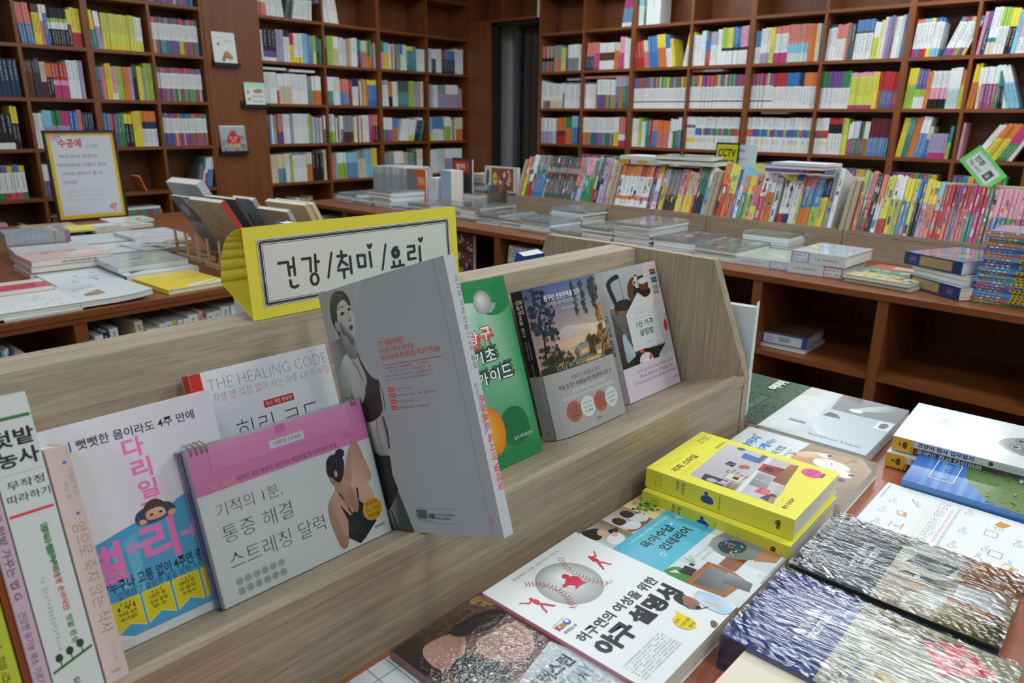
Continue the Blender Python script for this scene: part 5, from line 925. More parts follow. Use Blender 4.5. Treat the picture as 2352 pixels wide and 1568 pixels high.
P.poly([(76, 30), (116, 26), (118, 0), (80, 0)], '#8a7c6c', ['#7a6c5e', '#9a8c7c', '#8f8272', '#6e6256']); P.blob([(50, 60), (75, 72), (74, 56), (60, 36), (40, 10), (20, 6), (18, 30)], '#aab2b8', ['#7c848a', '#c9d0d6'], 1)
for k in range(9): P.line([(24+k*4, 16+k*4), (38+k*4, 8+k*5)], 1, '#e0e4e8')
P.line([(104, 92), (106, 108)], .6, '#4a5058'); P.poly([(107, 110), (112, 134), (80, 131), (92, 112)], '#5a6066'); P.ell(72, 72, 12, 9, '#dfe6ea', '#f0f4f6'); P.poly([(28, 136), (26, 93), (1, 90), (0, 134)], '#d6dade'); P.frame(1, 91, 27, 135, .5, '#8a9096'); P.blob([(8, 98), (20, 100), (20, 126), (10, 128), (6, 112)], '#55595e', it=1)
P.text('SIMPLE INTERIOR', 15, 228, 102, 237, '#3a4046', .0); P.marks(120, 184, 150, 200, 3, '#4a5056', 3); P.rect(120, 190, 148, 197, '#7a7a70'); P.line([(133, 180), (140, 180)], .6, '#3a3f44')
S = Print(); S.rect(0, 0, 22, 258, '#ccd3d8'); S.text('SIMPLE INTERIOR', 7, 180, 77, 187, '#3a4046', 0, rot=-90)
flatbook('wide grey and white paperback titled SIMPLE INTERIOR with a lamp and wall photo', 1.435, .2775, 90, .180, .258, .022, .7645, '#c5cdd4', '#ccd3d8', front=P, sprint=S, side='L', mt=GLOSSY2)
# picnic magazine behind it
P = Print(); P.rect(0, 0, 258, 150, '#41604a', right='#35503e')
for _ in range(240): P.ell(rt_.uniform(5, 253), rt_.uniform(5, 145), rt_.uniform(1.5, 5), rt_.uniform(.6, 2), rt_.choice(['#5a8a4c', '#2c4236', '#4a6f4a', '#6d9a5a', '#30483c']), n=6, rot=rt_.uniform(0, 3))
P.ell(222, 70, 18, 20, '#e0468a'); P.marks(210, 60, 234, 80, 4, '#8a2454', 3); P.ell(212, 34, 20, 18, '#e06a5c'); P.marks(200, 26, 224, 44, 4, '#8a3a34', 5); P.blob([(100, 40), (130, 60), (180, 50), (190, 30), (150, 20), (110, 24)], '#c2957a', ['#a87a60', '#dcb498']); P.blob([(150, 70), (170, 90), (190, 80), (176, 60)], '#9a4a48', it=1); P.text('VEGETABLE LIFE', 120, 100, 240, 112, '#9ab8a0', -.02); P.text('kinlo', 10, 90, 70, 112, '#e6ece8', .05, rot=0); P.ell(30, 20, 16, 12, '#e0468a')
flatbook('green outdoor magazine with pink round labels, half hidden behind the white hardback', 1.439, .612, 180, .254, .150, .022, .763, '#41604a', '#aab0a8', front=P, mt=GLOSSY2, name='magazine', cat='magazine')
# butler diaries: two glossy books
def catprint(cat_):
    P = Print(); P.rect(0, 0, 168, 236, '#dfe4e6'); P.frame(8, 8, 160, 228, .6, '#b9c0c4')
    for i in range(26): P.line([(20+i*4.6, 226), (24+i*4.2, 150+((i*37) % 40))], .4, '#c2c9cd')
    P.text('고양이 집사' if cat_ else '강아지 집사', 44, 178, 120, 189, '#8a9298', -.01); P.text('업무일지', 52, 163, 106, 173, '#8a9298', -.01)
    P.blob([(40, 60), (60, 96), (74, 104), (100, 96), (128, 60), (130, 20), (90, 4), (50, 14)], '#8f8c92', ['#6a676e', '#aaa8ae', '#7c7a80'], 1); P.ell(72, 78, 11, 10, '#5c5a60', '#e6e8ea'); P.ell(100, 74, 10, 9, '#5c5a60', '#e6e8ea'); P.ell(72, 79, 4, 4, '#2a2a2e'); P.ell(100, 75, 4, 4, '#2a2a2e'); P.poly([(60, 58), (74, 66), (74, 50)], '#d24a4e'); P.poly([(74, 66), (90, 62), (86, 48), (74, 50)], '#d24a4e')
    for cx, cy in ((50, 100), (116, 96), (130, 60)): P.ell(cx, cy, 9, 6, '#c9d0d4'); P.ell(cx, cy, 8, 5, '#dfe4e6')
    return P
def catspine(cat_):
    S = Print(); S.rect(0, 0, 24, 236, '#cfd6de'); S.rect(0, 0, 12, 208, '#46424a'); S.rect(0, 208, 24, 236, '#d9ac2a'); S.rect(0, 205, 24, 207, '#d9ac2a'); S.blob([(6, 214), (18, 214), (18, 219), (12, 222), (6, 219)], '#5a4626', it=1); S.ell(12, 225, 2.4, 2, '#5a4626')
    S.text('고양이 집사 업무일지' if cat_ else '강아지 집사 업무일지', 14.5, 200, 92, 207.5, '#2a2c30', .03, rot=-90); S.text('고양이 집사 다이어리' if cat_ else '강아지 집사 다이어리', 3, 200, 92, 207.5, '#d2d4d6', .03, rot=-90); S.ell(18, 100, 3.4, 3.4, '#3a3c44'); S.marks(4, 30, 8, 90, 18, '#9a98a0', 6); S.marks(15, 30, 19, 90, 18, '#8f96a2', 7)
    S.blob([(2, 14), (14, 18), (24, 12), (24, 0), (0, 0)], '#d9b424', it=1); return S
flatbook('lower glossy butler diary with a black and yellow spine, dog edition', 1.216, .020, .8, .168, .236, .024, .7660, '#dfe4e6', '#cfd6de', front=catprint(0), sprint=catspine(0), mt=GLOSS, hard=True)
flatbook('upper glossy white butler diary with a black cat, edge of the near table', 1.227, .0165, 1.2, .168, .236, .024, .7925, '#dfe4e6', '#cfd6de', front=catprint(1), sprint=catspine(1), mt=GLOSS, hard=True, tilt=-2.2)
# Jeju book, leaning on the diaries' spines
P = Print(); P.rect(0, 0, 127, 222, '#3f7fc4', top='#2f6cc0')
for k in range(7): P.poly([(0, 200-k*16), (127, 206-k*18), (127, 201-k*18), (0, 192-k*16)], '#5a94d2' if k % 2 else '#4a86ca')
P.blob([(0, 110), (30, 128), (60, 150), (90, 156), (127, 148), (127, 0), (0, 0)], '#6a8a4a', ['#8f9a6a', '#5f7f44', '#486a36'], 1)
for _ in range(160): P.ell(rt_.uniform(4, 122), rt_.uniform(4, 120), rt_.uniform(1, 4), rt_.uniform(.6, 1.6), rt_.choice(['#7a9a54', '#4f6f3a', '#93a46a', '#3f5c30']), n=6, rot=rt_.uniform(0, 3))
P.blob([(88, 80), (108, 90), (118, 82), (100, 72)], '#2a3a4a', it=1); P.ell(104, 86, 10, 3, '#b9d0e0'); P.frame(30, 161, 98, 193, 1.3, '#dfeaf4'); P.text('오, 나의 제주', 40, 171, 88, 182, '#dfeaf4', -.01)
flatbook('glossy blue paperback titled 오, 나의 제주 with sky and grass, lying against the diaries', 1.121, -.012, .5, .127, .222, .016, .7690, '#3f7fc4', '#4a86ca', front=P, mt=GLOSS, tilt=-2.2)
# housing atlas book
P = Print(); P.rect(0, 0, 150, 234, '#e6eaea'); P.text('주거인테리어 해부도감', 6, 148, 140, 161, '#3a3e44', -.02); P.text('가장 기초 튼튼 가장 다양한 이름이 붙여진 인테리어 교과서', 2, 165, 136, 169, '#e0b08a', -.01); P.rect(0, 171.5, 140, 171.8, '#d9b48a'); P.rect(0, 163, 140, 163.3, '#d9b48a'); P.text('화제의 베스트셀러 주거해부도감의 이은 컬러 인테리어편 교과서', 6, 141, 128, 145, '#cf6a70', .0); P.text('오감만족의 생활 정리부터 집안일 동선과 공간배치 정보까지', 6, 134.5, 134, 138.5, '#6a7076', 0)
ro = random.Random(12)
def doodle(cx, cy, s_):
    P.line(arc(cx, cy, s_*.8, s_, 0, 360, 14), .5, '#7a8086'); P.line(arc(cx, cy+s_*.3, s_*.7, s_*.6, 20, 160, 6), .5, '#7a8086'); P.line([(cx-s_*.3, cy-s_*.1), (cx, cy-s_*.3), (cx+s_*.3, cy-s_*.1)], .4, '#7a8086'); P.marks(cx+s_*1.2, cy-2, cx+s_*1.2+9, cy+3, 2, '#8a9096', int(cx))
for cx, cy in ((92, 212), (54, 216), (14, 212), (128, 184-60), (70, 120), (22, 122), (112, 76+10), (40, 88), (82, 60), (12, 92), (20, 60)): doodle(cx, cy, 5)
P.poly([(104, 186), (118, 192), (112, 176), (98, 178)], '#e6eaea'); P.line([(100, 182), (118, 194), (112, 180), (100, 182)], .7, '#c9762a'); P.line([(104, 184), (116, 186)], .6, '#c9762a'); P.poly([(58, 186), (72, 190), (72, 196), (60, 198)], '#e6eaea'); P.line([(58, 186), (72, 190), (70, 200), (58, 196), (58, 186)], .8, '#c9762a'); P.poly([(60, 186), (70, 188), (70, 192), (60, 191)], '#e0922a'); P.rect(18, 182, 36, 183, '#c9762a'); P.rect(16, 196, 34, 196.8, '#c9762a'); P.line([(22, 184), (24, 192), (30, 184)], .6, '#5a6066')
P.poly([(120, 92), (134, 88), (132, 76), (118, 82)], '#e0922a'); P.line([(120, 92), (134, 88), (132, 76), (118, 82), (120, 92)], .5, '#7a4a1a'); P.frame(82, 84, 98, 98, .6, '#8a6a5a'); P.frame(30, 84-14, 46, 98-14, .6, '#8a6a5a'); P.rect(4, 50, 20, 66, '#e6eaea'); P.frame(4, 50, 20, 66, .6, '#8a6a5a'); P.rect(8, 52, 18, 58, '#e0922a'); P.text('집과 사람 집의 건축의 생활 사전', 94, 228, 144, 230.5, '#5a6066', 0)
flatbook('white housing interior atlas paperback with small orange line drawings', .9635, -.006, -1, .149, .235, .017, .7585, '#e6eaea', '#e0e4e4', front=P)
# shrink-wrapped interior pair
WR = film_mat('shrink_film', .28, (120, 18, 60), .0016, .07)
def wrap(label, x, y, ang, w_, h_, t_, top, cover, P, side):
    rb_ = flatbook(label, x, y, ang, w_, h_, t_, top, cover, side, front=P, mt=GLOSSY2)
    mb = MB(); rg = random.Random(int(x*1000)); nx, ny = 30, 42; g = .0012; V = []
    for j in range(ny+1):
        for i in range(nx+1):
            u, v = i/nx, j/ny; ed = min(u, 1-u)*w_; ev = min(v, 1-v)*h_; e = math.exp(-min(ed, ev)/.012); cr_ = math.exp(-(ed+ev)/.030)
            V.append((-g+u*(w_+2*g), -g+v*(h_+2*g),   .0011+rg.random()*.0015*e+.0018*cr_*abs(math.sin((i*.9-j*1.7)))))
    mb.v = V
    for j in range(ny):
        for i in range(nx): a = j*(nx+1)+i; mb.f.append((a, a+1, a+nx+2, a+nx+1)); mb.c.append(None); mb.m.append(0)
    nb = len(mb.v); mb.box(-g, w_+g, -g, h_+g, -t_+.0002, .0007)
    mb.f = [f for k, f in enumerate(mb.f) if k != len(mb.f)-5]; mb.c = mb.c[:len(mb.f)]; mb.m = mb.m[:len(mb.f)]
    mb.build('shrink_wrap', WR, rb_, smooth=False); return rb_
P = Print(); P.rect(0, 0, 160, 210, '#4a5558'); P.rect(0, 0, 160, 122, '#b8ad98', right='#8a8272'); P.poly([(60, 122), (132, 122), (160, 98), (160, 60), (96, 60), (70, 90)], '#c4c4bc', ['#c9c2b0', '#cfd0c8', '#a8a89e', '#8f9390', '#d0d2ce', '#d8d6cc'])
P.poly([(98, 112), (126, 104), (128, 60), (96, 68)], '#55605e', ['#4a5452', '#6a7674', '#3f4846', '#505a58']); P.poly([(110, 90), (118, 88), (118, 66), (110, 70)], '#7fa0a4'); P.line([(77, 120), (75, 106)], .5, '#2a2c30'); P.poly([(71, 114), (80, 106), (79, 94), (70, 96)], '#343a40'); P.poly([(72, 90), (82, 90), (80, 64), (68, 66)], '#4a565c'); P.ell(74, 62, 3.4, 3.6, '#8a9a30'); P.blob([(66, 72), (74, 68), (72, 60), (64, 62)], '#3f5a34', it=1)
P.poly([(52, 96), (60, 94), (58, 78), (50, 80)], '#c9a66a'); P.poly([(20, 96), (60, 76), (62, 50), (18, 66)], '#c9cac4'); P.poly([(44, 52), (90, 54), (96, 20), (50, 6)], '#c9ccd2', ['#d8dade', '#e2e4e8', '#b0b4ba', '#bcc0c6']); P.poly([(46, 56), (58, 58), (56, 8), (48, 4)], '#a86a34'); P.poly([(0, 60), (40, 56), (48, 10), (30, 0), (0, 0)], '#6f6236', ['#8a7c4c', '#a0905a', '#5a4e2a', '#3a3420', '#50462a']); P.blob([(10, 40), (30, 44), (34, 24), (14, 20)], '#7a6a30', it=1); P.poly([(96, 56), (160, 50), (160, 0), (104, 0)], '#a5713e', ['#8a5a30', '#b07c48', '#7a4c26', '#96663a'])
for k in range(5): P.line([(20+k*7, 0), (40+k*8, 50)], .8, '#3a3226')
P.text('\u2310', 44, 150, 49, 158, '#d9dcdc', .05); P.text('전셋집 인테리어', 50, 151, 106, 160, '#dfe2e2', .02); P.text('NOMAD INTERIOR', 55, 139, 105, 147, '#dfe2e2', .06); P.text('전셋집 인테리어', 128, 196, 150, 200, '#aab0b0', 0); P.text('전셋집도 내 집처럼', 110, 20, 150, 27, '#d0c8b4', 0)
wrap('dark grey shrink-wrapped book titled NOMAD INTERIOR over a kitchen photo', .7715, .0335, -.5, .160, .210, .040, .7805, '#4a5558', P, '#3e484b')
P = Print(); P.rect(0, 0, 155, 233, '#3a4f8f'); P.rect(0, 0, 155, 141, '#b6b8a6', right='#a8a890'); P.poly([(0, 141), (155, 142), (150, 80), (0, 70)], '#b9b9ac', ['#c2c4b8', '#a8a694', '#8f8c76', '#b4b6a8']); P.poly([(100, 122), (146, 116), (148, 60), (126, 56)], '#6a563a', ['#3a3430', '#7a6644', '#a08656', '#5a4a34'])
for k in range(5): P.poly([(108+k*7, 118), (113+k*7, 117), (122+k*5, 70), (118+k*5, 70)], '#2c3236' if k % 2 else '#9a8256')
P.poly([(40, 110), (70, 106), (66, 40), (34, 46)], '#cfd2c6', ['#dcdfd6', '#c9ccc0', '#b8bab0', '#d0d2c8']); P.poly([(0, 98), (58, 102), (56, 60), (0, 56)], '#c8b88a'); P.blob([(6, 92), (30, 98), (40, 84), (34, 66), (14, 64)], '#5a5648', it=1); P.ell(24, 82, 9, 9, '#b9a86a'); P.line([(58, 100), (70, 60), (64, 10)], .8, '#5a5a50')
P.poly([(84, 54), (128, 80), (150, 50), (122, 14), (98, 46)], '#d9464e'); P.ell(127, 66, 6, 6, '#2a2428', '#b0a8a0'); P.text('50만 뷰드의 비전', 98, 56, 122, 61, '#f0dcdc', .02, rot=-12); P.text('인필트로피', 104, 44, 138, 52, '#3a1c20', .03, rot=-12); P.text('생활도감 수록', 110, 32, 136, 38, '#f0dcdc', .02, rot=-12)
P.marks(4, 122, 56, 134, 2, '#7a7c6e', 3); P.text('2012 전셋집, 그 두 번째 이야기', 4, 112, 58, 118, '#4a6aa8', .01)
P.text('\u2310', 46, 170, 51, 178, '#d9dcdc', .05); P.text('전셋집 인테리어 2', 53, 171, 113, 180, '#dfe2e2', .02); P.text('SPACE STYLING', 56, 160, 105, 168, '#dfe2e2', .06)
wrap('royal blue shrink-wrapped book titled SPACE STYLING, nearest of the wrapped pair', .6015, .0145, -1, .155, .233, .040, .7805, '#3a4f8f', P, '#2f4488')
# cream book at the bottom edge
P = Print(); P.rect(0, 0, 150, 225, '#e6ddca'); P.line(arc(40, 180, 44, 30, 0, 180, 20), .5, '#d9cfc0'); P.line(arc(70, 188, 30, 26, 10, 150, 16), .5, '#d9b8a8'); P.text('하루 한 뼘', 16, 196, 70, 204, '#9cc2c4', .02); P.marks(20, 150, 110, 180, 4, '#cbbfa8', 3)
flatbook('cream paperback cut off by the bottom picture edge beside the blue wrapped book', .4500, .0015, -2, .150, .222, .034, .7755, '#e6ddca', '#ddd3c0', front=P)
# muscle book and grid book
P = Print(); P.rect(0, 0, 127, 224, '#96705f'); P.poly([(0, 105), (127, 105), (127, 224), (0, 224)], '#96705f', ['#7a4e40', '#6a4438', '#8a6a54', '#3a2a26'])
P.blob([(0, 224), (0, 150), (20, 170), (34, 200), (30, 224)], '#2a211f', ['#1c1716', '#4a3a32'], 1); P.blob([(24, 206), (44, 204), (70, 196), (60, 176), (34, 160), (14, 164), (14, 190)], '#c99a86', ['#a87464', '#dcb6a4', '#b98472'], 2); P.blob([(66, 176), (90, 168), (118, 168), (120, 140), (96, 116), (72, 120), (56, 146)], '#cfa590', ['#a87a68', '#e0bfae', '#b48a78'], 2); P.blob([(20, 160), (50, 152), (60, 120), (40, 106), (10, 110), (6, 140)], '#7a5044', ['#4a2e28', '#9a6a5a', '#6a443a'], 1)
P.blob([(56, 206), (90, 204), (120, 196), (124, 178), (96, 172), (72, 182), (58, 190)], '#1d1e20', ['#2c2a2a', '#141517'], 1); P.blob([(14, 160), (44, 170), (56, 150), (66, 120), (46, 105), (20, 108)], '#2c2c2e', ['#5a463e', '#1c1d1f', '#26282a'], 1)
P.blob([(104, 224), (127, 224), (127, 196), (112, 206)], '#caa06e', it=1); P.line([(66, 146), (84, 140), (104, 130)], 1, '#8a6252'); P.line([(84, 140), (118, 150)], .8, '#9a7262')
P.text('근육의 생김새를 알면', 40, 208, 117, 215, '#2e2622', .01); P.text('운동이 쉬워진다', 52, 199.5, 119, 206, '#3a302a', .01)
P.blob([(20, 0), (127, 0), (127, 118), (100, 112), (60, 104), (20, 84)], '#d9e2e6', it=1); P.text('웨이트', 10, 84, 60, 98, '#2a3642', .04) if 0 else None; P.text('스트레스런', 40, 78, 116, 96, '#2a3642', .045); P.text('ANATOMY', 50, 56, 120, 74, '#8fb0c0', .04)
WR2 = film_mat('tight_film', .8, (120, 120, 120), .0012, .05)
b_ = flatbook('muscle anatomy paperback in clear film with a bare shoulder photo, bottom edge', .3785, .2685, -1, .127, .224, .020, .7605, '#96705f', '#c98a98', front=P, mt=GLOSSY2, film=WR2)
P = Print(); P.rect(0, 0, 110, 200, '#c9cfd2')
for k in range(6): P.rect(0, 20+k*32, 110, 21.6+k*32, '#8a9096'); P.rect(14+k*22, 0, 15.6+k*22, 200, '#8a9096')
flatbook('white grid-patterned book under the muscle book at the bottom edge', .270, .301, -1.5, .110, .200, .0105, .7505, '#c9cfd2', '#bcc2c6', front=P)
# ================================================================== craft table at left
def qb(label, pts, top, t_, cover, front=None, mt=GLOSSY2, sprint=None, side='L', spine=None, hard=False, name='book', cat='book', film=None):
    """pts: bottom-left corner and size: x, y, w, h, ang (h runs towards +y)"""
    x, y, w_, h_, a = pts; return flatbook(label, x, y, a, w_, h_, t_, top, cover, spine or cover, front, sprint, side, mt, name=name, cat=cat, hard=hard, film=film)
def sketch(w_, h_, base, cols, seed, n=14, title=None, tcol='#5a5a5a'):
    rg = random.Random(seed); P = Print(); P.rect(0, 0, w_, h_, base)
    for _ in range(n):
        cx, cy = rg.uniform(w_*.2, w_*.8), rg.uniform(h_*.2, h_*.75); k = [(cx+rg.gauss(0, w_*.09), cy+rg.gauss(0, h_*.06)) for _ in range(5)]
        ang0 = sorted(k, key=lambda p: math.atan2(p[1]-cy, p[0]-cx)); P.blob(ang0, rg.choice(cols), it=1)
    if title: P.text(title, w_*.15, h_*.86, w_*.75, h_*.92, tcol, .01)
    return P
GB = ['#9aa8b8', '#c2c9d0', '#7a8a98', '#b8a898']; TBZ = .7405
P = sketch(198, 262, '#e6ce3c', ['#e6ce3c'], 1, 0); P.blob([(0, 0), (60, 0), (150, 10), (198, 60), (198, 0)], '#e0e4e2', it=1); P.blob([(60, 0), (180, 50), (198, 70), (150, 60), (70, 30)], '#dfe4e4', it=1)
for k in range(3): P.text(('이지현의', '노란 재봉틀', '손바느질')[k], 100, 130+k*16, 160, 138+k*16, '#6a5f20', .0)
P.text('소잉 노트', 30, 196, 70, 204, '#8a7c28', 0)
qb('yellow craft paperback at the front right corner of the craft table', (.947, 2.240, .198, .262, 1), .7555, .0145, '#e6ce3c', P)
P = Print(); P.rect(0, 0, 198, 255, '#d6dee2'); P.rect(0, 180, 198, 255, '#cfd7de'); P.poly([(20, 150), (120, 200), (190, 220), (196, 236), (100, 226), (30, 190)], '#b9c5d0'); P.blob([(30, 90), (80, 140), (120, 150), (130, 110), (90, 70), (40, 66)], '#8a7a6a', ['#5a5048', '#b8a890', '#7a6a5a'])
P.text('야생화 자수', 100, 190, 180, 200, '#7a848c', -.01); P.line([(60, 80), (150, 170)], 1, '#9a9a90'); P.ell(176, 46, 10, 5, '#9a4a30')
def curl(x, y, z): return (x, y, z+.010*max(0, (x-.08)/.12)**2*max(0, 1-y/.14))
book('white embroidery sketchbook with curled corner on the craft table', flatM(.700, 2.240, .762, -2), .198, .255, .016, '#d6dee2', '#e2e6e6', None, P, mt=GLOSSY2, nx=12, deform=curl)
P = Print(); P.rect(0, 0, 215, 220, '#e3e8e8'); rg = random.Random(3)
for i in range(34): P.blob([(x+rg.uniform(-4, 4), y+rg.uniform(-2, 2)) for x, y in (lambda a, c: ((a-5, c), (a, c+3), (a+5, c), (a, c-3)))(rg.uniform(12, 203), rg.uniform(10, 210))], rg.choice(['#b84a50', '#c2444c', '#5a4450', '#3f5a58', '#c47a80']), it=1)
P.rect(40, 150, 120, 200, '#e3e8e8'); P.text('나의 첫 자수책', 44, 176, 116, 188, '#8a9296', -.01); P.text('작은 무늬 300', 50, 160, 106, 170, '#8a9296', -.01)
qb('white craft book scattered with small red motifs, front left of the craft table', (.482, 2.243, .215, .220, -3), .7640, .0170, '#e3e8e8', P, spine='#d2d8d8')
qb('thin pale booklet sticking out beneath the red-motif craft book', (.510, 2.232, .190, .150, -1), .7465, .0055, '#cfd6d8')
P = Print(); P.rect(0, 0, 160, 205, '#dfd9cc'); P.rect(0, 60, 160, 150, '#c9566a'); P.text('손뜨개', 60, 90, 120, 120, '#8a3040', .02); P.text('KNITTING', 20, 72, 80, 84, '#9a4050', .0)
qb('cream craft book with a wide rose-pink title band, left part of the craft table', (.560, 2.492, .160, .205, -3), .7595, .0185, '#dfd9cc', P)
qb('white drawing book with framed mountain sketch, craft table', (.735, 2.520, .190, .255, -2), .7545, .0135, '#d5dde4', sketch(190, 255, '#d5dde4', ['#5a6270', '#b8c2cc', '#9a8a78', '#e0e6ea'], 5, 9))
P = sketch(250, 205, '#dcbfbe', ['#a86a58', '#e2dcd8', '#8a5a50'], 8, 6, '빈티지 핑크', '#7a5050'); P.blob([(130, 100), (200, 150), (240, 110), (190, 60)], '#d9d6d2', it=2)
S = Print(); S.rect(0, 0, 20, 250, '#d6aeb0'); S.text('처음 시작하는 손바느질', 6, 170, 90, 178, '#8a5a60', .01, rot=-90)
M_ = flatM(.742, 2.785, .7985, -2)
for lab, dz, dx, cv in (('lowest grey-pink paperback of the stack of three', -.0405, -.012, '#c4b4b8'), ('middle grey-pink paperback of the stack of three', -.0203, -.006, '#cbbabd')):
    book(lab, flatM(.742+dx, 2.778, .7985+dz, -3), .250, .215, .0175, cv, cv, mt=GLOSSY2)
r3 = book('top pink paperback of a stack of three on the craft table', M_ @ Matrix.Translation((0, .0, 0)), .248, .205, .0195, '#dcbfbe', '#d6aeb0', None, P, mt=GLOSSY2)
Pf = Print(); Pf.text('처음 시작하는 손바느질 기초', 90, 5, 200, 12, '#8a5a60', .01); Pf.build('spine_print', r3, Matrix(((1, 0, 0, 0), (0, 0, -1, -.0003), (0, 1, 0, -.0195), (0, 0, 0, 1))))
qb('clear-wrapped book with a glass dish photo, centre of the craft table', (.925, 2.560, .235, .250, -3), .7845, .0185, '#b7c2c8', sketch(235, 250, '#b7c2c8', ['#8f9a98', '#cfd6d4', '#a09a84', '#dfe4e4'], 11, 9), mt=GLOSS)
qb('white paperback under the clear-wrapped glass dish book', (.925, 2.492, .240, .255, -2), .7650, .0240, '#d2d9e0', sketch(240, 255, '#d2d9e0', ['#5a6068', '#b8c0c8'], 13, 3, '두 번째 손뜨개'), spine='#3a3c54')
MD = mat('damask_print', .5, .4, attr=True)
P = Print(); P.rect(0, 0, 200, 165, '#8f97a4'); P.ell(90, 90, 14, 6, '#3a3e48'); P.rect(150, 0, 164, 165, '#a8a49c'); P.rect(166, 0, 178, 165, '#b8b4ac'); P.rect(186, 0, 200, 165, '#9a7a94')
r_ = book('thick grey damask boxed book at the left of the craft table', flatM(.797, 3.255, .8300, -8), .215, .165, .044, '#8f97a4', '#9aa2b0', None, P)
Pf = Print(); Pf.rect(0, 0, 146, 43, '#aab2be'); rg = random.Random(2)
for _ in range(130): Pf.ell(rg.uniform(4, 142), rg.uniform(3, 40), rg.uniform(1, 3), rg.uniform(.6, 2), rg.choice(['#8a94a6', '#c2c9d2', '#98a2b2']), n=6, rot=rg.uniform(0, 3))
Pf.rect(146, 0, 196, 43, '#b0ada6'); Pf.rect(160, 0, 163, 43, '#7a7872'); Pf.rect(196, 0, 215, 43, '#a0789a'); Pf.build('side_print', r_, Matrix(((1, 0, 0, 0), (0, 0, -1, -.0005), (0, 1, 0, -.044), (0, 0, 0, 1))))
qb('long off-white boxed book in front of the grey damask box', (.772, 3.05, .245, .185, -7), .7850, .0435, '#c2c6ca')
spots = [('pale green embroidery book right of the damask box', 1.055, 3.33, .215, .27, -6, .752, .011, '#c4d0ce', ['#a9b9b4', '#d6dedc']), ('white book with blue ink bowls, rear of the craft table', 1.255, 3.235, .225, .265, -3, .766, .014, '#c9d0da', ['#8a98b4', '#b8c2d2', '#e0e4e8']),
         ('pink-edged paperback beneath the blue ink bowl book', 1.262, 3.21, .222, .262, -1, .7510, .010, '#d9c9c8', ['#c9b4b0']), ('white and tan food styling book at the back right of the craft table', 1.305, 3.72, .24, .19, 2, .754, .013, '#d2d8da', ['#b0906e', '#5a5450', '#e0e4e4', '#8a9a8a']),
         ('white book with dark brush marks at the table back edge', 1.42, 3.93, .21, .17, -4, .753, .012, '#dbe0e2', ['#4a4a4c', '#c8a888']), ('tan magazine at the rear left of the craft table', 1.03, 3.86, .22, .2, -6, .757, .016, '#b8a288', ['#8a7460', '#d0c0a8']),
         ('small olive book with flower print near the yellow pad', 1.235, 3.60, .15, .2, -5, .7545, .013, '#a8a48c', ['#6a6a58', '#c8c4ac']), ('white flower sketch book in the middle of the craft table', 1.05, 3.03, .21, .25, -4, .7530, .012, '#cdd6de', ['#8a9ab0', '#c9ba9a', '#7a8898']),
         ('white paperback half under the clear bag on the craft table', 1.185, 2.955, .17, .22, 3, .7600, .018, '#ccd4d8', ['#9aa4ac', '#b0a894'])]
for i, (l, x, y, w_, h_, a, tp, t_, cv, cs) in enumerate(spots): qb(l, (x, y, w_, h_, a), tp, t_, cv, sketch(w_*1000, h_*1000, cv, cs, 30+i, 10))
qb('bright yellow sticky pad near the back of the craft table', (1.135, 3.668, .125, .17, -7), .7655, .008, '#dcdc3c', None, PRINT, name='note_pad', cat='pad')
# clear polythene bag with a tool
mb = MB(); rg = random.Random(8)
for i in range(9):
    for j in range(7): mb.v.append((1.15+i*.019, 2.80+j*.022, .790+.006*math.sin(i*1.3+j)+rg.random()*.004))
for i in range(8):
    for j in range(6): a = i*7+j; mb.f.append((a, a+7, a+8, a+1)); mb.c.append(None); mb.m.append(0)
reg(mb.build('plastic_bag', film_mat('bag_film', 1, (50, 50, 50), .006, .12), smooth=True), 'crumpled clear plastic bag lying on the craft books', 'bag')
# framed craft notice
FRM = frameM((1.262, 4.165, .742), (math.cos(R(-3)), math.sin(R(-3)), 0), (0, math.sin(R(4)), math.cos(R(4))), Vector((math.cos(R(-3)), math.sin(R(-3)), 0)).cross(Vector((0, math.sin(R(4)), math.cos(R(4))))))
fr = empty('poster_frame', FRM, 'black-framed hand-lettered craft notice with a yellow border, back of craft table', 'notice'); FW, FH = .336, .448
for (a, q, c_, e) in ((0, FW, 0, .012), (0, FW, FH-.012, FH), (0, .012, .012, FH-.012), (FW-.012, FW, .012, FH-.012)): mb = MB(); mb.box(a, q, c_, e, -.014, 0); mb.build('frame_bar', BLACKP, fr)
mb = MB(); mb.box(.011, FW-.011, .011, FH-.011, -.012, -.006); mb.build('backing_board', mat('board', .8, .2, base='#4a4238'), fr)
P = Print(); P.rect(12, 12, 324, 436, '#d9b41e'); P.rect(30, 30, 308, 424, '#c9d0d8'); P.text('수공예', 62, 364, 168, 408, '#c4303a', .03); P.text('craft', 184, 362, 244, 384, '#4a4e58', -.02)
for k, (t, x0, x1) in enumerate((('책보면서 천천히', 56, 230), ('따라해보면 어렵지 않게', 44, 266), ('근사한 취미가 될 수', 52, 244), ('있어요!', 54, 118))): P.text(t, x0, 312-k*42, x1, 330-k*42, '#4a4e56', .0)
for k, (t, x0, x1) in enumerate((('"뜨개질도 하나 하나 배워볼까?', 64, 236), ('재봉틀과 손바느질도 뚝딱 만들고...', 68, 252), ('만들며 재밌는 시간을 보내세요!', 52, 220))): P.text(t, x0, 144-k*22, x1, 153-k*22, '#7a7e88', -.01)
for cx, cy, c_ in ((40, 420, '#d9879a'), (60, 412, '#b07ab0'), (70, 424, '#8a6aa8'), (36, 402, '#d99aa0'), (262, 62, '#d2404a'), (270, 70, '#d2404a'), (270, 56, '#d2404a')): P.ell(cx, cy, 12, 9, c_, '#e6c0c4')
for cx, cy in ((62, 392), (284, 74), (276, 40)): P.ell(cx, cy, 6, 3, '#3f7a54')
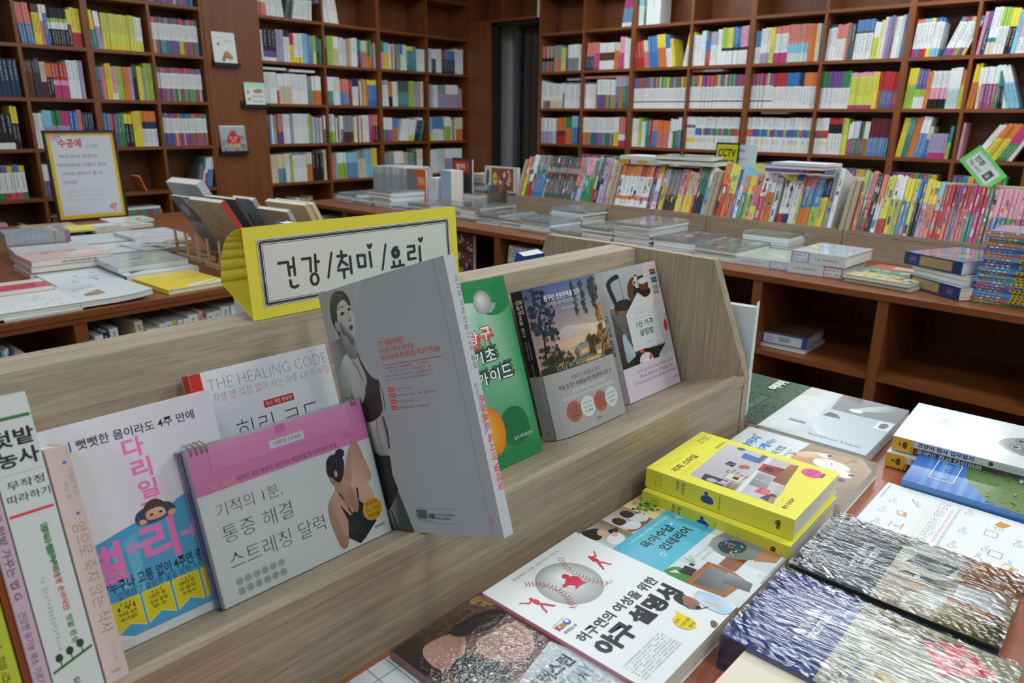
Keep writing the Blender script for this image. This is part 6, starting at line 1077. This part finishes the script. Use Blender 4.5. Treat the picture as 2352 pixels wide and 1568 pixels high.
P.build('notice_sheet', fr, Matrix.Translation((0, 0, -.006)))
mb = MB(); mb.prism([(.0, 0), (0, .02), (-.11, .004), (-.11, 0)], .14, .19, 'x', T=Matrix(((1, 0, 0, 0), (0, 0, 1, 0), (0, 1, 0, -.012), (0, 0, 0, 1)))); mb.build('stand_leg', BLACKP, fr, recalc=True)
# wooden plate stands holding leaning books
PEG = wood('beech', '#b0926a', '#ccb088', 'z', scale=5, fine=30)
def plate_stand(x, y, L_, lab):
    r_ = empty('book_stand', flatM(x, y, TBZ, 0), lab, 'stand')
    for a in (0, .05): mb = MB(); mb.box(a, a+.016, 0, L_, 0, .018); mb.build('base_rail', PEG, r_, bevel=.001)
    for k in range(int(L_/.085)+1):
        mb = MB(); mb.tube((.008, .012+k*.085, .016), (.004, .012+k*.085, .105), .0055, 8); mb.build('peg', PEG, r_)
    mb = MB(); mb.box(.014, .052, .0, .014, .001, .015); mb.build('cross_bar', PEG, r_)
plate_stand(1.235, 2.46, .125, 'small beech peg stand in front, holding the red-spined book')
plate_stand(1.250, 2.66, .18, 'beech peg stand behind, holding the leaning display boards')
def leaner(label, x, y1, y0, h_, t_, zlow, dxt, cover, P, mt=PRINT, name='book', cat='book', spine=None, top=None):
    """x: foot, cover faces -x leaning over towards -x; y1 = far edge (left in view), y0 near edge"""
    Yv = Vector((dxt, 0, math.sqrt(max(.01, 1-dxt*dxt)))); Xv = Vector((.10, -.995, 0)).normalized(); Yv = (Yv-Xv*Yv.dot(Xv)).normalized(); Zv = Xv.cross(Yv)
    return book(label, frameM(Vector((x, y1, zlow)), Xv, Yv, Zv), y1-y0, h_, t_, cover, spine or cover, front=P, mt=mt, name=name, cat=cat, side='R')
P = Print(); P.rect(0, 0, 200, 276, '#a89478'); rg = random.Random(6)
for _ in range(120): P.line([(rg.uniform(5, 195), rg.uniform(150, 270)) for _ in range(2)][:1]+[(rg.uniform(5, 195), rg.uniform(150, 270))], .6, '#7a6450') if rg.random() < .15 else P.ell(rg.uniform(8, 192), rg.uniform(120, 268), rg.uniform(1, 5), rg.uniform(1, 3), rg.choice(['#6a5444', '#8a3a34', '#94806a', '#54463c']), n=6)
P.poly([(0, 60), (70, 150), (160, 130), (200, 40), (200, 0), (0, 0)], '#a2927a'); P.line([(10, 200), (60, 150), (180, 120)], 1, '#5a4a3c')
leaner('red-spined book with tan botanical cover leaning in the front peg stand', 1.318, 2.552, 2.36, .272, .022, .760, -.53, '#a89478', P, spine='#c43a30')
P = Print(); P.rect(0, 0, 190, 265, '#8a8f96'); P.poly([(0, 265), (70, 265), (120, 150), (0, 150)], '#564a4c'); P.ell(40, 200, 22, 26, '#9a9a98'); P.ell(98, 235, 16, 14, '#d0c8bc'); P.ell(98, 235, 9, 8, '#a0683c'); P.poly([(130, 265), (180, 265), (180, 220), (140, 222)], '#4a4450'); P.rect(0, 20, 170, 140, '#9aa2ac'); P.marks(20, 70, 120, 110, 4, '#7c848e', 2)
leaner('grey display board with a pale circle leaning behind the red-spined book', 1.372, 2.815, 2.615, .262, .012, .758, -.53, '#8a8f96', P, name='display_board', cat='board')
P = Print(); P.rect(0, 0, 215, 290, '#aab1b8'); P.text('쉬운 손뜨개', 60, 226, 150, 238, '#8f969e', -.02)
leaner('tall white boxed set leaning at the rear of the peg stands', 1.428, 2.945, 2.735, .300, .034, .762, -.5, '#b4bbc2', P)
P = Print(); P.rect(0, 0, 190, 250, '#4c4c54', top='#5a5a62')
leaner('dark plastic-covered book leaning beside the red-spined book', 1.452, 2.735, 2.54, .255, .014, .758, -.5, '#4c4c54', P, mt=PLASTIC)
P = Print(); P.rect(0, 0, 130, 240, '#8f969c'); P.poly([(30, 40), (70, 30), (70, 170), (34, 180)], '#16181c')
leaner('grey book with a black phone pictured, leaning right of the dark one', 1.560, 2.76, 2.62, .235, .020, .758, -.5, '#a0a59a', P)
leaner('clear-wrapped cream craft book leaning right of the phone book', 1.560, 2.60, 2.42, .205, .018, .754, -.48, '#b9b4ac', sketch(180, 205, '#b9b4ac', ['#b08a54', '#a09c98'], 9, 4), mt=PLASTIC)
leaner('cream hardback leaning at the right end of the craft table row', 1.640, 2.66, 2.42, .225, .020, .754, -.48, '#c8b68e', None)
leaner('pale yellow-edged book last in the leaning row of the craft table', 1.72, 2.74, 2.5, .215, .016, .754, -.48, '#d0c8a8', None)
# books on the shelf under the craft table
T2S = frameM((0, 2.245, 0), (1, 0, 0), (0, 1, 0), ZZ); NT = mat('craft_cover', .38, .4, attr=True)
for spec, x0, x1, pl in (('1 9 86 w60L40 24;1 4 62 G100 22;1 5 80 w100 20;1 4 84 c100 3;2 6 84 w100 2;1 2 80 B100 0', .44, .664, 'left bay'), ('1 3 78 w60r40 -3;1 2 76 w100 -3;1 3 80 w100 -3;1 2 82 n100 -3;1 3 86 w100 -2;g 6;1 3 88 e100 -2;2 5 76 v20w80;2 5 80 w100;1 2 80 Y100;2 4 80 w100;1 4 84 w100;1 2 88 p100;1 2 76 b45r55;2 6 82 w100;2 8 86 w100;1 2 80 L100;3 9 84 w100;4 14 84 w100;6 18 80 *100', .69, 1.50, 'right bay')):
    for k, d in enumerate(shelf_runs(spec, x0, x1, .4595, .245, depth=.19, front=.0)):
        mb = MB(); emit_book(mb, dict(d, x=0, z=0)); main = max(d['bands'], key=lambda q: q[1]-q[0])[2]
        reg(mb.build('book', NT, None, T2S @ Matrix.Translation((d['x'], 0, d['z']))), cname(main)+' book, '+ORD[k]+' from left under the craft table, '+pl, 'book', 'books under the craft table')
# ================================================================== wall display ledges
def ledge(x, z, w_, lab, P, bw, bh, blab, cover, dx=.012):
    r_ = empty('display_ledge', frameM((x, 5.054, z), (1, 0, 0), (0, 1, 0), ZZ), lab, 'ledge')
    mb = MB(); mb.box(0, w_, -.034, 0, -.006, 0); mb.build('shelf_plate', BLACKP, r_); mb = MB(); mb.box(0, w_, -.037, -.031, -.008, .016); mb.build('front_lip', BLACKP, r_); mb = MB(); mb.box(0, w_, -.003, 0, 0, .04); mb.build('wall_plate', BLACKP, r_)
    Yv = Vector((0, math.sin(R(5)), math.cos(R(5)))); book(blab, frameM((x+dx, 5.030, z+.001), (1, 0, 0), Yv, Vector((1, 0, 0)).cross(Yv)), bw, bh, .010, cover, front=P)
P = sketch(165, 205, '#dde2e2', ['#dde2e2'], 1, 0); P.blob([(60, 60), (90, 100), (130, 70), (140, 40), (110, 36), (80, 50)], '#b07040', ['#8a5030', '#cc9a6a']); P.blob([(70, 20), (90, 50), (60, 60), (50, 30)], '#a86a3c', it=2); P.ell(40, 135, 11, 9, '#a8683c'); P.text('우리집은 브레드', 30, 172, 100, 180, '#7a8084', 0); P.text('찌든시', 84, 150, 140, 164, '#5a6064', 0)
ledge(2.622, 1.597, .195, 'upper black wall ledge on the plain cherry panel', P, .165, .212, 'white bread cookbook standing on the upper black ledge', '#dde2e2')
P = Print(); P.rect(0, 0, 152, 160, '#b8dcc4'); P.rect(6, 6, 146, 128, '#dde4e2'); P.blob([(60, 110), (100, 126), (140, 120), (140, 96), (70, 90)], '#b08a74', it=1)
P.text('언니의 밥상', 46, 60, 140, 80, '#4a5250', .02); P.text('해요, 집밥', 56, 30, 134, 46, '#4a5250', .02); P.ell(26, 100, 12, 14, '#4a5250', '#e0e4e2'); P.ell(28, 50, 12, 12, '#4a5250', '#e0e4e2')
ledge(2.805, 1.328, .205, 'middle black wall ledge at the edge of the plain panel', P, .158, .166, 'mint green cookbook on the middle black ledge', '#b8dcc4', dx=.032)
P = Print(); P.rect(0, 0, 190, 180, '#8a9aa0', top='#a8b4bc'); rg = random.Random(3)
for _ in range(26): P.ell(rg.uniform(10, 180), rg.uniform(8, 110), rg.uniform(8, 16), rg.uniform(8, 15), rg.choice(['#6a5a50', '#b0846c', '#8a6a5a', '#5a6a70', '#c0967c']), '#a08070', n=10)
P.blob([(50, 60), (46, 110), (80, 140), (110, 140), (150, 108), (140, 60)], '#c02230', it=1); P.poly([(70, 130), (76, 160), (88, 146), (96, 166), (104, 146), (116, 160), (118, 130)], '#c02230'); P.text('한 그릇', 66, 96, 124, 114, '#e8d8c0', .02); P.text('든든', 78, 78, 112, 92, '#e8d8c0', .02); P.text('분식집', 56, 44, 138, 70, '#e6b020', .05)
ledge(2.605, 1.010, .215, 'lower black wall ledge on the plain cherry panel', P, .190, .190, 'red fairy tale picture book on the lower black ledge', '#c9d2d6', dx=.018)
# ================================================================== magazines piled on the long table
rgm = random.Random(21)
def stack(x, y, n, w_, h_, t_, lab, ang=0, base='#c5ccd0', topc=None, jit=.006, mt=GLOSS, seed=0):
    """x,y front-right corner in the T3 frame (u3, depth from front edge)"""
    for k in range(n):
        z = .7405+t_*(k+1)
        M = frameM(V3*(2.515+y)+U3*x, U3, V3, ZZ) @ Matrix.Translation((rgm.uniform(-jit, jit), rgm.uniform(-jit, jit), z)) @ Matrix.Rotation(R(ang+rgm.uniform(-1.5, 1.5)), 4, 'Z')
        mb = MB(); cc = c3(rgm.choice(['#c2c9cd', '#a4acb2', '#cdd2d2', '#8f989e'])); pc = c3(rgm.choice(['#e6eaec', '#dde2e6', '#e8eae8', '#dce2de']))
        mb.box(0, w_, 0, h_, -t_+.0006, -.0006, pc); mb.box(-.0008, w_+.0008, -.0008, h_+.0008, -.0011, 0, cc); mb.box(-.0008, w_+.0008, -.0008, h_+.0008, -t_, -t_+.0007, cc)
        o = mb.build('magazine', PRINT, None, M)
        if k == n-1:
            P = Print(); P.rect(0, 0, w_*1000, h_*1000, topc or '#a8aeb0'); rs = random.Random(seed+5)
            for _ in range(26): a, e = rs.uniform(0, w_*850), rs.uniform(0, h_*850); P.rect(a, e, a+rs.uniform(10, w_*150), e+rs.uniform(8, h_*150), rs.choice(['#8a9a8c', '#b8ab6a', '#c48a98', '#6a8ab0', '#cfd6d8', '#7a6a60', '#5a6a74', '#d2c8a0', '#b0606a', '#e0e4e6']))
            P.build('cover_print', o, None, mt)
            fm = MB(); fm.box(-.0015, w_+.0015, -.0015, h_+.0015, -t_+.0001, .0012); fm.build('clear_wrap', FILM, o)
            reg(o, 'glossy top magazine of the '+lab, 'magazine', 'magazines piled on the long table')
        else: reg(o, '%s magazine from the bottom, %s' % (ORD[k], lab) if n > 2 else 'lower magazine, '+lab, 'magazine', 'magazines piled on the long table')
stack(-4.20, .20, 6, .21, .27, .009, 'low pile at the far left end', seed=1)
stack(-4.02, .19, 4, .20, .26, .009, 'spread pile below the upright magazines', seed=2, jit=.02)
stack(-3.87, .22, 9, .22, .29, .0105, 'tall far pile in front of the upright magazines', seed=3)
stack(-3.62, .20, 2, .20, .27, .009, 'thin blue-topped pile second from far end', topc='#8aa0b8', seed=4)
stack(-3.46, .20, 6, .20, .27, .0085, 'pile with tan cover left of the sign', topc='#b4a890', seed=5)
stack(-3.20, .24, 6, .20, .27, .010, 'pile just above the yellow tent sign', seed=6)
stack(-2.995, .20, 7, .155, .28, .010, 'block pile right above the tent sign end', seed=7)
stack(-2.655, .17, 4, .165, .27, .010, 'low pile between the floral and film-wrapped piles', seed=27)
stack(-2.83, .17, 5, .17, .28, .0105, 'curled pile with floral cover', topc='#8f8f8a', seed=8, jit=.012)
stack(-3.56, .62, 8, .26, .30, .010, 'brown-topped pile behind, near the upright book display', topc='#8f7c74', seed=9)
stack(-2.48, .14, 6, .185, .23, .0105, 'pile wrapped in shiny film, far part', topc='#9ab0ba', seed=10)
stack(-2.285, .13, 3, .17, .20, .010, 'short pile in front of the high stack', topc='#aab0b8', seed=18)
stack(-2.50, .385, 10, .215, .30, .0098, 'highest stack with a jutting top magazine', seed=11)
stack(-2.11, .15, 6, .17, .29, .0105, 'greenish low pile right of the highest stack', topc='#a8b4ae', seed=12)
stack(-1.925, .15, 10, .185, .31, .0100, 'second highest stack with striped cover', seed=13)
stack(-1.725, .16, 5, .20, .30, .0105, 'loose sagging pile right of the striped stack', topc='#9a8a8c', seed=14, ang=3, jit=.014)
stack(-1.515, .14, 5, .185, .28, .0100, 'fanned pile with a cartoon cover', topc='#9aa49c', seed=15, ang=-2)
stack(-1.445, .42, 8, .20, .27, .0105, 'pale green pile behind the cartoon pile', topc='#b0b09a', seed=16)
def t3book(label, x, y, w_, h_, t_, top, ang, cover, P, S=None, mt=GLOSS, spine=None, name='book', cat='book'):
    M = frameM(V3*(2.515+y)+U3*x, U3, V3, ZZ) @ Matrix.Translation((0, 0, top)) @ Matrix.Rotation(R(ang), 4, 'Z')
    r_ = book(label, M, w_, h_, t_, cover, spine or cover, front=P, mt=mt, name=name, cat=cat)
    if S: S.build('side_print', r_, Matrix(((1, 0, 0, 0), (0, 0, -1, -.0005), (0, 1, 0, -t_), (0, 0, 0, 1))))
    return r_
def boxside(w_, t_, base, lab, lc, right):
    S = Print(); S.rect(0, 0, w_, t_, base); a, e = (w_*.66, w_-2) if right else (2, w_*.34); S.rect(a, 1, e, t_-1, lab); S.rect(a+4, 4, e-4, t_-4, '#d8dfe4'); S.marks(a+6, 6, e-6, t_-5, 2, lc, 3); b0 = w_*.12 if right else w_*.44; S.marks(b0, t_*.35, b0+w_*.4, t_*.65, 1, '#4a5058', 4); return S
t3book('white boxed set with a blue label under the cartoon pile', -1.327, .13, .205, .27, .030, .7710, 0, '#b8bcae', sketch(215, 270, '#b4baa8', ['#9ab0a8', '#c8c08a', '#d2c8b4', '#88a0b0'], 41, 14), boxside(215, 30, '#c9d2d8', '#5a9ad0', '#7a8aa0', True))
t3book('white slipcased book with a pink label, lower of two', -1.112, .12, .195, .26, .040, .7810, 2, '#c9d2d8', None, boxside(200, 40, '#c9d2d8', '#c24a72', '#a04a68', True))
t3book('white slipcased book with a blue label, upper of two', -1.105, .125, .195, .26, .040, .8215, -1, '#c2ccd2', sketch(200, 260, '#b9c6cc', ['#d2884a', '#4ab07a', '#8fb0c8', '#dfe4e8'], 44, 12), boxside(200, 40, '#ccd4da', '#4a8fd0', '#7a9ac0', False))
P = Print(); P.rect(0, 0, 225, 290, '#58a88a'); P.rect(0, 200, 225, 290, '#d9705c'); P.poly([(0, 0), (225, 0), (225, 110), (0, 100)], '#d9cf9a'); rg = random.Random(14)
for _ in range(50): P.ell(rg.uniform(10, 215), rg.uniform(20, 130), rg.uniform(4, 12), rg.uniform(3, 9), rg.choice(['#5a6a80', '#8a6a54', '#e0dcc8', '#3a4a58', '#c89a4a', '#dfe4e8']), n=8)
P.text('동물원', 30, 150, 130, 172, '#e6e0c0', .04); P.poly([(120, 180), (200, 190), (200, 160), (130, 150)], '#e8ece8'); P.rect(70, 225, 180, 270, '#e8d8c8')
t3book('big green and coral picture book with animals at the table edge, upper copy', -.905, .100, .225, .290, .013, .7685, -6, '#6aa88a', P)
t3book('pale picture book under the green and coral one', -.900, .108, .225, .290, .013, .7545, -6, '#c4cacc', None)
def navybox(label, x, y, top, ang, flip):
    S = Print(); S.rect(0, 0, 215, 42, '#22386e'); S.poly([(60, 5), (180, 5), (180, 38), (60, 38)] if not flip else [(12, 5), (130, 5), (130, 38), (12, 38)], '#a89466'); S.frame(62 if not flip else 14, 7, 178 if not flip else 128, 36, 1.6, '#6a5636'); q = 20 if not flip else 160; S.rect(q, 12, q+26, 32, '#2c4482'); S.frame(q, 12, q+26, 32, .8, '#9a5a70'); S.text('GOOD', q+4, 18, q+22, 26, '#d05a70', .04); S.marks(80 if not flip else 30, 14, 160 if not flip else 110, 30, 3, '#7a6a48', 3)
    P = sketch(215, 270, '#8f9cae', ['#c88a98', '#d2c89a', '#7a94b8', '#b8c4cc', '#c47a6a'], 50+flip, 16)
    t3book(label, x, y, .215, .270, .042, top, ang, '#22386e', P, S, mt=PLASTIC, name='boxed_book', cat='box')
navybox('navy boxed book with a scroll label, lower of two at the table edge', -.712, .185, .7830, -33, 1)
t3book('white paperback sandwiched between the two navy boxed books', -.705, .20, .205, .255, .016, .8000, -30, '#c4cacc', None)
t3book('second white paperback between the navy boxes', -.715, .20, .205, .255, .012, .8125, -27, '#bcc4c8', None)
navybox('navy boxed book with a scroll label, upper of two', -.745, .205, .8550, -24, 0)
# comics piled flat, spines to the aisle
rgc = random.Random(33)
for k in range(25):
    z = .7405+.0088*(k+1); M = frameM(V3*(2.515+.10)+U3*-.50, U3, V3, ZZ) @ Matrix.Translation((rgc.uniform(-.006, .006)+(0 if k > 8 else -.006), rgc.uniform(-.005, .005)+k*.0012, z)) @ Matrix.Rotation(R(rgc.uniform(-2, 2)), 4, 'Z')
    cc = ['#3f84c0', '#4a9ac8', '#c87a4a', '#6a5aa8', '#3f9a70', '#5a9ad0', '#c25a48', '#8a6a9a', '#4a8ab8'][rgc.randrange(9)]; mb = MB(); C = c3(cc); w_ = .30
    mb.box(0, w_, 0, .19, -.0082, 0, c3(PAGE), fc={'-y': C, '+z': C, '-z': C, '-x': C}); z0, z1 = -.0082, 0
    mb.face([(.10, -.0004, z0), (w_, -.0004, z0), (w_, -.0004, z1), (.10, -.0004, z1)], c3(rgc.choice(['#c8b42c', '#b8aa30', '#d2c040']) if k % 6 else '#5a88a8'))
    for q in range(15): a = .105+q*.0125; mb.face([(a, -.0007, z0+.002), (a+.007, -.0007, z0+.002), (a+.007, -.0007, z1-.002), (a, -.0007, z1-.002)], c3('#3a3a28'))
    for q in range(5): a = .01+q*.014; mb.face([(a, -.0006, z0+.002), (a+.009, -.0006, z0+.002), (a+.009, -.0006, z1-.002), (a, -.0006, z1-.002)], c3(rgc.choice(['#dfe4e8', '#e0b04a', '#8ab0d8', '#d88a7a'])))
    o = reg(mb.build('comic_book', GLOSSY2, None, M), cname(cc)+' comic, '+ORD[k]+' from the bottom of the pile at the right edge', 'comic book', 'comics piled flat at the right edge')
P = sketch(300, 190, '#a8a8b8', ['#c89a6a', '#8a9ab8', '#d2b8a8', '#b07a8a'], 60, 14); P.build('cover_print', o, None, PLASTIC)
# upright magazines and small things at the far end
def t3up(label, x, y, w_, h_, t_, rot, cover, P, mt=GLOSSY2, side='L', name='book', cat='book', z=.7405, lean=0):
    M = frameM(V3*(2.515+y)+U3*x, U3, ZZ, U3.cross(ZZ)) @ Matrix.Translation((0, z, 0)) @ Matrix.Rotation(R(rot), 4, 'Y') @ Matrix.Rotation(R(lean), 4, 'X'); return book(label, M, w_, h_, t_, cover, front=P, mt=mt, name=name, cat=cat, side=side)
x = -4.21
for k in range(34):
    wd = rgm.uniform(.008, .015); cc = rgm.choice(['#c2c8cc', '#b0b8be', '#cdd2d4', '#a8b0b6', '#c9bfc4', '#9aa8b4', '#d0606a' if k == 8 else '#c0c8cc'])
    mb = MB(); C = c3(cc); mb.box(0, wd-.001, 0, .21, 0, .215+rgm.uniform(-.006, .004), C, fc={'+z': c3('#c8ccc8')}); mb.box(.002, wd-.003, -.0004, 0, .05, .17, c3('#8f979f'))
    reg(mb.build('magazine', PRINT, None, frameM(V3*(2.515+.50)+U3*x+ZZ*.7405, U3, V3, ZZ)), 'upright '+cname(cc)+' magazine spine, '+ORD[k]+' of the row at the far table end', 'magazine', 'upright magazines at the far table end')
    x += wd
    if k == 20: x += .0
P = Print(); P.rect(0, 0, 190, 215, '#d8642c'); P.rect(0, 0, 100, 215, '#8f7a68'); P.blob([(10, 120), (30, 200), (80, 190), (90, 110), (40, 90)], '#6a8090', it=1); P.ell(60, 60, 20, 26, '#c9a088'); P.text('VIVA', 110, 120, 178, 170, '#e0b8a0', .05)
t3up('orange fashion magazine facing out at the end of the upright row', x+.01, .485, .19, .215, .012, 0, '#d8642c', P, name='magazine', cat='magazine')
t3up('white plastic file box beside the orange magazine', x+.205, .50, .08, .17, .10, 0, '#c9d0d4', None, name='file_box', cat='box')
t3up('blue and white magazines bundle at the right end of the upright row', x+.30, .52, .10, .22, .10, 0, '#9ab4cc', None, name='magazine', cat='magazine')
P = Print(); P.rect(0, 0, 180, 290, '#4a4244'); P.rect(12, 200, 150, 270, '#c43a34'); P.text('잡지', 30, 220, 110, 255, '#e8d8d0', .03)
t3up('dark backed display stand with a red card behind the upright magazines', x+.26, .66, .18, .285, .012, 0, '#4a4244', P, name='display_board', cat='board')
P = Print(); P.rect(0, 0, 280, 150, '#cfd2d2'); P.rect(62, 8, 250, 142, '#8a5236'); rg = random.Random(7)
for _ in range(44): P.ell(rg.uniform(120, 225), rg.uniform(15, 130), rg.uniform(6, 13), rg.uniform(6, 13), rg.choice(['#d8c0b8', '#8a3a4a', '#4a4a7a', '#e0d0c8', '#b04a40', '#6a4034']), n=8)
P.ell(92, 75, 20, 42, '#d8c42a'); P.text('대한독립', 70, 68, 116, 82, '#4a3410', .03, rot=0); P.blob([(20, 20), (40, 60), (44, 120), (24, 136), (14, 80)], '#6a6a68', it=1)
t3up('white-framed picture book with a crowd scene facing out near the doorway', -3.385, .76, .285, .150, .022, 0, '#cfd2d2', P, z=.835, side='L')
t3up('grey carton holding up the crowd-scene picture book', -3.40, .78, .30, .093, .16, 0, '#9aa09c', None, name='carton', cat='box')
for k in range(4):
    mb = MB(); mb.box(0, .13, 0, .19, -.014, 0, c3('#c9c0aa'), fc={'+z': c3('#b8c0b0')}); reg(mb.build('book', PRINT, None, frameM(V3*3.3+U3*(-3.56+.004*k)+ZZ*(.8855+.0145*k), U3, V3, ZZ)), 'cream paperback, %s up in the small pile left of the crowd picture book' % ORD[k], 'book', 'small cream pile')
stack(-3.60, .77, 13, .21, .25, .0098, 'rear pile carrying the cream paperbacks', topc='#9aa48c', seed=19)
# acrylic divider
reg((lambda mb: (mb.box(0, .004, 0, .16, 0, .17), mb.build('acrylic_divider', film_mat('acrylic', .05, (8, 8, 8), .001, .16), None, frameM(V3*(2.515+.40)+U3*-2.995+ZZ*.7405, U3, V3, ZZ)))[1])(MB()), 'clear acrylic divider plate left of the grey comic rack', 'divider')
# things lying on top of the racks
def ontop(label, x, y, z, w_, d_, t_, col, film=False, ang=0, P=None, name='book', cat='book'):
    M = frameM(V3*y+U3*x+ZZ*z, U3, V3, ZZ) @ Matrix.Rotation(R(ang), 4, 'Z'); return book(label, M, w_, d_, t_, col, front=P, mt=PLASTIC if film else PRINT, name=name, cat=cat)
ontop('white boxed game set lying on top of the second rack', -2.275, 3.165, 1.098, .26, .17, .040, '#c9ced0', P=None)
S = Print(); S.rect(0, 0, 60, 22, '#d8942a'); S.rect(60, 0, 68, 22, '#2f3f7a'); S.rect(68, 0, 260, 22, '#c2c9ce'); S.ell(140, 11, 34, 8, '#c99a2c'); S.build('box_front_print', None, frameM(V3*3.1645+U3*-2.275+ZZ*1.059, U3, ZZ, U3.cross(ZZ)))
bpy.data.objects['box_front_print'].parent = None
reg(bpy.data.objects['box_front_print'], 'orange and white printed strip on the boxed set above the second rack', 'label')
ontop('plastic-wrapped picture book lying on the second rack, lower', -2.03, 3.13, 1.086, .30, .22, .018, '#7f8c80', True, 4)
ontop('plastic-wrapped picture book lying on the second rack, upper', -2.05, 3.15, 1.108, .28, .21, .018, '#949c90', True, 9)
ontop('blue picture book laid across the third rack tops', -1.485, 3.115, 1.0925, .27, .20, .013, '#5a7ac0', True, -2)
ontop('white notebook laid on the blue picture book', -1.45, 3.14, 1.1045, .24, .16, .011, '#ccd4da', False, -3)
# notices behind the racks
def noticeboard(label, x, y, z, w_, h_, P, col, lean=-4, name='notice_sign'):
    r_ = empty(name, frameM(V3*y+U3*x+ZZ*z, U3, ZZ, U3.cross(ZZ)) @ Matrix.Rotation(R(lean), 4, 'X'), label, 'sign'); mb = MB(); mb.box(0, w_, 0, h_, -.004, 0, c3(col)); mb.build('panel', PRINT, r_); P.build('sign_print', r_, None, GLOSSY2)
    mb = MB(); mb.box(w_*.4, w_*.6, -.02, h_*.5, -.010, -.0045, c3('#8a8a8a')); mb.build('stay', PRINT, r_); return r_
P = Print(); P.rect(0, 0, 122, 160, '#1a1a18'); P.rect(6, 6, 116, 154, '#b8b41e'); P.text('CCTV', 14, 96, 108, 134, '#23231a', .03); P.text('촬영중', 16, 56, 106, 84, '#23231a', .04); P.text('녹화중', 26, 20, 96, 44, '#23231a', .03)
noticeboard('yellow and black sign lettered CCTV standing behind the racks', -1.845, 3.352, 1.010, .122, .162, P, '#1a1a18')
P = Print(); P.rect(0, 0, 110, 150, '#b9c4d0'); P.frame(2, 2, 108, 148, .6, '#8a949e'); P.text('책을', 20, 118, 50, 132, '#3a4048', .01); P.text('합니다,', 20, 78, 60, 92, '#3a4048', .01); P.text('아주세요', 30, 36, 78, 50, '#3a4048', .01)
noticeboard('white handwritten notice beside the yellow CCTV sign', -1.745, 3.362, 1.012, .11, .152, P, '#b9c4d0')
# green tent sign, lying on its side
A_ = Vector((3.33, .592, 1.217)); D_ = Vector((3.33, .487, 1.106)); B_ = Vector((3.31, .628, 1.140)); ex = (D_-A_).normalized(); ey = (A_-B_); ey = (ey-ex*ey.dot(ex)).normalized(); ez = ex.cross(ey)
gt = empty('tent_sign', frameM(B_, ex, ey, ez), 'bright green folded tent sign tipped over on the fourth rack', 'sign'); GRC = c3('#5cc85a'); GM = mat('green_card', .5, .4, attr=True); Lg = (D_-A_).length; Hg = .085
def gpanel(nm, pts):
    mb = MB(); mb.face(pts, GRC); o = mb.build(nm, GM, gt); q = o.modifiers.new('s', 'SOLIDIFY'); q.thickness = .0008
gpanel('front_panel', [(0, 0, 0), (Lg, 0, 0), (Lg, Hg, 0), (0, Hg, 0)]); gpanel('back_panel', [(0, Hg, 0), (Lg, Hg, 0), (Lg, .035, -.075), (0, .035, -.075)]); gpanel('base_panel', [(0, 0, 0), (0, .035, -.075), (Lg, .035, -.075), (Lg, 0, 0)])
P = Print(); P.rect(14, 10, 138, 74, '#c4cccc'); P.frame(16, 12, 136, 72, 1, '#3a3e40'); P.text('만화', 30, 40, 70, 62, '#2e3234', .03); P.text('학습 시리즈', 26, 20, 84, 34, '#2e3234', .02); P.rect(98, 22, 124, 56, '#3a3e40'); P.rect(104, 28, 118, 44, '#8f9698'); P.build('label', gt, Matrix.Translation((0, 0, .0006)))
# books in the cubbies below the long table
T3S = frameM(V3*(2.515+.035), U3, V3, ZZ)
for spec, x0, x1, z0, pl in (('14 90 92 ?34L30~36 6', -2.49, -2.09, .4625, 'bay behind the oak rack'), ('8 60 86 *100 -8', -4.28, -3.87, .4625, 'farthest bay')):
    for k, d in enumerate(shelf_runs(spec, x0, x1, z0, .235, depth=.19, front=.0)):
        mb = MB(); emit_book(mb, dict(d, x=0, z=0)); main = max(d['bands'], key=lambda q: q[1]-q[0])[2]
        reg(mb.build('book', GLOSSY2, None, T3S @ Matrix.Translation((d['x'], 0, d['z']))), cname(main)+' book, '+ORD[k]+' from left in the long table cubby, '+pl, 'book', 'books in the long table cubbies')
P = Print(); P.rect(0, 0, 200, 230, '#5a4438'); rg = random.Random(17)
for _ in range(70): P.ell(rg.uniform(10, 190), rg.uniform(60, 222), rg.uniform(4, 14), rg.uniform(4, 12), rg.choice(['#8a2c2c', '#b0a098', '#3a2c2a', '#6a5a50', '#c8bcb0']), n=8)
P.rect(0, 0, 200, 54, '#c99a3a'); P.ell(50, 26, 14, 14, '#4a6a90'); P.rect(120, 0, 200, 54, '#3a4a7a')
t3up('dark illustrated book facing out in the cubby behind the tent sign', -2.93, .045, .20, .235, .02, 0, '#5a4438', P, z=.4625)
P = Print(); P.rect(0, 0, 170, 200, '#5c4436', right='#7a5a40'); S = Print(); S.rect(0, 0, 170, 44, '#2c4a86'); S.rect(8, 4, 150, 38, '#c2ccd6'); S.marks(14, 8, 50, 30, 2, '#5a6a80', 2)
for k in range(14): S.rect(66+k*3, 14, 67.4+k*3, 32, '#3a3e44')
t3book('boxed book with a barcode label on the shelf below the long table', -1.150, .055, .165, .20, .044, .5195, 4, '#6a5240', P, S)
t3book('white and blue paperback under the barcode box in the cubby', -1.150, .05, .170, .205, .012, .4745, 2, '#c4ccd2', None, spine='#3a62a0')

flush_prints()
